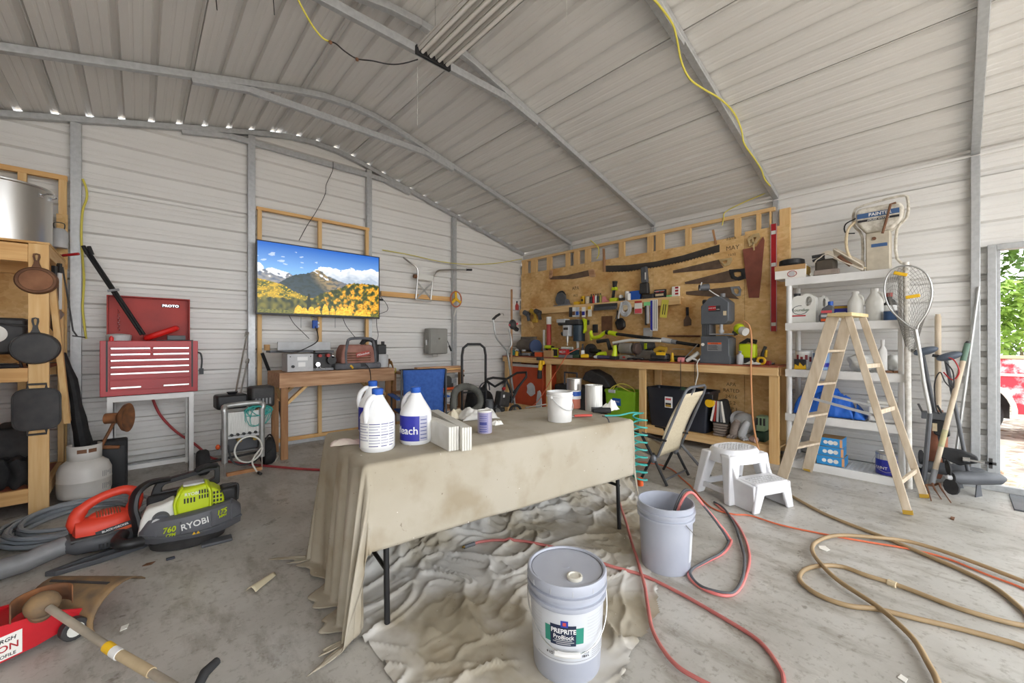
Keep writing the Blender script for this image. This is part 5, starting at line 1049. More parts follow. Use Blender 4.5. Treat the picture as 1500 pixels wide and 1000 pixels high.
# --- lime pole saw lying across
ps = T('pole_saw', 'lime green and black pole saw lying across the workbench', 'pole saw', BP(866, 500, 5.05)); l = ps.location; Q = lambda px, py, x=5.05: at(px, py, x=x) - l
b = B(); b.tube([Q(865, 486), Q(868, 494), Q(878, 493), Q(884, 488), Q(889, 486)], .028, 10, sm=2); b.build('rear_handle', 'lime', ps); b = B(); b.tube([Q(866, 484), Q(866, 498)], .02, 8); b.build('battery_end', 'lime', ps); b = B(); b.tube([Q(888, 486), Q(892, 487)], .035, 10); b.build('collar', 'black', ps); b = B(); b.tube([Q(892, 487), Q(903, 489)], .034, 10); b.build('sleeve', 'lime', ps)
b = B(); b.tube([Q(903, 489), Q(970, 497.5)], .022, 10); b.build('pole', 'black', ps); b = B(); b.tube([Q(970, 497.5), Q(984, 500)], .034, 10); b.build('coupling', 'light_grey', ps); b = B(); b.tube([Q(984, 500), Q(1024, 506)], .021, 10); b.build('pole', 'black', ps); b = B(); b.tube([Q(984, 500), Q(991, 501)], .03, 10); b.build('coupling_ring', 'mid_grey', ps); b = B(); b.tube([Q(953, 493), Q(956, 500)], .014, 6); b.build('clip', 'light_grey', ps)
b = B(); b.tube([Q(875, 500), Q(890, 498), Q(894, 512)], .03, 8); b.build('shoulder_pad', 'black_rubber', ps)
b = B(); b.tube([at(898, 502, x=5.0), at(922, 498, x=5.0), at(968, 499, x=5.02)], .020, 8); solo(b, 'white_pipe', 'milky', 'white plastic pipe lying beneath the pole saw', 'pipe')
t = T('lime_sander', 'lime green palm tool standing below the pole saw', 'sander', bench(900, 4.915), rz=SIDE); b = B(); b.tube([(0, 0, .05), (.01, 0, .14), (0, 0, .20)], [.04, .03, .03], 10); b.build('body', 'lime', t); b = B(); b.cb((0, 0, .025), (.1, .1, .05)); b.build('pad', 'black_rubber', t, bev=.006)
t = T('lime_multitool', 'lime green tool lying at the bench edge', 'power tool', bench(882, 4.95), rz=SIDE); b = B(); b.tube([(-.06, 0, .07), (.06, 0, .08)], .032, 10); b.build('body', 'lime', t); b = B(); b.cb((-.06, 0, .04), (.05, .07, .08)); b.build('battery', 'lime', t, bev=.006)
t = T('black_grinder', 'black angle grinder with round guard on the workbench', 'grinder', bench(868, 5.12), rz=SIDE); b = B(); b.cyl((-.05, 0, .12), (-.05, .05, .12), .10, n=20); b.build('guard', 'iron', t); b = B(); b.tube([(-.04, 0, .12), (.14, 0, .10)], .035, 10); b.build('body', 'black', t)
drill('yellow_drill', 'yellow and black drill lying by the glue bottle', bench(862, 4.97) + Vector((0, 0, .04)), SIDE + R(20), 'yellow', lying=True, sc=.8)
t = T('caulk_tube', 'grey and purple caulk tube lying at the bench edge', 'tube', bench(886, 4.9), rz=SIDE); b = B(); b.tube([(-.12, 0, .03), (.10, 0, .03)], .026, 10); b.build('body', mat('purple_grey', '4a4664', rough=.5), t); b = B(); b.tube([(-.18, 0, .03), (-.12, 0, .03)], [.02, .026], 10); b.build('end', 'white', t); b = B(); b.tube([(.10, 0, .03), (.16, 0, .03)], [.012, .006], 8); b.build('nozzle', 'iron', t)
# --- bench grinder
bg_ = T('bench_grinder', 'dusty grey bench grinder with two wheel guards', 'grinder', bench(918, 5.03), rz=SIDE); mat('dusty_grey', '7a746c', '8c867c', rough=.7, scale=9)
b = B(); b.prism([(-.13, 0), (-.10, .04), (-.06, .07), (.06, .07), (.10, .04), (.13, 0)], -.07, .09); b.build('base', 'dusty_grey', bg_, bev=.01); b = B(); b.cyl((-.10, 0, .16), (.10, 0, .16), .076, n=22); b.build('motor', 'dusty_grey', bg_, bev=.012)
for s in (-1, 1): b = B(); b.cyl((s * .13, 0, .155), (s * .19, 0, .155), .082, n=24); b.build('wheel_guard', mat('guard_brown', '5a4a44', rough=.7), bg_, bev=.012); b = B(); b.cyl((s * .10, 0, .16), (s * .13, 0, .16), .03); b.build('shaft', 'iron', bg_)
b = B(); b.box(-.02, -.073, .025, .02, -.0705, .05); b.build('switch', 'red_dusty', bg_)
t = T('chop_saw', 'small grey benchtop saw with yellow parts', 'saw', bench(950, 5.245), rz=SIDE); b = B(); b.box(-.15, -.10, 0, .15, .10, .13); b.build('base', 'dusty_grey', t, bev=.015); b = B(); b.cyl((-.03, -.03, .19), (.05, .05, .2), .075, n=18); b.build('motor', 'iron', t); b = B(); b.prism([(-.16, .13), (-.12, .26), (-.02, .28), (.06, .13)], -.02, .02); b.build('blade_guard', 'mid_grey', t, bev=.004); b = B(); b.box(-.02, -.09, .15, .02, -.03, .23); b.build('trigger_handle', 'lime', t, bev=.005)
t = T('yellow_sander', 'yellow and black palm sander on the workbench', 'sander', bench(967, 4.95), rz=SIDE); b = B(); b.box(-.11, -.06, .02, .11, .06, .10); b.build('body', 'iron', t, bev=.02); b = B(); b.tube([(-.07, 0, .13), (0, 0, .17), (.08, 0, .15)], .035, 10); b.build('handle', mat('dirty_yellow', 'b8922c', 'a88428', rough=.6, scale=9), t); b = B(); b.box(-.02, -.065, .08, .1, -.055, .12); b.build('side_panel', 'yellow', t); b = B(); b.box(-.12, -.07, 0, .12, .07, .02); b.build('pad', 'black_rubber', t)
b = B(); p = bench(985, 4.97); b.lathe([(.035, 0), (.035, .006), (.022, .012), (.012, .11), (0, .115)], 14, c=p); solo(b, 'yellow_cone', 'yellow', 'yellow plastic cone nozzle on the workbench', 'nozzle')
for k, (px, x, w_, h, m, nm, lb) in enumerate(((930, 4.9, .12, .022, 'black_cord', 'cable_bundle', 'tangled black cable lying at the bench edge'), (1000, 5.02, .14, .05, 'dark_green', 'green_clamp', 'dark green clamp beside the band saw'))):
    b = B(); p = bench(px, x); b.tube([p + Vector((.03 * sin(a * 2.1), w_ * cos(a), h * .5 + .012 + .01 * sin(a * 3))) for a in [i * .8 for i in range(9)]], .008, 6, sm=4); solo(b, nm, m, lb, 'clutter')
t = T('pink_sponge', 'pink sponge pad on the bench before the band saw', 'sponge', bench(998, 4.93), rz=SIDE); b = B(); b.box(-.04, -.03, 0, .04, .03, .06); b.build('pad', mat('pink', 'd98a8a', rough=.9), t, bev=.012)
t = T('white_gun', 'white caulking gun leaning by the band saw base', 'caulking gun', bench(1017, 4.93), rz=SIDE); b = B(); b.tube([(-.09, 0, .02), (-.03, 0, .06), (.05, 0, .12)], .024, 8); b.build('body', 'milky', t); b = B(); b.tube([(-.02, 0, .05), (.04, 0, .02)], .014, 8); b.build('trigger', 'milky', t)
sbox('dark_case', 'iron', 'flat dark case behind the pink sponge', 'case', 985, 1012, .07, x=5.12, dep=.14)
b = B(); b.cyl(bench(985, 5.0) + Vector((0, 0, .16)), bench(1003, 5.0) + Vector((0, 0, .16)), .005); b.cyl(bench(1003, 4.98) + Vector((0, 0, .05)), bench(1022, 5.0) + Vector((0, 0, .22)), .006); solo(b, 'wire_rod', 'steel', 'thin metal rods crossing before the band saw', 'rod')
# --- band saw
bs = T('band_saw', 'dark grey bench band saw with red label and lamp', 'band saw', bench(1051, 4.98), rz=SIDE); mat('saw_dark', '55595e', '5f6368', rough=.45, scale=5)
b = B(); b.prism([(-.165, 0), (-.165, .085), (-.15, .095), (-.15, .32), (.12, .32), (.16, .29), (.16, .095), (.175, .085), (.175, 0)], -.10, .12); b.build('lower_body', 'saw_dark', bs, bev=.006)
b = B(); b.box(-.15, -.08, .32, -.055, .10, .47); b.build('neck', 'saw_dark', bs, bev=.004)
for x in (-.13, -.11, -.09, -.07): b = B(); b.box(x - .003, -.084, .33, x + .003, -.079, .47); b.build('rib', 'iron', bs)
b = B(); b.prism([(-.15, .455), (-.15, .67), (-.06, .76), (.02, .78), (.08, .765), (.155, .70), (.155, .49), (.12, .455)], -.10, .10); b.build('upper_body', 'saw_dark', bs, bev=.008)
b = B(); b.box(-.06, -.103, .60, .07, -.1005, .665); b.build('label_plate', 'iron', bs); b = B(); b.box(-.06, -.1045, .615, .02, -.1031, .665); b.build('label_plate', 'red', bs); text('BAND SAW', .016, 'white', bs, (-.02, -.1055, .64)); text('9 IN', .016, 'paper', bs, (.045, -.1045, .622))
b = B(); b.box(-.075, -.103, .145, .085, -.1005, .245); b.build('warning_plate', 'mid_grey', bs); b = B(); b.box(-.07, -.1045, .222, .08, -.1031, .243); b.build('warning_stripe', 'orange', bs); text('WARNING', .017, 'print_dark', bs, (.005, -.1052, .232)); 
for i in range(4): b = B(); b.box(-.065, -.1045, .205 - i * .015, .03 + .01 * (i % 2), -.1031, .211 - i * .015); b.build('small_print', 'print_dark', bs)
b = B(); b.box(.10, -.103, .55, .135, -.1005, .60); b.build('sticker', 'canvas_tan', bs)
b = B(); b.box(-.045, -.14, .33, .18, .12, .345); b.build('table', 'mid_grey', bs, bev=.003); b = B(); b.cyl((.05, -.02, .345), (.05, -.02, .455), .018); b.cyl((.05, -.02, .36), (.05, -.02, .39), .028); b.build('blade_guide', 'light_grey', bs)
b = B(); b.cyl((-.125, -.11, .22), (-.125, -.10, .22), .018); b.build('switch', 'milky', bs); b = B(); b.cyl((-.16, 0, .72), (-.13, 0, .72), .035); b.build('tension_knob', 'black', bs); b = B(); b.cyl((.06, 0, .77), (.06, 0, .81), .025); b.build('crank_knob', 'mid_grey', bs)
b = B(); b.tube([(.02, 0, .78), (-.02, -.02, .81), (-.10, -.06, .88)], .006, 6); b.build('lamp_arm', 'steel', bs); b = B(); b.cyl((-.165, -.11, .89), (-.085, -.04, .895), .035, .042, 14); b.build('lamp_shade', 'dark_grey', bs); b = B(); b.bar((-.155, -.12, .86), (-.135, -.11, .95), .02, .012); b.build('lamp_trim', 'light_grey', bs)
for i, (px, x, lb) in enumerate(((1087, 5.0, 'lime green compact blower resting on the band saw table'),)):
    t = T('compact_blower', lb, 'blower', bench(px, x) + Vector((0, 0, .40)), rz=SIDE); b = B(); b.ell((-.03, 0, 0), (.06, .05, .06)); b.build('housing', 'lime', t); b = B(); b.cyl((.01, -.04, -.02), (.06, -.07, -.04), .045, n=16); b.build('intake', 'milky', t); b = B(); b.tube([(-.06, 0, -.04), (-.09, 0, -.055)], .03, 8); b.build('nozzle', 'iron', t)
t = T('lime_jigsaw', 'lime green jigsaw standing beside the band saw', 'saw', bench(1095, 5.05), rz=SIDE); b = B(); b.box(-.08, -.05, .07, .09, .05, .23); b.build('body', 'lime', t, bev=.02); b = B(); b.tube([(-.07, 0, .22), (0, 0, .27), (.09, 0, .25)], .025, 8); b.build('handle', 'black', t); b = B(); b.box(-.10, -.05, 0, .1, .05, .07); b.build('shoe', 'iron', t, bev=.01)
bottle('lime_bottle', 'small lime capped bottle before the jigsaw', 1084, .035, .15, 'light_grey', cap='mid_grey', x=4.93); 
b = B(); b.tube([bench(1115, 4.965) + Vector((.045 * cos(a / 14 * 2 * PI) * .3, .04 * cos(a / 14 * 2 * PI), .045 + .035 * sin(a / 14 * 2 * PI))) for a in range(14)], .012, 8, closed=True); solo(b, 'yellow_ring', 'yellow', 'yellow tape ring on the near bench end', 'tape')
sbox('red_case', mat('dark_red', '8c2530', rough=.5), 'small dark red case at the near bench end', 'case', 1117, 1127, .045, x=5.0)
t = T('white_rag', 'crumpled white rag by the yellow tape ring', 'rag', bench(1103, 4.93), rz=SIDE); b = B(); b.grid(lambda u, v: ((u - .5) * .15, (v - .5) * .14, .012 + .05 * abs(nz(u * 4, v * 4, 3)) * 1.6 * math.sin(u * PI) * math.sin(v * PI)), 16, 10); b.build('cloth', 'paper', t, thick=.004)
t = T('yellow_clamp', 'black clamp with yellow grip behind the jigsaw', 'clamp', bench(1114, 5.15), rz=SIDE); b = B(); b.tube([(0, 0, 0), (.02, 0, .12), (.05, 0, .20)], .018, 8); b.build('bar', 'iron', t); b = B(); b.tube([(.05, 0, .08), (.06, 0, .16)], .014, 8); b.build('grip', 'yellow', t)
sbox('grey_strip', 'mid_grey', 'flat grey bar on the near bench end', 'bar', 1112, 1133, .02, x=5.15, dep=.05)
cord('extension_cord', [at(1090, 470, x=4.9), at(1098, 478, x=4.86), at(1101, 500, x=4.84), at(1100, 540, x=4.83), at(1101, 580, x=4.81), at(1103, 615, x=4.78), at(1108, 645, x=4.7), at(1115, 668, x=4.66)], .009, mat('peach_cord', 'd99a68', rough=.6), 'peach extension cord hanging from the band saw to the floor')
for px, y2 in ((997, 572), (1018, 560)): cord('hanging_wire', [at(px, 527, x=4.845), at(px, 545, x=4.84), at(px, y2, x=4.84)], .004, 'black_cord', 'thin black wire hanging from the bench edge %s' % ('over the black tote' if px < 1000 else 'beside the white cord'), 'wire')
cord('white_cable', [at(1025, 525, x=4.84), at(1021, 533, x=4.83), at(1022, 548, x=4.83), at(1019, 562, x=4.83), at(1016, 580, x=4.9)], .006, 'milky', 'white cord hanging in front of the workbench')
# --- ledge
LZ = 1.885
def led(px, x=5.31): return Vector((x, at(px, 440, x=x).y, LZ))
t = T('circular_saw', 'lime green circular saw on the wall ledge', 'saw', led(824), rz=SIDE); b = B(); b.cyl((-.02, -.035, .12), (-.02, .0, .12), .11, n=24); b.build('blade_guard', 'dark_grey', t); b = B(); b.tube([(-.10, 0, .12), (-.02, 0, .17), (.06, 0, .14)], .03, 10); b.build('body', 'lime', t); b = B(); b.tube([(-.13, 0, .10), (-.10, 0, .22), (.0, 0, .25), (.06, 0, .18)], .018, 8, sm=3); b.build('handle', 'black', t); b = B(); b.box(-.16, -.05, 0, .16, .04, .02); b.build('shoe', 'mid_grey', t); b = B(); b.prism([(.0, .02), (.16, .02), (.14, .10), (.02, .14)], -.03, .02); b.build('rear_guard', 'dusty_black', t, bev=.01)
sbox('yellow_level', 'yellow', 'small yellow box on the ledge', 'box', 840, 847, .055, x=5.28, dep=.05, z=LZ); 
t = sbox('yellow_tape', 'yellow', 'yellow and black tape measure on the ledge', 'tape measure', 850, 855.5, .14, x=5.29, dep=.06, z=LZ, bev=.02); b = B(); b.cyl((0, -.003, .07), (0, -.001, .07), .022); b.build('label_disc', 'black', t)
can('tin_can', 'pale tin can on the ledge beside the tape measure', 861, .04, .12, 'canvas_tan', x=5.3, z=LZ)
cols_ = (('black_spray', 866, 'iron', 'black slim spray bottle on the ledge'), ('red_spray', 869.5, 'mil_red', 'red slim bottle on the ledge'), ('white_spray', 873, 'white', 'white slim bottle on the ledge'), ('dark_spray', 876, 'navy', 'dark blue slim bottle on the ledge'), ('olive_spray', 879.5, mat('olive', '8a8a3a', rough=.5), 'olive slim bottle on the ledge'))
for nm, px, m, lb in cols_: bottle(nm + '_bottle', lb, px, .02, .15, m, x=5.29, z=LZ)
t = T('pink_tool', 'pink and red hand tool lying on the ledge', 'hand tool', led(887), rz=SIDE); b = B(); b.prism([(-.06, 0), (-.05, .09), (-.01, .10), (.03, .03), (.09, .02), (.09, 0)], -.02, .02); b.build('body', 'pink', t, bev=.006); b = B(); b.box(-.01, -.025, .0, .09, .022, .012); b.build('blade', 'mil_red', t)
t = T('work_lamp', 'lime green cordless work lamp standing on the ledge', 'lamp', led(899.5), rz=SIDE); b = B(); b.cb((0, 0, .03), (.12, .08, .06)); b.build('battery', 'lime', t, bev=.008); b = B(); b.tube([(-.02, 0, .06), (0, 0, .18)], .022, 8); b.build('neck', 'black_rubber', t); b = B(); b.cb((.01, 0, .20), (.08, .06, .05)); b.build('collar', 'lime', t, bev=.008); b = B(); b.tube([(.01, 0, .22), (.03, -.02, .31)], [.03, .04], 10); b.build('head', 'iron', t)
t = T('caster', 'small black caster with white wheel on the ledge', 'caster', led(912), rz=SIDE); b = B(); b.box(-.05, -.03, 0, .05, .03, .05); b.build('bracket', 'iron', t, bev=.006); b = B(); b.cyl((-.01, -.04, .07), (-.01, .0, .07), .025); b.build('wheel', 'white', t)
can('white_can', 'white spray can beside the blue box on the ledge', 918.5, .03, .14, 'white', x=5.3, z=LZ, lid='white')
t = sbox('blue_drill_box', mat('royal', '1f57b4', rough=.45), 'bright blue box on the ledge', 'box', 922, 937, .135, x=5.29, dep=.06, z=LZ); 
can('white_roll', 'white roll before the blue box on the ledge', 921, .03, .10, 'milky', x=5.25, z=LZ)
sbox('black_charger', 'iron', 'black charger on the ledge under the hedge trimmer', 'charger', 940, 957, .07, x=5.28, dep=.06, z=LZ, bev=.015)
t = sbox('photo_box', 'print_dark', 'dark printed blade box on the ledge', 'box', 958, 974, .12, x=5.3, dep=.05, z=LZ)
for k, (x, z, w_, h, m) in enumerate(((-.03, .09, .05, .012, 'red'), (.04, .085, .05, .012, 'red'), (0, .045, .12, .03, 'canvas_tan'), (0, .10, .15, .008, 'light_grey'))): b = B(); b.box(x - w_/2, -.002, z - h/2, x + w_/2, -.0005, z + h/2); b.build('printed_panel', m, t)
sbox('green_wedge', mat('mint', '8ad890', rough=.5), 'small green wedge on the ledge', 'wedge', 976, 983, .03, x=5.28, dep=.03, z=LZ)
t = sbox('red_dot_box', 'paper', 'white carton with red marks at the ledge end', 'box', 984, 994, .14, x=5.3, dep=.05, z=LZ)
for z in (.04, .08, .12): b = B(); b.box(.0, -.002, z - .012, .045, -.0005, z + .012); b.build('printed_panel', 'red', t)
t = T('hedge_trimmer', 'grey and black power tool hanging above the ledge', 'hedge trimmer', at(944, 412, x=5.30), rz=SIDE); b = B(); b.prism([(-.04, -.02), (-.05, .2), (.04, .21), (.06, -.02)], -.03, .03); b.build('body', 'dark_grey', t, bev=.015); b = B(); b.prism([(-.07, -.18), (-.06, -.02), (.06, -.02), (.07, -.18)], -.03, .04); b.build('motor', 'iron', t, bev=.015); b = B(); b.box(.025, -.035, .02, .04, -.031, .12); b.build('label_strip', 'paper', t)
t = T('spark_plug_rack', 'small red bottle at the far end of the ledge', 'bottle', led(757), rz=SIDE); b = B(); b.lathe([(.04, 0), (.04, .09), (.015, .12), (.015, .14)], 12); b.build('body', 'red_dusty', t); b = B(); b.lathe([(.018, .14), (.018, .17)], 10); b.build('cap', 'iron', t)
# hanging below the ledge
def hang(name, label, cat, px, py, parts, x=5.345, ry=0):
    return flatthing(name, label, cat, tuple(at(px, py, x=x)), SIDE, parts, ry=ry)
R2 = lambda x0, z0, x1, z1: [(x0, z0), (x1, z0), (x1, z1), (x0, z1)]
t = T('scrub_brush', 'long black bristle brush hanging on the ledge front', 'brush', at(887, 450, x=5.228), rz=SIDE); b = B(); b.box(-.21, -.012, -.02, .21, .004, .055); b.build('block', 'iron', t, bev=.01); b = B()
for i in range(40): b.cb((-.20 + i * .0103, -.02, -.02 + .004 * (i % 3)), (.006, .012, .05))
b.build('bristles', 'dark_grey', t, kind='stuff')
for i, (px, py, m, m2, lb) in enumerate(((836, 456, 'iron', 'iron', 'black blister pack hanging furthest under the ledge'), (841, 456, 'milky', 'rust_iron', 'white blister pack hanging under the ledge'), (846, 456, 'light_grey', 'royal', 'blue printed blister pack hanging under the ledge'), (855, 456, 'paper', 'print_blue', 'white packet with dark blue print under the ledge'), (864, 455, 'paper', 'yellow', 'yellow topped packet hanging under the ledge'))):
    hang('blister_pack', lb, 'packet', px, py, [('card', m, R2(-.035, -.09, .035, .07), -.003, .003), ('contents', m2, R2(-.025, -.06, .025, -.0) if i < 4 else R2(-.03, .02, .03, .07), -.014, -.0031)], x=5.225)
cc_ = T('cord_coil', 'coil of grey cord with a yellow core hanging under the ledge', 'cord', at(916, 452, x=5.22), rz=SIDE); b = B()
for k in range(5): b.tube([((.045 + .013 * k) * cos(a / 14 * 2 * PI), -.006 * (k % 2), (.055 + .014 * k) * sin(a / 14 * 2 * PI)) for a in range(14)], .008, 6, closed=True)
b.build('coil', 'light_grey', cc_); b = B(); b.tube([(-.06, -.01, .10), (-.09, -.012, -.02), (-.11, -.01, -.14)], .012, 6); b.build('tail', 'light_grey', cc_); b = B(); b.prism([(-.03, .05), (.04, .05), (.045, 0), (.0, -.03), (-.03, 0)], -.012, .0); b.build('core', 'canvas_tan', cc_)
b = B(); t = T('black_glove', 'black padded glove hanging below the cord coil', 'glove', at(909, 474, x=5.32), rz=SIDE); b.prism([(-.09, .02), (-.05, .08), (.03, .09), (.08, .03), (.09, -.05), (.03, -.10), (-.05, -.09)], -.03, .02); b.build('body', 'black', t, bev=.02); b = B(); b.tube([(-.06, -.03, .07), (-.04, -.03, .14), (-.03, -.03, .2)], .012, 6); b.build('strap', 'dark_grey', t)
hang('price_card', 'white and pink printed card hanging on the ledge', 'card', 935, 452, [('card', 'paper', R2(-.06, -.07, .06, .08), -.002, .002), ('print', 'pink_red', R2(-.055, -.065, .055, .0), -.004, -.0021), ('print', 'mil_red', R2(-.058, .085, .055, .11), -.004, .0)], x=5.222)
hang('wire_brush', 'black wire brush with green handle end', 'brush', 948.5, 458, [('handle', 'iron', R2(-.035, -.17, -.005, .14), -.015, .01), ('bristles', 'light_grey', R2(-.004, -.15, .025, .10), -.02, .005), ('cap', 'mint', R2(-.05, .10, .045, .15), -.016, .012)], x=5.215)
t = hang('saw_blade_card', 'blue and white long blade card hanging on the ledge', 'card', 958, 461, [('card', 'paper', R2(-.055, -.22, .055, .21), -.002, .002), ('print', 'print_blue', [(-.052, -.20), (-.02, -.22), (-.02, .20), (-.052, .20)], -.004, -.0021), ('blade', 'mid_grey', R2(.0, -.19, .008, .2), -.005, -.0021), ('blade', 'mid_grey', R2(.03, -.19, .038, .2), -.005, -.0021)], x=5.215)
hang('yellow_card', 'yellow card holding two black blades', 'card', 973, 452, [('card', 'yellow_cord', R2(-.05, -.12, .05, .12), -.002, .002), ('blade', 'black', R2(-.018, -.08, -.008, .06), -.005, -.0021), ('blade', 'black', R2(.012, -.08, .022, .06), -.005, -.0021)], x=5.215, ry=R(8))
hang('sandpaper', 'dark brown sandpaper sheet pinned to the OSB', 'sandpaper', 889, 474, [('sheet', 'rust_iron', R2(-.10, -.12, .10, .12), -.002, .002)])
hang('putty_knife', 'putty knife with black handle hanging on the OSB', 'putty knife', 1007, 462, [('blade', 'blade', [(-.05, -.14), (.05, -.13), (.052, -.06), (.015, .0), (-.015, .0), (-.05, -.06)], -.002, .002), ('handle', 'black', R2(-.016, 0, .016, .11), -.01, .008)])
hang('scraper', 'grey broad scraper hanging low under the blade card', 'scraper', 950, 484, [('blade', 'light_grey', R2(-.08, -.08, .06, .04), -.002, .002), ('handle', 'milky', R2(.03, .0, .05, .1), -.008, -.002)])
b = B(); b.cyl(at(978, 492, x=5.34), at(1026, 492, x=5.34), .012); solo(b, 'wall_rod', 'rust_iron', 'brown rod fixed on the OSB behind the band saw', 'rod')
sbox('black_battery', 'iron', 'small black battery pack on the OSB by the sandpaper', 'battery', 868, 875, .13, x=5.33, dep=.02, z=at(870, 487, x=5.33).z)
t = T('hand_drill_rack', 'cluster of black cordless tools hanging at the ledge corner', 'tool cluster', at(780, 463, x=5.2), rz=SIDE)
for x, z, m, nm in ((-.12, .03, 'dark_grey', 'drill'), (.05, .05, 'dirty_yellow', 'drill'), (.16, .04, 'iron', 'drill')):
    b = B(); b.tube([(x - .07, -.02, z + .05), (x + .04, -.02, z)], [.045, .05], 10); b.tube([(x + .02, -.02, z), (x + .05, -.02, z - .11)], .03, 8); b.build(nm, m, t)
b = B(); b.bar((-.12, 0, -.02), (.02, 0, -.20), .03, .05); b.build('wooden_block', 'lumber_v', t)
b = B(); b.box(.03, -.05, -.12, .15, .0, -.05); b.build('tan_pouch', 'dirty_yellow', t, bev=.015)
# --- saws on the OSB
def saw(name, label, pts, hpts, m='blade', hm='old_wood', x=5.35, hole=None):
    """blade and handle outlines given as columns/rows of the photo on the OSB face"""
    c = at(*pts[0], x=x); t = T(name, label, 'saw', tuple(c), rz=SIDE)
    cv_ = lambda q: (-(at(*q, x=x).y - c.y), at(*q, x=x).z - c.z)
    b = B(); b.prism([cv_(q) for q in pts], -.002, .001); b.build('blade', m, t)
    for h in hpts or []:
        if isinstance(h, dict): b = B(); b.ring([cv_(q) for q in h['o']], [cv_(q) for q in h['i']], -.014, .006); b.build('handle', hm, t, bev=.003)
        else: b = B(); b.prism([cv_(q) for q in h], -.014, .006); b.build('handle', hm, t, bev=.003)
    return t, cv_
t, cv_ = saw('crosscut_saw', 'long two-man crosscut saw across the OSB wall', [(886, 389), (920, 388), (960, 383), (1000, 374), (1040, 362), (1054, 358), (1054, 369), (1040, 372), (1000, 383), (960, 391), (920, 397), (886, 398)], [[(883, 364), (886, 364), (887.5, 398), (884, 398)], [(1043, 337), (1046, 336), (1050, 356), (1048, 359)]], m=mat('black_blade', '3d3935', '4a443e', rough=.6, metal=.3, scale=8), hm='old_wood_v')
for i in range(34):
    px = 893 + i * 4.6; py = lerpf([(880, 398), (920, 397), (960, 391), (1000, 383), (1040, 372), (1060, 368)], px); u = cv_((px, py)); b = B(); b.prism([(u[0] - .010, u[1] + .012), (u[0] + .010, u[1] + .012), (u[0] + .003, u[1] - .014), (u[0] - .003, u[1] - .014)], -.002, .001); b.build('tooth', 'black_blade', t)
saw('one_man_saw', 'rusty one-man crosscut saw at the far end of the OSB', [(805, 405), (830, 403), (862, 395.5), (864, 404), (840, 408.5), (806, 409)], [[(806, 396), (810, 396), (809, 406), (804.5, 408.5)], [(862, 395), (870, 394), (873, 405), (867, 406), (864, 405)]], m='blade', hm='old_wood')
saw('hand_saw', 'rusty hand saw with pale carved handle, topmost of three', [(986, 396), (1053, 380), (1056, 387), (1060, 392), (1050, 394), (986, 400)], [{'o': [(1053, 380), (1062, 379), (1072, 377), (1073, 381), (1069, 388), (1062, 390)], 'i': [(1058, 382.5), (1062, 381.5), (1066, 381), (1066, 383), (1064, 386), (1060, 386.5)]}], hm=mat('pale_wood', 'b39a6e', 'c4aa7c', rough=.7, scale=12))
saw('hand_saw', 'rusty hand saw with black handle, middle of three', [(1003, 413), (1068, 396), (1070, 404), (1080, 411), (1060, 414), (1004, 416)], [{'o': [(1068, 395), (1080, 394), (1093, 393), (1093, 408), (1082, 411), (1072, 408)], 'i': [(1075, 399), (1080, 398), (1086, 398), (1086, 404), (1081, 406), (1076, 404)]}], hm='black')
saw('hand_saw', 'rusty hand saw with broken grey handle, lowest of three', [(1005, 427), (1070, 420), (1073, 430), (1083, 438), (1060, 436), (1005, 431)], [{'o': [(1070, 420), (1083, 419), (1086, 424), (1085, 433), (1079, 434), (1073, 430)], 'i': [(1075, 423), (1080, 422), (1083, 425), (1082, 430), (1079, 431), (1076, 428)]}], hm='mid_grey')
saw('wide_saw', 'wide reddish rusted saw hanging tip down on the OSB', [(1088, 365), (1108, 361), (1118, 346), (1120, 352), (1116, 398), (1112, 436), (1097, 436), (1092, 400)], [{'o': [(1095, 350), (1104, 343), (1112, 341), (1114, 347), (1108, 356), (1098, 361)], 'i': [(1099, 352), (1104, 348), (1108, 347), (1108, 349), (1105, 354), (1100, 356)]}, [(1101, 349), (1104, 348), (1106, 366), (1104, 367)]], m=mat('red_rust', '7a4234', '8e5140', rough=.7, scale=7), hm='pale_wood', x=5.332)
t = T('spirit_level', 'long red spirit level hanging upright on the OSB edge', 'level', at(1134, 485, x=5.352), rz=SIDE); zt = at(1134, 328, x=5.35).z - t.location.z
b = B(); b.box(-.028, -.02, 0, .028, .004, zt); b.build('beam', 'red', t, bev=.002)
for s in (-.03, .026): b = B(); b.box(s, -.022, 0, s + .004, -.0201, zt); b.build('edge', 'light_grey', t)
for z in (.08, zt * .62, zt - .1): b = B(); b.box(-.022, -.024, z - .02, .022, -.0205, z + .02); b.build('vial', 'milky', t)
cord('yellow_cable', [at(865, 352, x=5.30), at(876, 362, x=5.34), at(877, 372, x=5.355), at(874, 379, x=5.35)], .008, 'yellow_cord', 'yellow cable end hanging between the top studs')
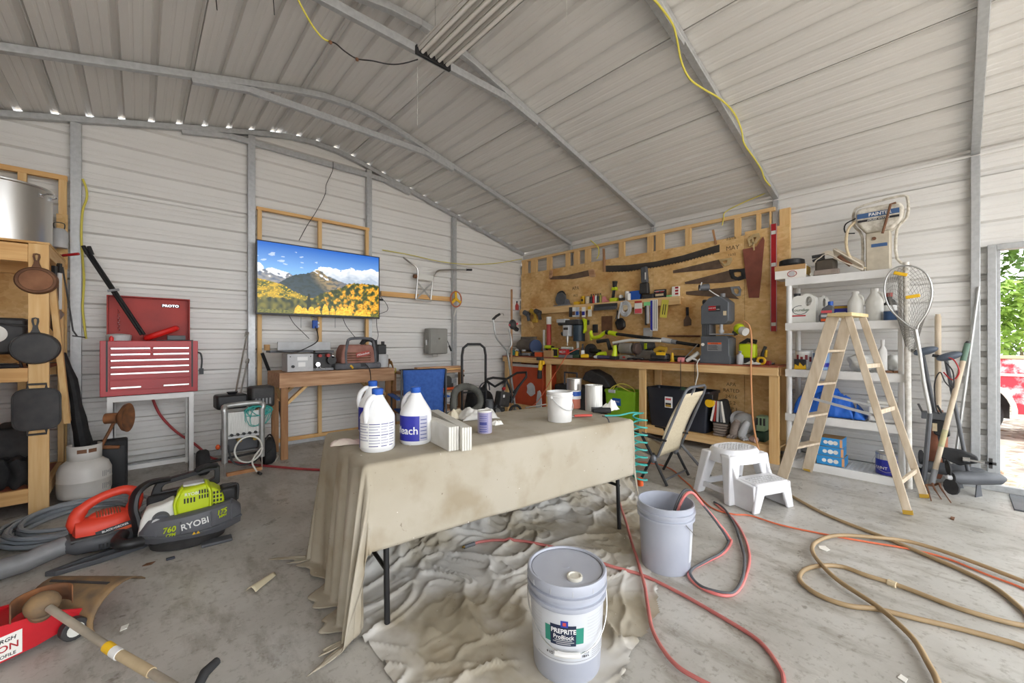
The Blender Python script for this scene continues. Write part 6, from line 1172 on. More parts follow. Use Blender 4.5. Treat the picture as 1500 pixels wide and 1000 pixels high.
# --- under the bench
def tote(name, label, px0, px1, x, h, m, rimm, z=.183, dep=.32):
    ya, yb = at(px0, 500, x=x).y, at(px1, 500, x=x).y; w_ = ya - yb; t = T(name, label, 'tote', (x, (ya + yb) / 2, z), rz=SIDE); b = B()
    o0 = rrect(-w_/2 * .88, .03, w_/2 * .88, dep - .03, .03); o1 = rrect(-w_/2, 0, w_/2, dep, .03); n = len(o0)
    vs = [(p[0], p[1], 0) for p in o0] + [(p[0], p[1], h) for p in o1] + [(p[0] * .97, p[1] * .97 + .006, h) for p in o1] + [(p[0] * .95, p[1] * .95 + .008, .02) for p in o0]
    fs = [(k*n+i, k*n+(i+1)%n, (k+1)*n+(i+1)%n, (k+1)*n+i) for k in range(3) for i in range(n)] + [tuple(range(n)), tuple(3*n+i for i in range(n))]; b.add(vs, fs); b.build('body', m, t)
    b = B(); b.ring([(p[0] * 1.03, p[1] * 1.03 - .005) for p in o1], [(p[0] * .98, p[1] * .98) for p in o1], h - .03, h + .002, 'z'); b.build('rim', rimm, t); return t, w_
t, w_ = tote('green_tote', 'lime green storage tote under the workbench', 885, 930, 4.957, .41, 'green', 'green'); b = B(); b.box(-w_ * .32, -.03, .375, -w_*.1, -.012, .42); b.build('latch', 'light_grey', t, bev=.004); b = B(); b.box(-w_ * .22, .0, .20, .02, .012, .30); b.build('sticker', 'royal', t); text('HEFTY', .035, 'white', t, (-w_*.09, -.001, .25)); 
cord('yellow_rope', [at(890, 575, x=4.98), at(898, 566, x=5.0), at(912, 562, x=5.05), at(926, 568, x=5.1), at(929, 575, x=5.1), at(916, 570, x=5.0), at(903, 564, x=5.0), at(896, 574, x=5.0)], .007, 'yellow_cord', 'yellow rope spilling out of the lime green tote', 'rope')
t, w_ = tote('black_tote', 'large black storage tote under the workbench', 946, 1038, 4.957, .50, 'navy', 'navy', dep=.34); b = B(); b.box(-w_ * .17, -.008, .26, -w_*.05, .008, .40); b.build('sticker', 'white', t, bev=.003); 
for z, m in ((.37, 'pink_red'), (.31, 'print_dark'), (.285, 'dirty_yellow')): b = B(); b.box(-w_*.155, -.0105, z - .012, -w_*.065, -.0085, z + .012); b.build('printed_panel', m, t)
t = T('yellow_ratchet', 'yellow and black strap reel hanging on the black tote', 'strap', at(1040, 590, x=4.9), rz=SIDE); b = B(); b.cyl((0, -.02, 0), (0, .02, 0), .05, n=14); b.build('reel', 'yellow', t); b = B(); b.box(-.06, -.02, .03, .04, .03, .10); b.build('cover', 'black', t, bev=.01)
flatthing('framing_square', 'green tray standing in the black tote', 'tray', tuple(at(1000, 572, x=5.0)), SIDE, [('tray', 'dark_green', [(-.10, -.05), (0, .05), (.12, -.02), (.10, -.06)], -.01, .01)])
t = T('tool_bag', 'open tool bag with striped lining under the workbench', 'tool bag', (5.0, at(1054, 600, x=5.0).y, .329), rz=SIDE); b = B(); b.prism([(-.10, 0), (-.03, .27), (.03, .27), (.10, 0)], -.02, .20); b.build('body', 'black_rubber', t, bev=.02)
for k, (x0, m) in enumerate(((-.12, 'paper'), (-.07, 'red_dusty'), (-.02, 'light_grey'), (.045, 'mid_grey'), (.09, 'paper'))): b = B(); b.bar((x0 * .7, -.027, .02), (x0 * .3, -.025, .26), .022, .008, (0, 1, 0)); b.build('strap', m, t)
hh = T('hard_hat', 'white hard hat propped under the workbench', 'hard hat', (5.19, at(1089, 605, x=5.19).y, .33), rot=(R(20), R(55), SIDE)); hh.scale = (.86, .86, .86); b = B(); b.lathe([(.155, 0), (.145, .0), (.135, .06), (.10, .11), (.05, .135), (0, .14)], 24, sy=1.15); b.build('shell', 'light_grey', hh); b = B(); b.lathe([(.145, 0), (.185, -.008), (.186, -.004), (.148, .008)], 24, sy=1.12, cap=False); b.build('brim', 'light_grey', hh)
b = B()
for k in range(5): b.prism([(p[0], p[1]) for p in rrect(4.97 + .01 * (k % 2), at(1061, 600, x=4.97).y - .008 * k, 5.2, at(1043, 600, x=4.97).y, .03)], .1835 + k * .03, .208 + k * .03, 'z')
t = T('folded_sacks', 'stack of folded grey sacks under the workbench', 'sacks', (0, 0, 0)); b.build('stack', mat('sack', '9a8c82', '867a72', rough=.9, scale=14), t, bev=.008)
for k, (px, x, m, lb) in enumerate(((1075, 4.975, 'sack', 'brown leather glove under the workbench'), (1087, 4.975, 'light_grey', 'grey work glove beside the hard hat'))):
    t = T('work_glove', lb, 'glove', (x, at(px, 630, x=x).y, .192), rz=SIDE + k); b = B(); b.ell((0, 0, .05), (.045, .04, .06)); b.tube([(0, 0, .06), (.02, -.02, .15), (.05, -.03, .20)], [.045, .04, .03], 10); b.build('palm', m, t); 
    for q in range(3): b = B(); b.tube([(-.03 + q * .025, -.03, .03), (-.04 + q * .03, -.08, .012)], .013, 8); b.build('finger', m, t)
b = B(); b.cyl((4.96, at(1100, 640, x=4.96).y, .215), (4.93, at(1108, 640, x=4.93).y, .215), .03, .032, 14); solo(b, 'wood_roll', mat('roll_pink', 'b99a92', rough=.8), 'short pale roll lying at the bench shelf edge', 'roll')
t = sbox('sander_case', mat('pale_green', '93b08c', 'a0bc98', rough=.6, scale=6), 'pale green power tool with vents under the near bench end', 'power tool', 1107, 1120, .17, x=5.05, dep=.15, z=.29, bev=.015)
for i in range(3): b = B(); b.box(-.04 + i * .035, -.004, .07, -.02 + i * .035, .0, .15); b.build('vent', 'iron', t)
sbox('green_case', mat('deep_green', '2f4a3a', rough=.6), 'dark green case under the pale green tool', 'case', 1105, 1121, .105, x=5.03, dep=.18, z=.184, bev=.01)
t = T('toolbox', 'black slanted toolbox under the workbench', 'tool box', (5.1, at(872, 550, x=5.1).y, .65), rot=(0, R(12), SIDE)); b = B(); b.prism([(-.22, 0), (-.18, .13), (-.08, .20), (.16, .16), (.30, .04), (.28, 0)], -.06, .16); b.build('lid', 'iron', t, bev=.02)
t = sbox('tool_crate', 'black_rubber', 'black tool crate under the workbench behind the paint cans', 'crate', 812, 872, .41, x=5.0, dep=.28, z=.183, bev=.02); b = B(); b.tube([(-.27, .1, .40), (-.27, .1, .60), (-.02, .1, .60), (-.02, .1, .40)], .016, 8); b.build('handle', 'dark_grey', t)
# red jack stand post behind the shelf
t = T('red_jack_post', 'red tall jack with grey rack bar between bench and shelf', 'jack', (5.16, 1.213, 0), rz=SIDE); b = B(); b.box(-.012, -.012, .02, .012, .012, .98); b.build('rack_bar', 'dark_red', t); b = B(); b.box(-.02, -.03, .0, .02, .03, .02); b.build('foot', 'iron', t)
for z in (.3, .55, .75): b = B(); b.box(-.016, -.022, z, .016, .016, z + .06); b.build('collar', 'light_grey', t, bev=.004)
# ================================================================== shelf unit contents and the near end of the side wall
def sh(px, z, x=5.0): return Vector((x, at(px, 500, x=x).y, z))
def jug(name, label, loc, rz, r=.075, h=.29, m='milky', cap='blue', band=None, sq=1, cat='jug'):
    t = T(name, label, cat, loc, rz=rz); k = h / .29; b = B(); b.lathe([(r * .9, 0), (r, .012), (r, .155 * k), (r * .95, .17 * k), (r * .52, .228 * k), (r * .30, .262 * k), (r * .27, .268 * k)], 28); b.build('body', m, t)
    b = B(); b.tube([(-r * .15, 0, .250 * k), (-r * .5, 0, .252 * k), (-r * .86, 0, .222 * k), (-r * .97, 0, .18 * k), (-r * .9, 0, .14 * k)], r * .17, 10, sm=4); b.build('handle', m, t)
    b = B(); b.lathe([(r * .30, .262 * k), (r * .33, .268 * k), (r * .33, h), (r * .28, h + .003)], 18); b.build('cap', cap, t); return t
def carton(name, label, px0, px1, z, h, m, x=4.98, dep=.15, cat='box', bev=.003, rz=0):
    return sbox(name, m, label, cat, px0, px1, h, x=x, dep=dep, z=z, bev=bev, rz=rz)
# top shelf
t = carton('carton', 'white and brown cardboard carton overhanging the shelf top', 1135, 1180, 1.937, .135, 'paper', x=4.95, dep=.24); w_ = t['w']; b = B(); b.box(-w_/2 - .001, -.003, .085, w_/2 + .001, -.0005, .136); b.build('tape_band', 'cardboard', t); b = B(); b.tube([(.02 + .04 * cos(a / 12 * 2 * PI), -.004, .045 + .03 * sin(a / 12 * 2 * PI)) for a in range(12)], .003, 5, closed=True); b.build('wire', 'red_dusty', t); b = B(); b.box(-.01, -.003, .02, .04, -.0005, .07); b.build('printed_panel', 'light_grey', t)
b = B(); b.box(w_/2 + .0005, .03, .03, w_/2 + .002, .2, .12); b.build('side_print', 'dirty_yellow', t)
t = T('speaker_ring', 'round black speaker lying on the carton', 'speaker', sh(1160, 2.073, 5.05), rz=SIDE); b = B(); b.lathe([(.10, 0), (.115, .02), (.11, .06), (.09, .07), (.08, .05), (.03, .03), (0, .03)], 24); b.build('basket', 'black', t); 
b = B(); p = sh(1190, 1.952, 4.96); b.cyl(p + Vector((-.02, 0, .003)), p + Vector((.06, 0, .003)), .018); solo(b, 'tape_roll', 'milky', 'small white tube lying on the shelf top', 'roll')
t = T('tool_pouch', 'pale leather tool belt pouch on the shelf top', 'tool belt', sh(1219, 1.937, 5.02), rz=SIDE); b = B(); b.box(-.13, -.06, 0, .03, .10, .16); b.build('pocket', mat('dark_leather', '4a4238', '5a5044', rough=.8, scale=9), t, bev=.02)
mat('pale_leather', 'c9bfae', 'd6ccbc', rough=.8, scale=9)
b = B(); b.grid(lambda u, v: (-.13 + .19 * u, -.08 + .18 * v, .17 + .07 * math.sin(u * PI) - .04 * (v < .25) + .01 * nz(u * 6, v * 6)), 14, 10); b.build('flap', 'pale_leather', t, thick=.008); b = B(); b.grid(lambda u, v: (.02 + .22 * u, -.075 + .04 * math.sin(v * PI), .20 - .17 * u + (v - .5) * .09 * (1 - .5 * u)), 14, 8); b.build('pocket_front', 'pale_leather', t, thick=.01); b = B(); b.grid(lambda u, v: (.02 + .22 * u, .03, .22 - .17 * u + (v - .5) * .10), 10, 6); b.build('pocket_back', 'pale_leather', t, thick=.01)
b = B(); b.tube([(-.05, -.05, .20), (-.15, -.07, .19)], .016, 8); b.build('tool_handle', 'black', t); b = B(); b.tube([(-.05, -.05, .17), (-.145, -.07, .15)], .014, 8); b.build('tool_handle', 'black', t); b = B(); b.tube([(.06, -.05, .17), (.1, -.06, .12), (.15, -.05, .07)], .018, 8); b.build('pouch_tools', 'rust_iron', t)
b = B(); b.box(-.13, -.10, 0, .07, -.07, .05); b.build('buckle_box', 'sack', t, bev=.006)
sp = T('paint_sprayer', 'paint spattered airless sprayer with metal frame on the shelf top', 'paint sprayer', sh(1290, 1.937, 5.06), rz=SIDE); mat('spatter', 'd9d4c8', 'b0a898', rough=.6, scale=26)
b = B(); b.prism([(-.10, .36), (-.17, .46), (-.175, .56), (-.15, .60), (.13, .60), (.16, .55), (.15, .45), (.08, .36)], -.06, .08); b.build('hood', 'spatter', sp, bev=.02, seg=3); b = B(); b.box(-.10, -.05, .0, .07, .09, .36); b.build('motor_body', mat('sprayer_tan', 'b5ab98', 'c4bba8', rough=.6, scale=14), sp, bev=.01)
b = B(); b.prism([(-.16, .50), (-.16, .545), (.13, .545), (.13, .50)], -.064, -.061); b.build('name_band', mat('band_blue', '3f5f8c', rough=.5), sp); text('PAINTER', .04, 'white', sp, (-.0, -.066, .522), bold=.02); b = B(); b.box(-.155, -.064, .465, .13, -.061, .485); b.build('name_band', 'print_dark', sp); text('AIRLESS SPRAYER', .02, 'white', sp, (-.01, -.066, .475))
b = B(); b.tube([(.11, -.09, .585), (.075, -.095, .58), (.05, -.09, .46), (.02, -.085, .33)], .010, 8); b.build('gun_tube', 'rust_iron', sp)
b = B(); b.tube([(-.13, 0, 0), (-.13, 0, .34), (-.19, 0, .46), (-.19, 0, .59), (-.13, 0, .635), (.13, 0, .66), (.18, 0, .62), (.175, 0, .46), (.11, 0, .36), (.11, 0, .1), (.20, 0, .02)], .011, 8, sm=3); b.build('frame', 'spatter', sp)
b = B(); b.tube([(-.16, -.03, .50), (-.23, -.04, .42), (-.24, -.04, .25), (-.19, -.05, .1), (-.10, -.06, .03)], .012, 8, sm=4); b.build('hose', 'canvas_tan', sp); b = B(); b.tube([(-.17, -.03, .52), (-.25, -.03, .48), (-.25, -.03, .40), (-.18, -.03, .38)], .006, 6, sm=4); b.build('cable', 'black', sp)
b = B(); b.box(-.06, -.054, .22, .05, -.0505, .25); b.build('sticker', 'band_blue', sp); b = B(); b.cyl((-.04, -.06, .30), (-.04, -.05, .30), .015); b.build('dial', 'rust_iron', sp)
# fourth shelf
Z4 = 1.477
def sjug(name, label, px0, px1, x, h, z, m='milky'):
    ya, yb = at(px0, 450, x=x).y, at(px1, 450, x=x).y; w_ = ya - yb; t = T(name, label, 'jug', (x, (ya + yb) / 2, z), rz=SIDE); b = B()
    b.ring([(-w_/2, 0), (w_/2, 0), (w_/2, h * .62), (w_/2 - .004, h * .85), (w_ * .30, h * .97), (w_ * .1, h), (-w_ * .02, h * .92), (-w_ * .2, h * .93), (-w_ * .38, h * .88), (-w_/2, h * .6)],
           [(w_ * .12, h * .60), (w_ * .2, h * .56), (w_ * .30, h * .60), (w_ * .36, h * .72), (w_ * .32, h * .84), (w_ * .24, h * .89), (w_ * .16, h * .86), (w_ * .12, h * .8), (w_ * .10, h * .72), (w_ * .10, h * .64)], -.055, .055); b.build('body', m, t, bev=.012, seg=3); return t, w_
t, w_ = sjug('weed_killer_jug', 'white weed killer jug with red stripe on the shelf', 1159, 1197, 5.05, .30, Z4)
b = B(); b.cyl((-w_ * .26, 0, .275), (-w_ * .26, 0, .305), .03, n=16); b.build('cap', 'print_dark', t); text('Roundup', .042, 'dark_green', t, (-w_*.1, -.057, .13), shear=.2); b = B(); b.tube([(-w_*.1 + .065 * cos(a / 14 * 2 * PI), -.056, .13 + .045 * sin(a / 14 * 2 * PI)) for a in range(3, 14)], .003, 5); b.build('emblem', 'navy', t); b = B(); b.box(-w_*.42, -.057, .065, w_*.12, -.0555, .078); b.build('stripe', 'red', t)
t, w_ = sjug('white_jug', 'plain white jug behind the weed killer jug', 1196, 1214, 5.2, .28, Z4)
t = T('brown_bottle', 'small brown bottle with red and green label on the shelf', 'bottle', sh(1211, Z4, 4.99), rz=SIDE); b = B(); b.prism([(-.055, 0), (-.06, .06), (-.03, .14), (.02, .17), (.055, .15), (.06, 0)], -.025, .025); b.build('body', 'dusty_black', t, bev=.01)
for z, m in ((.10, 'pink_red'), (.06, 'light_grey'), (.02, 'orange')): b = B(); b.box(-.04, -.029, z - .012, .045, -.0255, z + .012); b.build('label_band', m, t)
b = B(); b.cyl((.03, 0, .16), (.03, 0, .20), .022); b.build('cap', 'royal', t)
t = carton('seed_box', 'blue and yellow box on the middle shelf', 1222, 1243, Z4, .165, 'print_blue', x=5.12, dep=.1); w_ = t['w']; b = B(); b.box(-w_/2, -.003, .135, w_/2, -.0005, .16); b.build('printed_panel', 'dirty_yellow', t); b = B(); b.box(-w_/2 + .01, -.003, .02, w_/2 - .02, -.0005, .10); b.build('printed_panel', 'light_grey', t)
carton('white_packet', 'crumpled white packet before the seed box', 1225, 1238, Z4, .06, 'paper', x=4.99, dep=.05, bev=.015)
def flask(name, label, px, x, h, r):
    t = T(name, label, 'jug', sh(px, Z4, x), rz=SIDE); b = B(); o = [(r, 0), (r, h * .02), (r, h * .60), (r * .92, h * .68), (r * .42, h * .88), (r * .42, h * .97)]; b.lathe([(r * .95, 0)] + o[1:], 4 * 6, sy=.8); b.build('body', 'milky', t); b = B(); b.lathe([(r * .45, h * .93), (r * .45, h)], 16, sy=.9); b.build('cap', 'milky', t); b = B(); b.tube([(r * .3, 0, h * .86), (r * .75, 0, h * .84), (r * .98, 0, h * .66), (r * .9, 0, h * .55)], .014, 8, sm=3); b.build('handle', 'milky', t)
flask('square_jug', 'shorter cream plastic jug behind the ladder top', 1253, 5.05, .285, .060); flask('square_jug', 'taller cream plastic jug behind the ladder top', 1281, 5.05, .30, .064)
bottle('dark_bottle', 'black bottle with white label on the shelf end', 1303, .05, .26, 'black_rubber', cap='red_dusty', x=5.14, z=Z4, band='white'); can('blue_tin', 'low blue paint tin on the middle shelf', 1306, .055, .085, 'band_blue', x=5.0, z=Z4)
# third shelf
Z3 = 1.002
t = can('red_white_can', 'white paint can with red label on the shelf', 1178, .075, .19, 'white', x=5.12, z=Z3)
for k in range(4): a = R(-90 - 35 + 30 * k); b = B(); b.cb((.0755 * cos(a), .0755 * sin(a), .12 - .02 * (k % 2)), (.022, .004, .05), (0, 0, a + PI / 2)); b.build('label_mark', 'dark_red', t)
t = carton('firelog_box', 'black and yellow box before the red labelled can', 1163, 1180, Z3, .10, 'print_dark', x=4.99, dep=.04); b = B(); b.prism([(-.05, .0), (-.04, .05), (-.01, .03), (.0, .07), (.03, .03), (.05, .05), (.055, 0)], -.003, -.0005); b.build('flame_print', 'yellow', t)
t = T('blue_bucket', 'white and blue tub with rags in it on the shelf', 'tub', sh(1203, Z3, 5.04), rz=SIDE); b = B(); b.lathe([(.062, 0), (.068, .16), (.072, .165), (.066, .165), (.06, .02)], 20); b.build('body', mat('tub_blue', '7fa0cc', '94b2d8', rough=.5, scale=5), t); b = B(); b.lathe([(.0645, .03), (.0655, .07)], 20, cap=False); b.build('label_band', 'print_blue', t); b = B(); random.seed(5)
for k in range(7): b.tube([(random.uniform(-.05, .05), random.uniform(-.05, .05), .15), (random.uniform(-.05, .05), random.uniform(-.05, .05), .19), (random.uniform(-.05, .05), random.uniform(-.05, .05), .155)], .009, 6, sm=3)
b.build('rags', 'paper', t, kind='stuff')
def crumple(name, label, cat, c, rx, ry, rz_, m, seed, amp=.25, n=18):
    b = B(); prof = []
    for i in range(n + 1):
        for j in range(n * 2):
            th = PI * i / n; ph = 2 * PI * j / (n * 2); d = Vector((sin(th) * cos(ph), sin(th) * sin(ph), cos(th))); k = 1 + amp * noise.noise(d * 1.8 + Vector((seed, 0, 0))) + amp * .5 * abs(noise.noise(d * 5 + Vector((0, seed, 0))))
            prof.append((c[0] + d.x * rx * k, c[1] + d.y * ry * k, max(c[2] - rz_, c[2] + d.z * rz_ * k)))
    b.add(prof, [(i*n*2+j, i*n*2+(j+1)%(n*2), (i+1)*n*2+(j+1)%(n*2), (i+1)*n*2+j) for i in range(n) for j in range(n*2)]); return solo(b, name, m, label, cat)
p = sh(1262, Z3, 5.08); crumple('plastic_bag', 'grey white plastic bag on the shelf behind the ladder', 'bag', (p.x, p.y, p.z + .085), .09, .10, .085, mat('bag_white', 'cfcfcb', 'dcdcd8', rough=.35, scale=8), 2.3)
bottle('white_bottle', 'tall white bottle on the shelf behind the ladder leg', 1293, .032, .30, 'white', cap='white', x=4.99, z=Z3)
p = sh(1313, Z3, 5.17); crumple('clear_bag', 'clear plastic bag of scraps at the shelf end', 'bag', (p.x, p.y, p.z + .08), .10, .08, .08, mat('bag_clear', 'bdbcb8', 'd2d2ce', rough=.25, scale=9), 5.1)
for k, (px, x) in enumerate(((1306, 4.962), (1313, 4.98))): b = B(); p = sh(px, Z3 + .012, x); b.cb(p, (.05, .09, .02), (0, 0, R(20 + 30 * k))); solo(b, 'wood_scrap', 'rust_iron', ['brown wood scrap lying by the white bottle', 'brown wood scrap lying before the clear bag'][k], 'wood scrap', bev=.002)
# second shelf: tarp and white box
Z2 = .547
def tarp():
    ys = at(1163, 590, x=5.0).y, at(1268, 590, x=5.0).y; b = B()
    def fn(u, v):
        y = ys[0] + (ys[1] - ys[0]) * u; env = (math.sin(min(1, u * 1.15 + .02) * PI) ** .45) if u < .86 else .55 * (1 - u) / .14
        th = PI * v; hgt = .30 * (1.0 - .2 * u) * max(env, .02); k = noise.noise(Vector((u * 6, v * 5, 0))) * .3 + .35 * abs(noise.noise(Vector((u * 3, v * 14 + u * 4, 4)))) + .22 * abs(noise.noise(Vector((u * 16, v * 9, 2)))) 
        return (5.13 - .14 * cos(th) * (1 + .3 * k), y, Z2 + hgt * sin(th) ** .8 * (.9 + .8 * k) + .002)
    b.grid(fn, 60, 40); return solo(b, 'blue_tarp', mat('tarp', '1f5fc4', '2f74d8', rough=.45, scale=6), 'crumpled bright blue tarp on the second shelf', 'tarp', thick=.003, ang=180)
tarp()
t = T('white_tub', 'white lidded plastic tub beside the blue tarp', 'tub', sh(1295, Z2, 4.99), rz=SIDE); b = B(); b.box(-.11, 0, 0, .11, .24, .16); b.build('body', 'white_plastic', t, bev=.015); b = B(); b.box(-.118, -.008, .161, .118, .25, .195); b.build('lid', 'milky', t, bev=.008); b = B(); b.box(-.07, -.003, .03, .07, -.0005, .12); b.build('label_panel', 'light_grey', t)
# bottom shelf
Z1 = .076
for k in range(3):
    t = carton('blue_carton', ['bright blue carton at the bottom of the shelf stack', 'bright blue carton in the middle of the shelf stack', 'bright blue carton on top of the shelf stack'][k], 1196 + 2 * k, 1237 - k * 1.5, Z1 + k * .088, .086, mat('sky_blue', '2f8fd0', '3a9adc', rough=.5, scale=4), x=4.97 + .008 * k, dep=.2, rz=R([0, 1.5, -1][k])); w_ = t['w']
    for x, r, m in ((-w_*.22, .018, 'white'), (.0, .022, 'white'), (w_*.2, .02, 'milky')): b = B(); b.cyl((x, -.002, .043), (x, -.0003, .043), r, n=12); b.build('printed_dot', m, t)
    b = B(); b.box(w_/2 - .02, -.002, .005, w_/2, -.0003, .082); b.build('orange_strip', mat('peach', 'e0a878', rough=.6), t); b = B(); b.box(-w_/2 + .003, .003, .0855, w_/2 - .003, .197, .0868); b.build('top_flap', 'cardboard', t)
t = can('blue_paint_can', 'blue and silver gallon paint can on the bottom shelf', 1300, .083, .195, 'print_blue', x=5.05, z=Z1, lid='steel'); b = B(); b.lathe([(.0834, .135), (.0834, .18)], 24, cap=False); b.build('label_band', 'light_grey', t); b = B(); b.tube([(-.085, 0, .15), (-.10, -.03, .08), (0, -.10, .03), (.10, -.03, .08), (.085, 0, .15)], .002, 5, sm=5); b.build('bail', 'steel', t)
text('PAINT', .035, 'white', t, (R(-90) - .5, 0, .06), wrap=.0838)
# ---- wooden step ladder
ld = T('step_ladder', 'wooden folding step ladder before the white shelf unit', 'ladder', (4.55, .62, 0)); l = ld.location; LT = 1.50
mat('ladder_wood', 'b9a78e', 'cebfa9', rough=.75, scale=7, stretch=(3, 3, .6), bump=.06)
F = {'fn': Vector((4.46, 1.10, .01)), 'ff': Vector((4.86, .99, .01)), 'bn': Vector((4.19, .235, .007)), 'bf': Vector((4.74, .17, .007))}
Tn, Tf = Vector((4.40, .66, LT)), Vector((4.68, .60, LT))
tops = {'fn': Tn + Vector((0, .05, 0)), 'ff': Tf + Vector((0, .05, 0)), 'bn': Tn + Vector((.01, -.05, 0)), 'bf': Tf + Vector((-.01, -.05, 0))}
for k in F:
    b = B(); b.bar(F[k] - l, tops[k] - l, .022 if k[0] == 'b' else .026, .05 if k[0] == 'b' else .085, (0, 1, 0)); b.build('front_rail' if k[0] == 'f' else 'rear_leg', 'ladder_wood', ld, bev=.003)
    if k[0] == 'b' or k == 'ff': b = B(); q = F[k].lerp(tops[k], .012); b.bar(F[k] - l, q - l + Vector((0, 0, .012)), .028, .056, (0, 1, 0)); b.build('foot_cap', 'dirty_yellow', ld)
for i in range(1, 5):
    s = i / 5.0; a, c = F['fn'].lerp(tops['fn'], s) - l, F['ff'].lerp(tops['ff'], s) - l; b = B(); b.bar(a, c, .09, .02); b.build('step', 'ladder_wood', ld, bev=.002); b = B(); b.tube([a + Vector((0, .0, -.014)), c + Vector((0, 0, -.014))], .003, 5); b.build('tie_rod', 'steel', ld)
for s in (.14, .48, .72): a, c = F['bn'].lerp(tops['bn'], s) - l, F['bf'].lerp(tops['bf'], s) - l; b = B(); b.bar(a, c, .02, .035); b.build('rear_bar', 'ladder_wood', ld, bev=.002)
b = B(); mid = (Tn + Tf) / 2 - l; b.bar(Tn - l + Vector((-.06, 0, .012)), Tf - l + Vector((.06, 0, .012)), .17, .03); b.build('top_cap', mat('cap_yellow', 'c9b27c', 'd8c496', rough=.7, scale=10), ld, bev=.004)
for k, e in (('n', 'fn'), ('f', 'ff')): a, c = F[e].lerp(tops[e], .52) - l, F['b' + k].lerp(tops['b' + k], .46) - l; b = B(); b.bar(a, c, .006, .022); b.build('spreader', 'light_grey', ld)
# ---- landing net
nn = T('landing_net', 'fishing landing net with metal hoop leaning by the shelf unit', 'net', (4.9, .18, 0)); l = nn.location; NX = 4.80
hp = [(1341, 482), (1322, 470), (1304, 452), (1296, 430), (1298, 408), (1310, 393), (1330, 389), (1350, 395), (1362, 410), (1365, 432), (1358, 456), (1346, 474)]
hoop = spl([at(*q, x=NX) - l for q in hp], 5, True); b = B(); b.tube(hoop, .007, 8, closed=True); b.build('hoop', 'silver', nn)
ha = [at(1341, 482, x=NX) - l, at(1347, 515, x=NX + .02) - l, at(1353, 560, x=NX + .06) - l, at(1362, 605, x=NX + .1) - l, at(1357, 665, x=NX + .14) - l, at(1352, 717, z=.004) - l]
b = B(); b.tube(ha[:4], .013, 8); b.build('handle', 'silver', nn); b = B(); b.tube(ha[3:], .017, 8); b.build('grip', 'dark_grey', nn)
b = B(); cx = sum(hoop, Vector()) / len(hoop); N = len(hoop)
for i in range(0, N, 2):
    for sgn in (1, -1):
        pts = []
        for s in range(11):
            f = s / 10; a = hoop[(i + sgn * int(f * N * .45)) % N]; rr_ = 1 - f * .75; q = cx + (a - cx) * rr_; pts.append(q + Vector((.06 + .02 * f, -.01, -.42 * f ** 1.3)))
        b.tube(pts, .0011, 4, cap=False)
b.build('netting', mat('netting', '7d7a74', rough=.8), nn, kind='stuff')
for q, r_ in (((1319, 401), 20), ((1337, 434), -8)): p = at(*q, x=NX - .01) - l; b = B(); b.cb(p, (.02, .09, .028), (R(r_), 0, 0)); b.build('float', 'yellow', nn, bev=.006)
b = B(); b.cyl(at(1327, 384, x=4.88), at(1329, 500, x=4.9), .022, .022, 14); b.cyl(at(1329, 500, x=4.9), at(1332, 715, x=4.90), .022, .022, 14); solo(b, 'white_pole', mat('spatter_white', 'dedbd4', 'c2beb4', rough=.6, scale=30), 'spattered white pole standing at the shelf unit corner', 'pole')
# ---- long tools by the doorway
def polething(name, label, cat, segs, ex=()):
    t = T(name, label, cat, tuple(segs[-1][1][-1])); l = t.location
    for nm, pts, r, m in segs: b = B(); b.tube([Vector(p) - l for p in pts], r, 10); b.build(nm, m, t)
    return t, l.copy()
A = lambda px, py, x: at(px, py, x=x)
fk = [A(1365, 706, 4.98), A(1418, 500, 5.25)]; t, l = polething('pitchfork', 'pitchfork with wooden handle leaning on the side wall', 'pitchfork', [('handle', [fk[0], fk[0].lerp(fk[1], .86)], .019, 'ladder_wood'), ('grip_band', [fk[0].lerp(fk[1], .86), fk[0].lerp(fk[1], .985)], .0205, mat('grip_green', '5f7a6a', rough=.6)), ('grip_end', [fk[0].lerp(fk[1], .985), fk[1]], [.02, .012], 'iron'), ('ferrule', [fk[0].lerp(fk[1], -.03), fk[0].lerp(fk[1], .09)], .0215, 'mid_grey'), ('label_wrap', [fk[0].lerp(fk[1], .25), fk[0].lerp(fk[1], .37)], .0197, mat('wrap', '8f9a7c', 'b8ae84', rough=.7, scale=20))]); t.location = fk[0]
for ch in t.children: ch.location = l - t.location
l = t.location
hd = A(1367, 711, 4.95) - l
for q in ((1357, 716, 1364, 733), (1366, 714, 1379, 731), (1376, 714, 1393, 736)):
    b = B(); b.tube([hd, A(q[0], q[1] - 6, 4.91) - l, A(q[0] + 2, q[1], 4.87) - l, at(q[2], q[3], z=.008) - l], [.009, .008, .007, .004], 8, sm=4); b.build('tine', 'rust_iron', t)
b = B(); b.tube([at(1394, 709, z=.004), A(1404, 640, 5.39), A(1434, 420, 5.398)], .012, 8); solo(b, 'metal_rod', 'silver', 'slim grey metal pole leaning beside the doorway', 'pole')
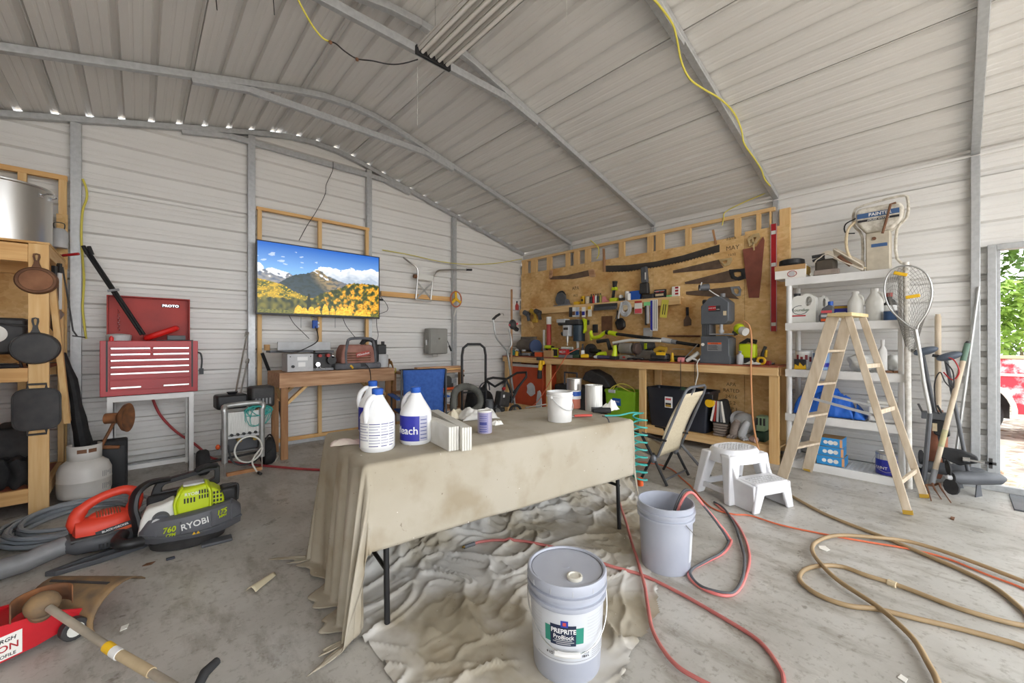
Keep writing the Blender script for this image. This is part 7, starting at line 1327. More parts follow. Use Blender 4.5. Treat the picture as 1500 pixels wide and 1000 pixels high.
def trolling(label, head, foot, yaw):
    t = T('trolling_motor', label, 'trolling motor', tuple(foot), group=None); l = t.location; d = (head - foot).normalized()
    b = B(); b.tube([foot - l + d * .16, head - l], .014, 10); b.build('shaft', 'dark_grey', t)
    b = B(M=Matrix.Translation(head - l) @ Matrix.Rotation(R(-20), 4, 'X')); b.ell((0, -.03, .03), (.05, .085, .035), 16, 10); b.build('head', mat('motor_head', '4c5562', '5a6470', rough=.5, scale=6), t)
    b = B(); b.tube([head - l + Vector((0, .02, .03)), head - l + Vector((0, .085, .045))], .013, 8); b.build('tiller', 'black_rubber', t)
    b = B(M=Matrix.Translation(foot - l + Vector((0, 0, .16)))); b.tube([(-.16, .06, 0), (-.12, .04, 0), (.02, -.02, 0), (.16, -.08, 0), (.20, -.095, 0)], [.042, .052, .054, .046, .022], 16); b.build('lower_unit', 'dark_grey', t)
    hub = foot - l + Vector((-.17, .064, .16)); b = B(); b.tube([hub, hub + Vector((-.025, .01, 0))], [.024, .012], 14); b.build('hub_nut', 'light_grey', t)
    for q in range(2):
        a = R(80 + 180 * q); u = Vector((.37, .93, 0)) * cos(a) + Vector((0, 0, 1)) * sin(a); b = B(); w1 = Vector((.93, -.37, 0)) * .03
        c = hub + u * .075; b.M = Matrix.Translation(c); sd_ = u.cross(Vector((-.93, .37, 0))); vs = []
        for s in range(12): an = 2 * PI * s / 12; vs.append(u * (.065 * cos(an)) + sd_ * (.045 * sin(an)) + Vector((-.93, .37, 0)) * (.02 * sin(an)))
        b.add([v + Vector((-.006, .002, 0)) for v in vs] + [v + Vector((.006, -.002, 0)) for v in vs], [tuple(range(12)), tuple(range(23, 11, -1))] + [(i, (i + 1) % 12, 12 + (i + 1) % 12, 12 + i) for i in range(12)]); b.build('propeller_blade', 'black_rubber', t)
    b = B(); b.prism([(-.02, .0), (.07, .0), (.04, .12), (.0, .12)], -.004, .004); b.M = Matrix(); o = b.build('skeg', 'dark_grey', t); o.location = (.02, -.02, -.0)
    for o in t.children:
        if o.name.split('.')[0] in ('lower_unit', 'hub_nut', 'propeller_blade', 'skeg'): o.rotation_euler.z = R(yaw)
    return t, l
t1, l1 = trolling('grey trolling motor with propeller nearest the doorway', A(1386, 528, 5.22), Vector((5.08, -.10, 0)), -25)
t2, l2 = trolling('grey trolling motor leaning behind the pitchfork', A(1352, 520, 5.30), Vector((5.26, .03, 0)), -58)
p = Vector((5.245, .108, .62)); mt = T('motor_bracket', 'black clamp bracket on the trolling motor shaft', 'bracket', tuple(p), rz=SIDE); b = B(); b.box(-.10, -.04, -.03, .06, .04, .035); b.build('plate', 'dark_grey', mt, bev=.006); b = B(); b.prism([(-.05, -.03), (-.02, -.16), (.04, -.19), (.08, -.16), (.06, -.03)], -.03, .05); b.build('jaw', 'black', mt, bev=.01)
for q in (((-.09, -.02, .02), (-.12, -.03, .10)), ((.03, -.03, .03), (.0, -.03, .10))): b = B(); b.cyl(*q, .008); b.build('clamp_screw', 'iron', mt)
b = B(); b.box(-.03, -.045, -.13, .0, -.04, -.06); b.build('label_strip', 'canvas_tan', mt)
p = A(1405, 668, 5.11); mt = T('motor_clamp', 'black transom clamp with silver screw by the doorway', 'clamp', tuple(p), rz=SIDE); b = B(); b.prism([(-.13, -.02), (-.11, .06), (.02, .055), (.10, .02), (.11, -.03), (.0, -.075)], -.03, .03); b.build('body', 'black_rubber', mt, bev=.012); b = B(); b.cyl((.02, -.05, -.01), (.16, -.06, -.015), .010); b.cyl((.02, -.05, -.01), (.06, -.05, -.01), .022); b.build('clamp_screw', 'chrome', mt); b = B(); b.cb((.17, -.06, -.01), (.02, .02, .08)); b.cb((.17, -.06, -.01), (.06, .02, .02)); b.build('wing_nut', 'iron', mt)
b = B(); b.tube([A(1385, 522, 5.18), A(1398, 528, 5.17), A(1405, 545, 5.16), A(1395, 556, 5.16), A(1382, 545, 5.18)], .005, 6, sm=6); solo(b, 'battery_lead', 'red', 'thin red battery lead on the trolling motor', 'cable')
b = B(); b.tube([A(1386, 531, 5.18), A(1396, 545, 5.13), A(1396, 568, 5.13), A(1385, 560, 5.12), A(1377, 545, 5.13), A(1369, 562, 5.15), A(1371, 595, 5.17), A(1376, 606, 5.2)], .005, 6, sm=6); solo(b, 'battery_lead', 'black_cord', 'thin black battery lead on the trolling motor', 'cable')
b = B(); b.cyl(A(1374, 600, 5.38), A(1374, 463, 5.41), .022); b.cyl(A(1374, 463, 5.41), A(1374, 460, 5.41), .018); t = T('shovel', 'old shovel with brown blade standing against the side wall', 'shovel', tuple(A(1376, 705, 5.33))); l = t.location; b.v = [v - l for v in b.v]; b.build('handle', 'ladder_wood', t); b = B(); p0, p1 = A(1374, 600, 5.37) - l, A(1372, 700, 5.33) - l; b.grid(lambda u, v: p0.lerp(p1, v) + Vector((-.02 * math.sin(u * PI), (u - .5) * (.06 + .07 * min(1, v * 3)) * (1 if v < .8 else 1 - (v - .8) * 3), 0)), 8, 14); b.build('blade', mat('brown_rust', '8f5a44', 'a36a50', rough=.8, scale=10), t, thick=.004)
# doormat
dm = T('doormat', 'dark grey doormat with pale scroll pattern at the doorway', 'doormat', tuple(at(1487, 736, z=0)), rz=R(-90)); b = B(); b.box(-.02, -.24, 0, .62, .22, .012); b.build('mat', 'dark_grey', dm, bev=.003)
mat('mat_pale', 'a5a6a8', rough=.9)
for k in range(5): b = B(); b.tube([(.10 + .09 * k + .03 * cos(q), -.12 + .06 * (k % 3) + .07 * sin(q * 1.3), .013) for q in [i * .6 for i in range(9)]], .010, 5, sm=3, flat=.3); b.build('scroll', 'mat_pale', dm)
# ================================================================== outdoors beyond the doorway
tk = T('old_truck', 'old red pickup truck with peeling paint parked outside', 'truck', (9.0, -.66, -.13), rz=SIDE)   # local x points away from the end wall; its rear end
def peel():
    m = mat('peeling', 'c23448'); n = m.node_tree; b = n.nodes['Principled BSDF']; tc = n.nodes.new('ShaderNodeTexCoord'); no = n.nodes.new('ShaderNodeTexNoise'); no.inputs['Scale'].default_value = 3.2; no.inputs['Detail'].default_value = 5; no.inputs['Roughness'].default_value = .65
    n.links.new(tc.outputs['Object'], no.inputs[0]); cr = n.nodes.new('ShaderNodeValToRGB'); e = cr.color_ramp.elements; e[0].position = .47; e[0].color = lin('b8303f'); e[1].position = .56; e[1].color = lin('dcd4d2'); q = e.new(.52); q.color = lin('d68a90'); n.links.new(no.outputs[0], cr.inputs[0]); n.links.new(cr.outputs[0], b.inputs['Base Color']); b.inputs['Roughness'].default_value = .5
peel()
arch = [(-.42 + .42 + .42 * cos(R(a)), .36 + .42 * sin(R(a))) for a in range(172, -1, -12)]
AX = -.55
side = [(-2.6, .45), (AX - .44, .45)] + [(AX + .44 * cos(R(a)), .42 + .44 * sin(R(a))) for a in range(175, 4, -10)] + [(AX + .46, .40), (.70, .48), (.78, .60), (.78, 1.12), (.60, 1.17), (-2.6, 1.17)]
b = B(); b.prism(side, 0, 1.7); b.build('body', 'peeling', tk, bev=.03, seg=3); b = B(); b.tube([(AX + .45 * cos(R(a)), -.01, .42 + .45 * sin(R(a))) for a in range(185, -6, -10)], .03, 8); b.build('wheel_arch', 'milky', tk)
b = B(); b.box(-2.55, -.02, 1.171, .6, .05, 1.22); b.build('bed_rail', mat('tan_rail', 'bfa888', rough=.7), tk, bev=.008); b = B(); b.box(-2.4, -.012, .93, .72, -.001, .965); b.build('side_trim', 'milky', tk)
for y in (.18, 1.5): b = B(); b.cyl((AX, y - .12, .36), (AX, y + .12, .36), .36, n=32); wh = b.build('wheel', 'black_rubber', tk, bev=.03); b = B(); b.cyl((AX, y - .125, .36), (AX, y + .125, .36), .2, n=20); b.build('rim', 'mid_grey', wh)
for y in (.18, 1.5): b = B(); b.cyl((AX - 2.6, y - .12, .36), (AX - 2.6, y + .12, .36), .36, n=32); b.build('wheel', 'black_rubber', tk, bev=.03)
b = B(); b.prism([(-3.6, .45), (-2.62, .45), (-2.62, 1.85), (-2.8, 1.95), (-3.3, 1.95), (-3.6, 1.2)], .03, 1.67); b.build('cab', 'peeling', tk, bev=.04); b = B(); b.prism([(-4.4, .5), (-3.62, .5), (-3.62, 1.18), (-4.3, 1.05)], .03, 1.67); b.build('hood', 'peeling', tk, bev=.04)
b = B(); b.box(.79, .05, .45, .87, 1.65, .60); b.build('bumper', 'mid_grey', tk, bev=.02); b = B(); b.tube([(.5, .25, .46), (.5, .25, .36), (.42, .2, .33)], .025, 8); b.tube([(.5, .25, .40), (.5, .25, .24), (.55, .25, .22)], .02, 8); b.build('tow_hook', 'iron', tk); b = B(); b.box(AX - .42, .25, .3, AX + .42, 1.4, .85); b.build('inner_arch', 'iron', tk)
# trees and bushes
def leafmat(name, a, c): 
    m = mat(name, a, c, rough=.6, scale=2.5); return m
leafmat('leaf_dark', '3f5a22', '5a7a2e'); leafmat('leaf_mid', '5c8030', '7c9c42'); leafmat('leaf_light', '86a848', 'a8c460')
mat('bark', '7a6a58', '94836e', rough=.9, scale=14, stretch=(4, 4, .6), bump=.3); mat('pale_bark', 'cfc6b8', '8f8678', rough=.9, scale=18, stretch=(2, 2, 1), bump=.3, lo=.45, hi=.6)
def leafy(b, c, r, n, size):
    for _ in range(n):
        while 1:
            d = Vector((random.uniform(-1, 1), random.uniform(-1, 1), random.uniform(-1, 1)))
            if .25 < d.length < 1: break
        p = Vector(c) + Vector((d.x * r[0], d.y * r[1], d.z * r[2])); a = Euler((random.uniform(-.9, .9), random.uniform(-.9, .9), random.uniform(0, 6.3))).to_matrix(); s = size * random.uniform(.6, 1.3)
        b.add([p + a @ Vector(q) for q in ((-s, 0, 0), (0, -s * .5, .1 * s), (s, 0, 0), (0, s * .5, .1 * s))], [(0, 1, 2, 3)])
random.seed(11)
def tree(name, label, x, y, h, tr, crowns, m, bark='bark', leaf=.10, n=900):
    t = T(name, label, 'tree' if 'bush' not in name else 'bush', (x, y, -.14)); b = B(); b.tube([(0, 0, 0), (.03, .02, h * .4), (.0, -.03, h * .75), (.05, 0, h)], [tr, tr * .8, tr * .6, tr * .3], 12, sm=3); b.build('trunk', bark, t)
    b = B()
    for c, r in crowns: leafy(b, c, r, n, leaf)
    b.build('foliage', m, t, smooth=False, kind='stuff'); return t
p = at(1495, 525, z=0.9)
tree('pale_tree', 'tree with pale mottled trunk beyond the truck', 16.0, -1.66, 9, .19, [((0, 0, 7.5), (2.2, 2.2, 2))], 'leaf_mid', 'pale_bark')
for i, (x, y, h, mm) in enumerate(((18.5, .2, 7, 'leaf_dark'), (20, -2.2, 8, 'leaf_mid'), (22, 1.5, 9, 'leaf_dark'), (19, -4.8, 8, 'leaf_dark'), (23, -6, 9, 'leaf_mid'), (17.5, 3.4, 7, 'leaf_mid'))):
    tree('leafy_tree', ['dark leafy tree directly behind the red truck', 'mid green tree behind the pale trunk', 'dark tree deep in the woods behind the truck', 'dark leafy tree right of the pale trunk', 'green tree deep in the woods past the pale trunk', 'green tree at the woods edge hidden by the side wall'][i], x, y, h, .14, [((0, 0, h * .28), (1.6, 1.8, h * .3)), ((.2, .2, h * .62), (1.8, 2.0, h * .32)), ((0, -.3, h * .9), (1.3, 1.5, 1.3))], mm, leaf=.14, n=1100)
for i, (x, y) in enumerate(((8.6, -5.4), (12.6, 4.6))): tree('added_shade_tree', ['tall tree added past the truck tail for shade', 'tall tree added before the truck cab for shade'][i], x, y, 8, .2, [((-1.2 * i, 1.2 - 2.4 * i, 6.2), (3.0, 2.6, 2.0)), ((1.5 - 4 * i, 2.0 - 4 * i, 7.6), (2.8, 2.4, 1.8))], 'leaf_dark', leaf=.26, n=1500)  # unseen trees, added so their crowns shade the ground and truck outside
for i, (x, y, s) in enumerate(((14.2, .1, 1.0), (14.8, -1.0, .9), (14.0, -2.8, 1.1))):
    tree('leafy_bush', ['light green bush behind the truck bed', 'light green bush at the foot of the pale tree', 'light green bush past the truck tail'][i], x, y, 1.5 * s, .05, [((0, 0, 1.3 * s), (.9 * s, .9 * s, 1.2 * s)), ((.1, .3, 2.5 * s), (.6 * s, .7 * s, .7 * s))], 'leaf_light', leaf=.09, n=900)
b = B()
for _ in range(260):
    y = random.uniform(-1.35, -.25); x = random.uniform(5.62, 5.95); h = random.uniform(.10, .32); a = random.uniform(0, 6.3); dx, dy = .10 * cos(a), .10 * sin(a); w_ = .006
    b.add([(x - w_, y, -.135), (x + w_, y, -.135), (x + dx * .5 + w_ * .6, y + dy * .5, h * .6 - .13), (x + dx * .5 - w_ * .6, y + dy * .5, h * .6 - .13), (x + dx, y + dy, h - .13)], [(0, 1, 2, 3), (3, 2, 4)])
o = b.build('grass', 'leaf_light', smooth=False, kind='stuff'); o['label'] = 'green grass blades growing along the doorway sill'; o['category'] = 'grass'
b = B()
for _ in range(900):
    x = random.uniform(5.7, 12); y = random.uniform(-5, 2.5); s = random.uniform(.03, .07); a = random.uniform(0, 6.3); z = -.134 + random.uniform(0, .02)
    b.add([(x + s * cos(a), y + s * sin(a), z), (x + s * .5 * cos(a + 1.57), y + s * .5 * sin(a + 1.57), z + .012), (x - s * cos(a), y - s * sin(a), z), (x + s * .5 * cos(a - 1.57), y + s * .5 * sin(a - 1.57), z + .01)], [(0, 1, 2, 3)])
o = b.build('fallen_leaves', mat('dry_leaf', 'b08a66', 'd2bca0', rough=.9, scale=5), smooth=False, kind='stuff'); o['label'] = 'dry brown leaves scattered on the dirt outside'; o['category'] = 'leaves'
# ================================================================== the cloth covered table and the foreground
TA = Vector((.735, 1.745, 0)); TRZ = math.atan2(-.127, .992); TL, TWD, TZ = 1.78, .76, .742
ft = T('folding_table', 'folding table with black steel legs under the drop cloth', 'table', TA, rz=TRZ)
b = B(); b.box(0, 0, TZ - .04, TL, TWD, TZ); b.build('top', 'light_grey', ft, bev=.008)
for x, y in ((.09, -.0), (.09, TWD - .05), (TL - .09, .02), (TL - .09, TWD - .05)): b = B(); b.tube([(x, y + .03, TZ - .04), (x, y, 0)], .0135, 10); b.build('leg', 'black', ft)
for x in (.09, TL - .09): b = B(); b.cyl((x, .02, .30 if x > 1 else .25), (x, TWD - .04, .30 if x > 1 else .25), .010); b.build('cross_tube', 'black', ft)
TT = TZ + .0065
# draped cloth: flat cloth coordinates (a along, c across) -> shape
def drape(u, v):
    a = -.81 + (TL + .81 + .40) * u; c = -.385 + (TWD + .385 + .45) * v
    a += .012 * nz(c * 5, 3.3); 
    oa = -a if a < 0 else (a - TL if a > TL else 0); oc = -c if c < 0 else (c - TWD if c > TWD else 0)
    px_, py_ = min(max(a, 0), TL), min(max(c, 0), TWD); z = TZ + .004 + .0025 * nz(a * 4, c * 4, 1) + .002 * abs(nz(a * 9, c * 3, 5))
    r = math.hypot(oa, oc)
    if r > 0:
        dx, dy = (-1 if a < 0 else 1) * oa / r, (-1 if c < 0 else 1) * oc / r
        drop = r; rr = .02
        if drop < rr * 1.57: h = rr * sin(drop / rr); dz = rr * (1 - cos(drop / rr))
        else: h = rr; dz = rr + drop - rr * 1.57
        q = dz / TZ
        corner = min(oa, oc) / r
        if a < 0:
            s = c * 9 + 1.6 * nz(c * 2, 4.4) + (2.2 * math.atan2(oc, oa) if oc else 0) * (1 if c < 0 else -1) * -1
            fold = (.075 * q ** .7) * (sin(s * 2.3) * .5 + .55) + .022 * q * sin(s * 4.9 + 1 + 2 * nz(c * 4, 8.1))
            h += fold * (1 if corner < .02 else 1.0)
        else: h += q * (.02 + .012 * sin(a * 9 + 2 * nz(a * 3, 1.1)) + .01 * nz(a * 3, dz * 4))
        if corner > .05: h += .02 * q
        if dz > TZ - .012:
            ex = dz - (TZ - .012); dz = TZ - .012 - .012 * abs(nz(a * 11, c * 11, 7)) ; h += ex * 1.0
        z = TZ + .004 - dz; px_ += dx * h; py_ += dy * h
    m = Matrix.Rotation(TRZ, 4, 'Z') @ Vector((px_, py_, 0)); return (TA.x + m.x, TA.y + m.y, z)
b = B(); b.grid(drape, 190, 120); solo(b, 'table_cloth', 'canvas', 'tan canvas drop cloth draped over the folding table', 'drop cloth', thick=.003, ang=180)
# cloth on the floor
poly = [at(*q, z=0) for q in ((470, 820), (520, 905), (560, 975), (620, 1060), (720, 1120), (880, 1060), (925, 960), (966, 895), (955, 840), (945, 780), (930, 715), (880, 690), (780, 700), (640, 740), (545, 785))]
poly = [(p.x, p.y) for p in poly]
def inside(x, y):
    c = False
    for i in range(len(poly)):
        (x1, y1), (x2, y2) = poly[i - 1], poly[i]
        if (y1 > y) != (y2 > y) and x < (x2 - x1) * (y - y1) / (y2 - y1) + x1: c = not c
    return c
x0, x1 = min(p[0] for p in poly), max(p[0] for p in poly); y0, y1 = min(p[1] for p in poly), max(p[1] for p in poly)
NU, NV = 210, 210; vs = {}; fs = []; vl = []
def fz(x, y):
    wx, wy = x + .18 * nz(x * 2.2, y * 2.2, 1), y + .18 * nz(x * 2.2, y * 2.2, 9)
    r1 = 1 - abs(nz(wx * 2.6, wy * 4.2, 2)) * 2.1; r2 = 1 - abs(nz(wx * 7 + 3, wy * 5, 4)) * 2.2; r3 = 1 - abs(nz(wx * 15, wy * 13, 6)) * 2
    e = max(0, r1) ** 9 * .022 + max(0, r2) ** 7 * .013 + max(0, r3) ** 4 * .005
    u_ = Matrix.Rotation(-TRZ, 4, 'Z') @ (Vector((x, y, 0)) - TA)
    if u_.y > .42: e += min(1, (u_.y - .42) / .25) * (.06 + .09 * max(0, nz(x * 9, y * 12, 8)) + .03 * max(0, r3))   # bunched at the back
    d1 = math.hypot(x - 1.262, y - 1.062); 
    if d1 < .26: e *= max(0, (d1 - .15) / .11)
    d2 = math.hypot(x - 2.238, y - 1.13)
    if d2 < .22: e *= max(0, (d2 - .15) / .07)
    return .004 + e
def vid(i, j):
    if (i, j) not in vs:
        x = x0 + (x1 - x0) * i / NU; y = y0 + (y1 - y0) * j / NV; vs[(i, j)] = len(vl); vl.append((x, y, fz(x, y)))
    return vs[(i, j)]
for i in range(NU):
    for j in range(NV):
        x = x0 + (x1 - x0) * (i + .5) / NU; y = y0 + (y1 - y0) * (j + .5) / NV
        if inside(x + .03 * nz(x * 9, y * 9, 11), y + .03 * nz(x * 9, y * 9, 13)): fs.append((vid(i, j), vid(i + 1, j), vid(i + 1, j + 1), vid(i, j + 1)))
def stained():
    m = MATS['canvas'].copy(); m.name = 'canvas_floor'; MATS['canvas_floor'] = m; n = m.node_tree; b = n.nodes['Principled BSDF']; src = b.inputs['Base Color'].links[0].from_socket
    tc = n.nodes.new('ShaderNodeTexCoord'); no = n.nodes.new('ShaderNodeTexNoise'); no.inputs['Scale'].default_value = 2.4; no.inputs['Detail'].default_value = 4; n.links.new(tc.outputs['Object'], no.inputs[0]); cr = n.nodes.new('ShaderNodeValToRGB'); cr.color_ramp.elements[0].position = .42; cr.color_ramp.elements[1].position = .60; n.links.new(no.outputs[0], cr.inputs[0])
    x = n.nodes.new('ShaderNodeMix'); x.data_type = 'RGBA'; x.inputs[7].default_value = lin('cfccc6'); n.links.new(cr.outputs[0], x.inputs[0]); n.links.new(src, x.inputs[6]); n.links.new(x.outputs[2], b.inputs['Base Color'])
stained()
b = B(); b.add(vl, fs); solo(b, 'floor_cloth', 'canvas_floor', 'wrinkled paint stained drop cloth spread on the floor', 'drop cloth', ang=180)
# ---- jugs of bleach
def tab(px, py): return at(px, py, z=TT)
def bleach(label, loc, ang, back, h=.30, r=.078):
    t = jug('bleach_jug', label, loc, ang, r=r, h=h, m=mat('jug_white', 'eeeeee', 'e6e7e8', rough=.3, scale=3), cap='royal'); k = h / .29
    def patch(a0, a1, z0, z1, m, nm, e=.0008):
        b = B(); n = 14; b.add([((r + e) * cos(R(a0 + (a1 - a0) * i / n)), (r + e) * sin(R(a0 + (a1 - a0) * i / n)), z) for i in range(n + 1) for z in (z0, z1)], [(2*i, 2*i+2, 2*i+3, 2*i+1) for i in range(n)]); b.build(nm, m, t)
    Z0, Z1 = .022, .150 * k
    if back:
        patch(back - 68, back + 68, Z0, Z1, 'white', 'label'); patch(back - 95, back - 69, Z0 - .004, Z1 + .004, 'print_blue', 'label_edge')
        for c, (a0, a1) in enumerate(((-66, -27), (-24, 12), (15, 40), (43, 66))):
            for i in range(9):
                if c == 0 and i < 2: continue
                z = Z0 + .008 + i * .0132; patch(back + a0, back + a1 - (6 if i % 3 == 0 else 0), z, z + (.006 if i % 4 else .004), 'print_navy' if i % 4 == 0 and c else 'print_pale', 'small_print', .0012)
    return t, patch, Z0, Z1
mat('print_navy', '3a3f86', rough=.5); mat('print_pale', 'b4b5c4', rough=.6)
t, patch, Z0, Z1 = bleach('white bleach jug with back label of small print', tab(553, 657), R(25), -143, h=.30, r=.084)
t, patch, Z0, Z1 = bleach('white bleach jug with dark blue front label', tab(609, 647), R(-65), 0, h=.292, r=.082); ca = -53
patch(ca - 80, ca + 12, Z0, Z1, 'print_blue', 'label'); patch(ca + 12, ca + 45, Z0, Z1, 'print_pale', 'label'); patch(ca + 45, ca + 80, Z0, Z1, 'white', 'label')
for i in range(6): patch(ca + 15, ca + 40, Z0 + .012 + i * .019, Z0 + .016 + i * .019, 'print_navy', 'small_print', .0014)
text('Bleach', .055, 'white', t, (R(ca - 42), 0, .075), wrap=.0835, ext=.0004, bold=.01)
t, patch, Z0, Z1 = bleach('white bleach jug half hidden behind the other two', tab(546, 632), R(-20), 0, h=.30, r=.08); patch(-175, -100, Z0, Z1, 'print_blue', 'label'); patch(-99, -20, Z0, Z1, 'white', 'label')
# ---- white trim bundles
def bundle(label, front, back, w_, h):
    f, k = tab(*front), tab(*back); d = k - f; t = T('trim_bundle', label, 'boards', f, rz=math.atan2(d.y, d.x)); n = 4
    for i in range(n): b = B(); b.box(0, -w_/2 + w_ * i / n + .0006, 0, d.length - .004 * (i % 2), -w_/2 + w_ * (i + 1) / n - .0006, h); b.build('board', mat('trim_white', 'dedcd4', 'd2cfc4', rough=.6, scale=14), t, bev=.002)
bundle('bundle of white trim boards next to the bleach jugs', (665, 660), (612, 633), .056, .118); bundle('bundle of white trim boards next to the paint can', (684, 660), (636, 627), .052, .115)
# rags, paint can, bucket and small tools on the table
def pile(name, label, cat, c, rx, ry, h, m, seed, ang=0):
    b = B(); ca, sa = cos(ang), sin(ang)
    def fn(u, v):
        x, y = (u * 2 - 1), (v * 2 - 1); e = (1 - x ** 4) * (1 - y ** 4); k = .55 + .5 * nz(x * 1.3 + seed, y * 1.3) + .35 * abs(nz(x * 3, y * 3 + seed))
        X, Y = x * rx * (1 + .2 * nz(y * 2, seed)), y * ry * (1 + .25 * nz(x * 2, seed + 3)); return (c.x + X * ca - Y * sa, c.y + X * sa + Y * ca, c.z + .003 + h * e * k)
    b.grid(fn, 34, 34); return solo(b, name, m, label, cat, ang=180, thick=.003)
pile('white_rag', 'crumpled grey white rag behind the trim bundles', 'rag', tab(700, 612), .13, .08, .09, mat('rag_white', 'dcdad5', 'cac8c2', rough=.9, scale=7), 1.2, R(-20))
pile('cream_rag', 'small cream rag beside the trim bundles', 'rag', tab(668, 612), .07, .05, .07, mat('rag_cream', 'd6ccb4', rough=.9), 4.4)
pile('paper_wad', 'white paper wad behind the paint can', 'paper', tab(728, 622), .035, .025, .03, 'paper', 7.7)
pile('white_cloth', 'white cloth wad beside the dripping can', 'cloth', tab(890, 603) + Vector((.10, .045, 0)), .06, .05, .075, 'paper', 9.1)
pt = tab(710, 633); t = T('paint_can', 'paint can with purple label and white lid on the table', 'can', pt); b = B(); b.lathe([(.042, 0), (.043, .004), (.043, .122), (.041, .124)], 24); b.build('body', mat('lavender', 'a8a2bc', 'b8b3c8', rough=.35, scale=5, metal=.2), t); b = B(); b.lathe([(.041, .120), (.0425, .124), (.0425, .132), (.037, .132), (.036, .128), (0, .128)], 24); b.build('lid', 'milky', t)
def cpatch(t, r, a0, a1, z0, z1, m, nm, e=.0008, n=10):
    b = B(); b.add([((r + e) * cos(R(a0 + (a1 - a0) * i / n)), (r + e) * sin(R(a0 + (a1 - a0) * i / n)), z) for i in range(n + 1) for z in (z0, z1)], [(2*i, 2*i+2, 2*i+3, 2*i+1) for i in range(n)]); return b.build(nm, m, t)
cpatch(t, .043, -178, -100, .006, .118, mat('violet_print', '8a86ac', rough=.4), 'label')
for i, (z0, z1) in enumerate(((.10, .103), (.088, .091), (.076, .078), (.05, .068), (.038, .042), (.024, .028), (.012, .016))): cpatch(t, .043, -170, -112, z0, z1, 'print_navy', 'small_print', .0013)
pt = tab(820, 616); t = T('white_pail', 'white plastic gallon pail with wire handle on the table', 'pail', pt); b = B(); b.lathe([(.078, 0), (.08, .004), (.086, .185), (.0885, .187), (.0885, .20), (.083, .20), (.081, .19), (.076, .01), (0, .01)], 32); b.build('body', 'white_plastic', t); b = B(); b.lathe([(.089, .165), (.0905, .167), (.0905, .174), (.089, .176)], 32, cap=False); b.build('rim_band', 'white_plastic', t); b = B(); b.tube([(.088 * cos(R(a)), .088 * sin(R(a)) * 1.03, .165 - .085 * sin(R((a + 178) / 176 * 180))) for a in range(-178, 0, 16)], .0025, 6, sm=2); b.build('bail', 'light_grey', t)
for a in (-178, -2): b = B(); b.ell((.09 * cos(R(a)), .09 * sin(R(a)), .165), (.008, .012, .012), 10, 6); b.build('ear', 'white_plastic', t)
pt = tab(841, 597); t = T('spackle_can', 'silver can above a stack of labelled tubs behind the pail', 'can', pt); b = B(); b.lathe([(.05, 0), (.05, .075)], 20); b.build('red_tub', mat('tub_red', 'cf7a62', rough=.5), t); b = B(); b.lathe([(.055, .076), (.055, .145), (.05, .148)], 20); b.build('white_tub', 'white', t); cpatch(t, .055, 180, 330, .10, .135, 'royal', 'label'); b = B(); b.lathe([(.06, .149), (.06, .23), (.063, .232), (.063, .238), (.055, .238), (.05, .232), (0, .232)], 24); b.build('silver_can', 'steel', t)
pt = tab(871, 602) + Vector((.03, .03, 0)); t = T('dripping_can', 'bare metal paint can streaked with white drips', 'can', pt); b = B(); b.lathe([(.066, 0), (.066, .19), (.069, .192), (.069, .198), (.06, .198), (.058, .185), (.058, .02), (0, .02)], 28); b.build('body', mat('drip_can', 'c6c6c2', 'e6e5e0', rough=.4, metal=.2, scale=14, stretch=(6, 6, .4)), t); cpatch(t, .066, 200, 300, .0, .035, 'dark_grey', 'grime')
pt = tab(853, 611); t = T('utility_knife', 'red utility knife lying on the table', 'knife', pt, rz=R(-32)); b = B(); b.tube([(-.06, 0, .012), (0, 0, .013), (.07, 0, .012)], [.012, .014, .012], 10, flat=.7); b.build('handle', mat('knife_red', 'd2574c', rough=.5), t); b = B(); b.box(-.085, -.008, .006, -.058, .008, .009); b.build('blade', 'steel', t)
pt = tab(884, 606); t = T('paint_brush', 'grimy black stain pad lying on the table edge', 'brush', pt, rz=R(-38)); b = B(); b.tube([(-.08, 0, .025), (-.02, 0, .028), (.05, 0, .024)], [.018, .026, .028], 10, flat=.8); b.build('head', 'black_rubber', t)
w0 = tab(886, 612); t = T('wrist_strap', 'grey looped strap hanging over the table front', 'strap', w0); E_ = lambda px, py, o: at(px, py, y=w0.y - .12 - o) - w0; b = B(); b.tube([Vector((0, .02, .012)), E_(891, 614, -.025), E_(896, 640, 0), E_(894, 655, 0), E_(891, 668, 0), E_(893, 673, 0), E_(897, 670, 0), E_(897, 655, 0), E_(896, 640, 0)], .004, 6, sm=4); b.build('loop', 'dark_grey', t)
b = B(); b.cyl(tab(770, 598) + Vector((0, 0, .006)), tab(800, 593) + Vector((0, 0, .006)), .006); solo(b, 'steel_rod', 'steel', 'short steel rod lying at the table back edge', 'rod')
pile('pink_glove', 'pink and cream work glove on the table corner', 'glove', tab(508, 650), .075, .04, .03, mat('glove_pink', 'c9a8ae', 'd8ccbc', rough=.9, scale=9), 3.7, R(-25))
# coiled teal air line
c0 = at(914, 612, z=TZ); t = T('coiled_air_line', 'teal coiled air hose hanging at the table end', 'hose', c0); b = B(); pts = []
for i in range(9 * 14):
    a = 2 * PI * i / 14; z = .03 - .052 * i / 14; pts.append((.06 + .048 * cos(a), -.09 + .048 * sin(a), z + .004))
b.tube(pts, .006, 6); b.build('coil', 'teal', t); b = B(); b.tube([(-.12, .08, .02), (-.03, .02, .02), (.06, -.03, .035), (.10, -.08, .03)], .006, 6, sm=4); b.build('tail', 'teal', t); b = B(); b.cyl((.06, -.09, -.42), (.07, -.09, -.47), .02); b.build('fitting', 'orange', t)
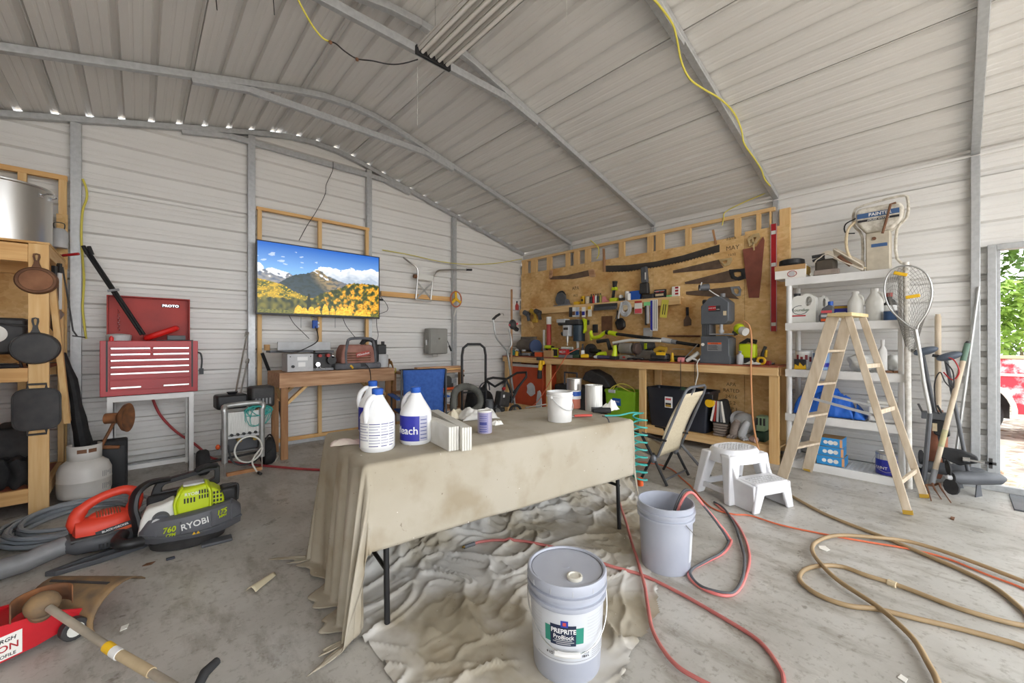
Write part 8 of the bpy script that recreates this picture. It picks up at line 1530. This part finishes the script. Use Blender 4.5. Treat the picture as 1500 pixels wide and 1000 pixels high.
# ---- grey five gallon buckets
mat('bucket_grey', 'a7abb8', 'b3b7c2', rough=.35, scale=3)
def bucket(label, loc, rz, lid):
    t = T('paint_bucket', label, 'bucket', loc, rz=rz); b = B(); b.lathe([(.130, 0), (.132, .004), (.146, .285), (.156, .286), (.156, .298), (.147, .300), (.148, .32), (.159, .321), (.159, .334), (.149, .336), (.150, .36), (.154, .361), (.154, .37), (.147, .37), (.145, .35), (.128, .012), (0, .012)], 48); b.build('body', 'bucket_grey', t)
    if lid:
        b = B(); b.lathe([(.1555, .345), (.158, .347), (.158, .372), (.154, .380), (.147, .380), (.143, .372), (.136, .371), (0, .373)], 48); ld_ = b.build('lid', 'bucket_grey', t); b = B(); b.lathe([(.030, .371), (.030, .381), (.024, .383), (.021, .378), (0, .378)], 24, c=(.078, .02, 0)); b.build('spout_cap', mat('spout', 'd6d2c6', rough=.5), ld_); b = B(); b.lathe([(.012, .371), (.012, .374), (0, .374)], 14); b.build('boss', 'bucket_grey', ld_); b = B(); b.lathe([(.1415, .3725), (.1415, .3735), (.1400, .3735), (.1400, .3725)], 48, cap=False); b.build('groove', 'dark_grey', ld_)
        for a in range(0, 360, 30): b = B(); b.cb((.1582 * cos(R(a)), .1582 * sin(R(a)), .356), (.002, .002, .02), (0, 0, R(a))); b.build('tab', 'light_grey', ld_)
    return t
p1 = at(830, 966, z=0); bk = bucket('sealed grey bucket of primer with printed label on the drop cloth', (p1.x, p1.y, .004), R(-132), True)
def conic(t, a0, a1, z0, z1, m, nm, e=.0008, n=24):
    rr_ = lambda z: .132 + .014 * (z - .004) / .281 + e; b = B(); b.add([(rr_(z) * cos(R(a0 + (a1 - a0) * i / n)), rr_(z) * sin(R(a0 + (a1 - a0) * i / n)), z) for i in range(n + 1) for z in (z0, z1)], [(2*i, 2*i+2, 2*i+3, 2*i+1) for i in range(n)]); return b.build(nm, m, t)
# the label faces local angle 0 .. towards the camera
conic(bk, -82, 82, .085, .275, mat('label_grey', 'c9ccd2', 'd2d4d8', rough=.4, scale=5), 'label'); conic(bk, -42, 18, .162, .222, mat('label_green', '2f8a76', rough=.4), 'label_green', .0013); conic(bk, -33, 6, .155, .232, mat('label_navy', '1f2a44', rough=.4), 'label_panel', .0018); conic(bk, -17, -6, .225, .250, mat('emblem_blue', '2a3fa0', rough=.4), 'emblem', .0022); conic(bk, -14, -9, .231, .244, mat('emblem_red', 'c84a4a', rough=.4), 'emblem_mark', .0026)
def btext(s, size, m, ang, z, bold=.01): rr_ = .132 + .014 * (z - .004) / .281 + .0026; text(s, size, m, bk, (R(ang), 0, z), wrap=rr_, ext=.0004, bold=bold)
btext('PREPRITE', .0235, 'white', -13, .209, .02); btext('ProBlock', .021, 'white', -13, .187, .008)
for i, wd in enumerate((26, 32, 22)): conic(bk, -13 - wd / 2, -13 + wd / 2, .174 - i * .007, .177 - i * .007, 'light_grey', 'small_print', .0024)
btext('4 1/2 U.S. GAL', .013, 'print_dark', -24, .118, .006); btext('18.6 L', .012, 'print_dark', 22, .125); btext('18.6 L', .012, 'print_dark', 22, .112)
for i in range(8): conic(bk, 24, 72, .255 - i * .012, .257 - i * .012, 'light_grey', 'small_print', .0013)
for i in range(7): conic(bk, -78, -48, .25 - i * .013, .252 - i * .013, 'light_grey', 'small_print', .0013)
for i in range(4): conic(bk, 34, 70, .125 - i * .008, .127 - i * .008, 'print_grey', 'small_print', .0013)
conic(bk, -60, 60, .094, .096, 'print_grey', 'small_print', .0013)
b = B(); b.tube([(.158 * cos(R(a)), .158 * sin(R(a)), .30 - .165 * cos(R(a * 90 / 92)) ** .8 if abs(a) < 90 else .30) for a in range(-92, 93, 8)], .0022, 6); bl = b.build('bail', 'steel', bk); b = B(); b.tube([(.1590 * cos(R(a)), .1590 * sin(R(a)), .135) for a in (-24, -12, 0, 10)], .010, 8); b.build('grip', 'white_plastic', bl)
p2 = at(975, 826, z=0); b2 = bucket('open grey bucket with hoses hooked over the rim', (p2.x, p2.y, 0), R(-132), False); conic(b2, 40, 75, .06, .24, 'label_grey', 'label'); b = B(); b.tube([(.156 * cos(R(a)), .156 * sin(R(a)), .29 - .10 * sin(R((a - 20) * 180 / 120))) for a in range(20, 141, 10)], .0022, 6); b.build('bail', 'steel', b2)
# ---- hoses and cords on the floor
def fp(l, z=.013): return [at(px, py, z=z) for px, py in l]
A1 = [(1122, 700), (1140, 716), (1161, 727), (1205, 751), (1256, 772), (1298, 788), (1355, 812), (1415, 838), (1460, 862), (1500, 895), (1540, 940), (1560, 935), (1530, 918), (1500, 916), (1460, 907), (1400, 889), (1340, 866), (1307, 854), (1268, 842), (1235, 830), (1205, 828), (1181, 833), (1171, 844), (1178, 857), (1205, 874), (1244, 887), (1286, 892), (1340, 905), (1400, 919), (1460, 935), (1500, 947), (1600, 985)]
A2 = [(1620, 900), (1500, 853), (1430, 826), (1370, 805), (1325, 793), (1280, 788), (1235, 785), (1211, 788), (1193, 797), (1190, 808), (1199, 823), (1226, 850), (1280, 886), (1310, 910), (1340, 940), (1361, 976), (1373, 1000), (1390, 1060)]
mat('tan_hose', '9c835f', 'ad9470', rough=.5, scale=4)
t = T('tan_hose', 'long tan air hose looped across the concrete floor', 'hose', tuple(at(1250, 850, z=0))); l = t.location
b = B(); b.tube([p - l for p in fp(A1)], .0115, 10, sm=6); b.build('loop', 'tan_hose', t); b = B(); b.tube([p - l + Vector((0, 0, .006)) for p in fp(A2, .018)], .0115, 10, sm=6); b.build('loop', 'tan_hose', t)
q = fp([(1301, 852), (1313, 857)]); b = B(); b.tube([p - l for p in q], .017, 8); b.build('tape_wrap', 'canvas_tan', t)
cord('orange_floor_cord', fp([(935, 676), (965, 680), (985, 688), (998, 700), (1012, 712), (1030, 733), (1048, 746), (1075, 753), (1100, 755), (1145, 769), (1217, 784), (1268, 793), (1328, 803), (1385, 817), (1445, 841), (1500, 862), (1580, 900)], .008), .006, 'orange_cord', 'thin orange extension cord running across the floor')
mat('pink_hose', 'b0605c', 'c2736c', rough=.55, scale=6)
t = T('red_air_hose', 'dusty red air hose running past the sealed bucket', 'hose', tuple(at(950, 870, z=0))); l = t.location; b = B()
def smz(l, k=4): return [Vector((p.x, p.y, max(sum(q.z for q in l[max(0, i-k):i+k+1]) / len(l[max(0, i-k):i+k+1]), p.z - .006))) for i, p in enumerate(l)]
def fcz(p): return Vector((p.x, p.y, (fz(p.x, p.y) if inside(p.x, p.y) else 0) + .010))
b.tube([p - l for p in smz([fcz(p) for p in spl(fp([(694, 800), (705, 797), (740, 796), (776, 799), (830, 812), (890, 834), (940, 846), (993, 870), (1046, 900), (1100, 933), (1124, 955), (1142, 982), (1148, 1000), (1150, 1060)], 0), 5)])], .0085, 8); b.build('tube', 'pink_hose', t); b = B(); q = [fcz(p) - l + Vector((0, 0, .004)) for p in fp([(680, 806), (695, 800)], 0)]; b.tube(q, .012, 8); b.build('hose_end', 'dark_grey', t)
b = B(); q = [fcz(p) - l + Vector((0, 0, .004)) for p in fp([(678, 808), (682, 805)], 0)]; b.tube(q, .007, 6); b.build('fitting', 'brass', t)
b = B(); b.tube(smz([fcz(p) + Vector((0, 0, .006)) for p in spl(fp([(905, 735), (918, 774), (925, 800), (932, 820), (938, 842), (944, 862), (950, 900), (956, 928), (972, 958), (993, 982), (1022, 1000), (1080, 1030)], 0), 5)]), .0085, 8); solo(b, 'red_air_hose', 'pink_hose', 'dusty red air hose crossing the edge of the floor cloth', 'hose')
for k, (m, lb, dx, nm) in enumerate(((mat('salmon', 'd4726e', 'dc847e', rough=.45, scale=5), 'salmon red hose looping out of the open bucket', 0, 'bucket_hose'), ('dark_grey', 'dark grey hose looping out of the open bucket', 4, 'bucket_hose'))):
    zr = .375; up = [at(990 - dx, 740, z=.33), at(1000 - dx, 731, z=zr), at(1020, 727 - dx * .3, z=.36), at(1040, 738, z=.25)]
    up = [Vector((p2.x + .02, p2.y - .03 + .02 * k, .20)), Vector((p2.x + .07, p2.y - .06 + .02 * k, .36)), Vector((p2.x + .14, p2.y - .085 + .02 * k, .402 + .01 * k)), Vector((p2.x + .22, p2.y - .12, .32))]
    fl_ = fp([(1070 - dx, 790), (1062 - dx, 808), (1036, 822 - dx * .4), (1013, 834), (1010 + dx, 846), (1030, 862 - dx * .5), (1060, 872 - dx), (1080 - dx, 866), (1092 - dx, 845), (1098 - dx * 2, 815), (1090 - dx * 2, 785), (1074, 760 + dx), (1056 + dx, 744), (1046, 735)], .010 + .006 * k)
    q = spl(up + fl_, 6)
    for p in q: p.z = max(p.z, .009)
    b = B(); b.tube(q, .008, 8); solo(b, nm, m, lb, 'hose')
# ---- tan lawn chair
lc = T('lawn_chair', 'tan sling lawn chair with grey tube frame', 'chair', (3.67, 1.75, 0)); l = lc.location; mat('sling', 'cdbfa2', 'd6caae', rough=.85, scale=60); mat('frame_grey', '6b6e74', '7c7f84', rough=.4, metal=.4, scale=10)
xa, xb = -.215, .215
b = B(); b.grid(lambda u, v: (xa + (xb - xa) * u, .07 - .235 * v + .03 * math.sin(v * PI), .24 + .585 * v), 6, 14); b.build('back_sling', 'sling', lc, thick=.006)
b = B(); b.grid(lambda u, v: (xa + (xb - xa) * u, .07 + .40 * v, .24 + .09 * v - .03 * math.sin(v * PI)), 6, 10); b.build('seat_sling', 'sling', lc, thick=.006)
b = B(); b.tube([(xa, .07, .24), (xa, -.16, .80), (xa + .02, -.185, .865), (xa + .07, -.195, .885), (xb - .07, -.195, .885), (xb - .02, -.185, .865), (xb, -.16, .80), (xb, .07, .24)], .012, 8); b.build('back_frame', 'frame_grey', lc)
b = B(); b.tube([(-.05, -.16, .81), (-.05, -.195, .885)], .008, 6); b.build('spindle', 'frame_grey', lc)
for x in (xa, xb):
    b = B(); b.tube([(x, .07, .24), (x, .47, .33)], .012, 8); b.build('seat_rail', 'frame_grey', lc); b = B(); b.tube([(x - .02, .31, .425), (x - .02, -.02, .405)], .016, 8, flat=.6); b.build('armrest', 'black', lc); b = B(); b.tube([(x - .02, .22, .42), (x - .02, .08, .20), (x - .02, -.03, .008)], .013, 8); b.build('leg', 'black', lc)
    b = B(); b.tube([(x - .01, .10, .27), (x - .03, .22, .008)], .013, 8); b.build('leg', 'black', lc); b = B(); b.ell((x - .02, .10, .22), (.025, .03, .04)); b.build('hinge', 'frame_grey', lc)
b = B(); b.tube([(xb, .05, .28), (xb + .02, -.10, .12), (xb + .03, -.24, .01)], .014, 8); b.build('leg', 'frame_grey', lc)
b = B(); b.cyl((xa - .02, -.0, .05), (xb, -.0, .05), .009); b.build('cross_bar', 'frame_grey', lc)
# ---- white step stool
ss = T('step_stool', 'white plastic two-step stool on the concrete floor', 'step stool', (3.66, 1.20, 0), rz=R(-22)); mat('stool_white', 'e2e2e4', 'd6d6da', rough=.45, scale=6)
b = B(); n = 40
def ovl(r1, r2, z, cy=.06): return [(r1 * math.copysign(abs(cos(2*PI*i/n)) ** .8, cos(2*PI*i/n)), cy + r2 * math.copysign(abs(sin(2*PI*i/n)) ** .8, sin(2*PI*i/n)), z) for i in range(n)]
rows = [ovl(.215, .165, .30), ovl(.205, .155, .345), ovl(.195, .145, .385), ovl(.18, .13, .405), ovl(.165, .115, .408), ovl(.16, .11, .404)]; b.add([p for r in rows for p in r], [(i*n+j, i*n+(j+1)%n, (i+1)*n+(j+1)%n, (i+1)*n+j) for i in range(5) for j in range(n)] + [tuple(5*n+j for j in range(n))]); b.build('seat', 'stool_white', ss)
b = B()
for i in range(9):
    for j in range(7):
        x, y = -.13 + i * .0325, -.02 + j * .027
        if (x / .15) ** 2 + ((y - .06) / .1) ** 2 < 1: b.cb((x, y, .4055), (.018, .012, .004))
b.build('tread', 'light_grey', ss, kind='stuff')
for x, y in ((-1, 1), (1, 1), (-1, -1), (1, -1)):
    top_ = Vector((x * .15, .06 + y * .10, .37)); bot = Vector((x * .215, .06 + (.17 if y > 0 else -.15), 0)); b = B(); vs_ = []
    for q, c in ((0, top_), (1, bot)):
        for dx, dy in ((-.06, -.045), (.06, -.045), (.06, .045), (-.06, .045)): vs_.append(c + Vector((dx * (1 - .35 * q), dy * (1 - .35 * q), 0)))
    b.add(vs_, [(0, 1, 2, 3), (7, 6, 5, 4)] + [(i, 4 + i, 4 + (i + 1) % 4, (i + 1) % 4) for i in range(4)]); b.build('leg', 'stool_white', ss, bev=.012)
for x in (-1, 1): b = B(); b.bar((x * .20, .20, .08), (x * .20, -.07, .08), .02, .045); b.build('side_rail', 'stool_white', ss, bev=.004)
b = B(); b.bar((-.2, .21, .09), (.2, .21, .09), .02, .05); b.build('back_rail', 'stool_white', ss, bev=.004)
b = B(); b.prism([(-.185, -.09), (-.17, -.275), (-.15, -.29), (.15, -.29), (.17, -.275), (.185, -.09)], .185, .215, 'z'); b.build('step', 'stool_white', ss, bev=.012)
b = B(); o = [(-.215, 0), (-.175, .20), (.175, .20), (.215, 0), (.15, 0), (.10, .125), (-.10, .125), (-.15, 0)]; b.prism(o, -.295, -.27); b.build('step_front', 'stool_white', ss, bev=.008)
for x in (-1, 1): b = B(); b.M = Matrix.Translation((x * .185, 0, 0)); b.prism([(-.29, 0), (-.28, .20), (-.13, .215), (-.06, .375), (.03, .375), (-.04, .20), (-.09, .0)], -.014, .014, 'x'); b.build('side_panel', 'stool_white', ss, bev=.008)
b = B()
for i in range(10):
    for j in range(4): b.cb((-.13 + i * .029, -.255 + j * .03, .2155), (.016, .014, .004))
b.build('tread', 'light_grey', ss, kind='stuff'); b = B(); b.box(.09, -.2875, .155, .15, -.2855, .18); b.build('emblem', 'light_grey', ss)
# ---- scraps on the floor
def scrap(name, label, px, py, pts, m, h=.004):
    p = at(px, py, z=0); b = B(); b.M = Matrix.Translation(p); b.prism(pts, .001, h, 'z'); return solo(b, name, m, label, 'scrap', bev=.001)
c = at(385, 855, z=0); b = B(); b.M = Matrix.Translation(c) @ Matrix.Rotation(R(35), 4, 'Z'); b.grid(lambda u, v: ((u - .5) * .15, (v - .5) * .06 * (1 - .5 * u), .006 + .022 * math.sin(v * PI) * (1 - .3 * u)), 10, 8); solo(b, 'cream_scoop', mat('cream', 'd9cdae', rough=.6), 'curved cream plastic piece lying on the floor', 'plastic piece', thick=.003)
scrap('paper_scrap', 'torn white paper scrap inside the tan hose loop', 1207, 803, [(-.035, -.02), (.0, -.03), (.04, 0), (.01, .03), (-.03, .02)], 'paper')
scrap('paper_scrap', 'small white paper scrap near the string trimmer', 181, 920, [(-.012, -.02), (.012, -.015), (.018, .02), (-.008, .018)], 'paper')
scrap('paper_scrap', 'white paper scrap at the front edge of the floor', 1322, 994, [(-.02, -.01), (.01, -.015), (.022, .006), (-.01, .014)], 'paper')
scrap('metal_bit', 'dark blue metal bit before the backpack blower', 250, 819, [(-.02, -.008), (.02, -.01), (.018, .01), (-.02, .008)], 'navy', .012)
scrap('wood_chip', 'brown wood chip on the floor before the doorway', 1395, 760, [(-.03, -.008), (.03, -.012), (.028, .008), (-.02, .01)], 'rust_iron', .01)
scrap('leaf_scrap', 'dark leaf scrap near the backpack blower', 218, 826, [(-.03, -.01), (.01, -.02), (.03, .01), (-.01, .015)], 'rust_iron')
# ================================================================== under the roof
def fixture(label, cx, cy, z, length=1.24):
    t = T('tube_light', label, 'light fixture', (cx, cy, z)); w_ = .27
    b = B(); b.box(-w_/2, -length/2, .035, w_/2, length/2, .05); b.build('housing', mat('fix_white', 'cfccc6', rough=.5), t, bev=.002)
    for i in range(4):
        x = -w_/2 + w_ * (i + .5) / 4
        b = B(); b.prism([(x - .028, .034), (x - .020, .012), (x - .017, .034)], -length/2 + .01, length/2 - .01); b.build('reflector', 'fix_white', t)
        b = B(); b.cyl((x, -length/2 + .02, .012), (x, length/2 - .02, .012), .0127, n=12); b.build('tube', 'tube_off', t)
    for s in (-1, 1): b = B(); b.box(-w_/2 - .008, s * length/2 - .012, -.008, w_/2 + .008, s * length/2 + .012, .052); b.build('end_cap', 'black', t, bev=.003)
    for s in (-1, 1):
        for q in (-1, 1):
            zt = roof_in(cx) - z - .05; b = B(); b.cyl((q * .09, s * .45, .05), (q * .09, s * .45, zt), .002); b.build('hanger_wire', 'steel', t)
    return t
mat('tube_off', 'e9e6e0', rough=.3)
fixture('four-tube shop light hanging under the roof ridge', 1.56, 1.92, 3.30)
b = B()
for i in range(34): p = at(611.5, 99 + i * 2.5, y=2.53); b.ell(p, (.003, .003, .0035), 6, 4)
p, q = at(611.5, 99, y=2.53), at(611.5, 185, y=2.53); b.cyl(p, q, .0009, n=4); solo(b, 'pull_chain', 'milky', 'thin bead pull chain hanging from the shop light', 'chain', group=None)
b = B(); p, q = at(830, -8, y=1.7), at(830, 36, y=1.7); b.cyl(p, q, .0009, n=4)
for i in range(14): b.ell(p.lerp(q, i / 13), (.003, .003, .0035), 6, 4)
solo(b, 'pull_chain', 'milky', 'short bead chain hanging beside the shop light', 'chain')
cord('yellow_cable', [at(432, -10, y=2.75), at(443, 12, y=2.74), at(458, 38, y=2.73), at(472, 55, y=2.72), at(483, 61, y=2.72)], .006, 'yellow_cord', 'yellow cable end hanging from the roof with bare wires')
cord('light_cord', [at(483, 61, y=2.72), at(492, 64, y=2.7), at(505, 75, y=2.68), at(523, 86, y=2.66), at(545, 89, y=2.62), at(570, 94, y=2.58), at(590, 93, y=2.56), at(612, 87, y=2.54)], .0045, 'black_cord', 'black cord spliced from the yellow cable to the shop light')
for px, py in ((484, 62), (523, 87)): b = B(); p = at(px, py, y=2.71 if px < 500 else 2.66); b.ell(p, (.012, .01, .012), 8, 6); solo(b, 'wire_splice', 'rust_iron', 'taped wire splice %s the black light cord' % ('at the start of' if px < 500 else 'in the middle of'), 'splice')
FYC = FY[3] - .05
cord('yellow_cable', [at(px, py, y=FYC) for px, py in ((948, -10), (965, 7), (985, 35), (992, 60), (998, 90), (1010, 115), (1030, 130), (1055, 145), (1075, 165), (1086, 190), (1090, 210), (1105, 232), (1115, 248), (1120, 262), (1128, 272))], .007, 'yellow_cord', 'yellow cable tied along the steel roof frame', k=4)
cord('yellow_cable', [at(1128, 272, x=5.36), at(1122, 282, x=5.38), at(1090, 296, x=5.39), at(1063, 310, x=5.38), at(1060, 320, x=5.36), at(1058, 330, x=5.345)], .006, 'yellow_cord', 'yellow cable dropping over the top plate of the stud wall')
for px in (400, 316): b = B(); p, q = at(px, -6, y=3.2), at(px + 2, 15 if px < 350 else 22, y=3.2); b.cyl(p, q, .003, n=6); solo(b, 'hanging_wire', 'black_cord', 'short black wire end hanging from the roof %s' % ('toward the left wall' if px < 350 else 'toward the ridge'), 'wire')
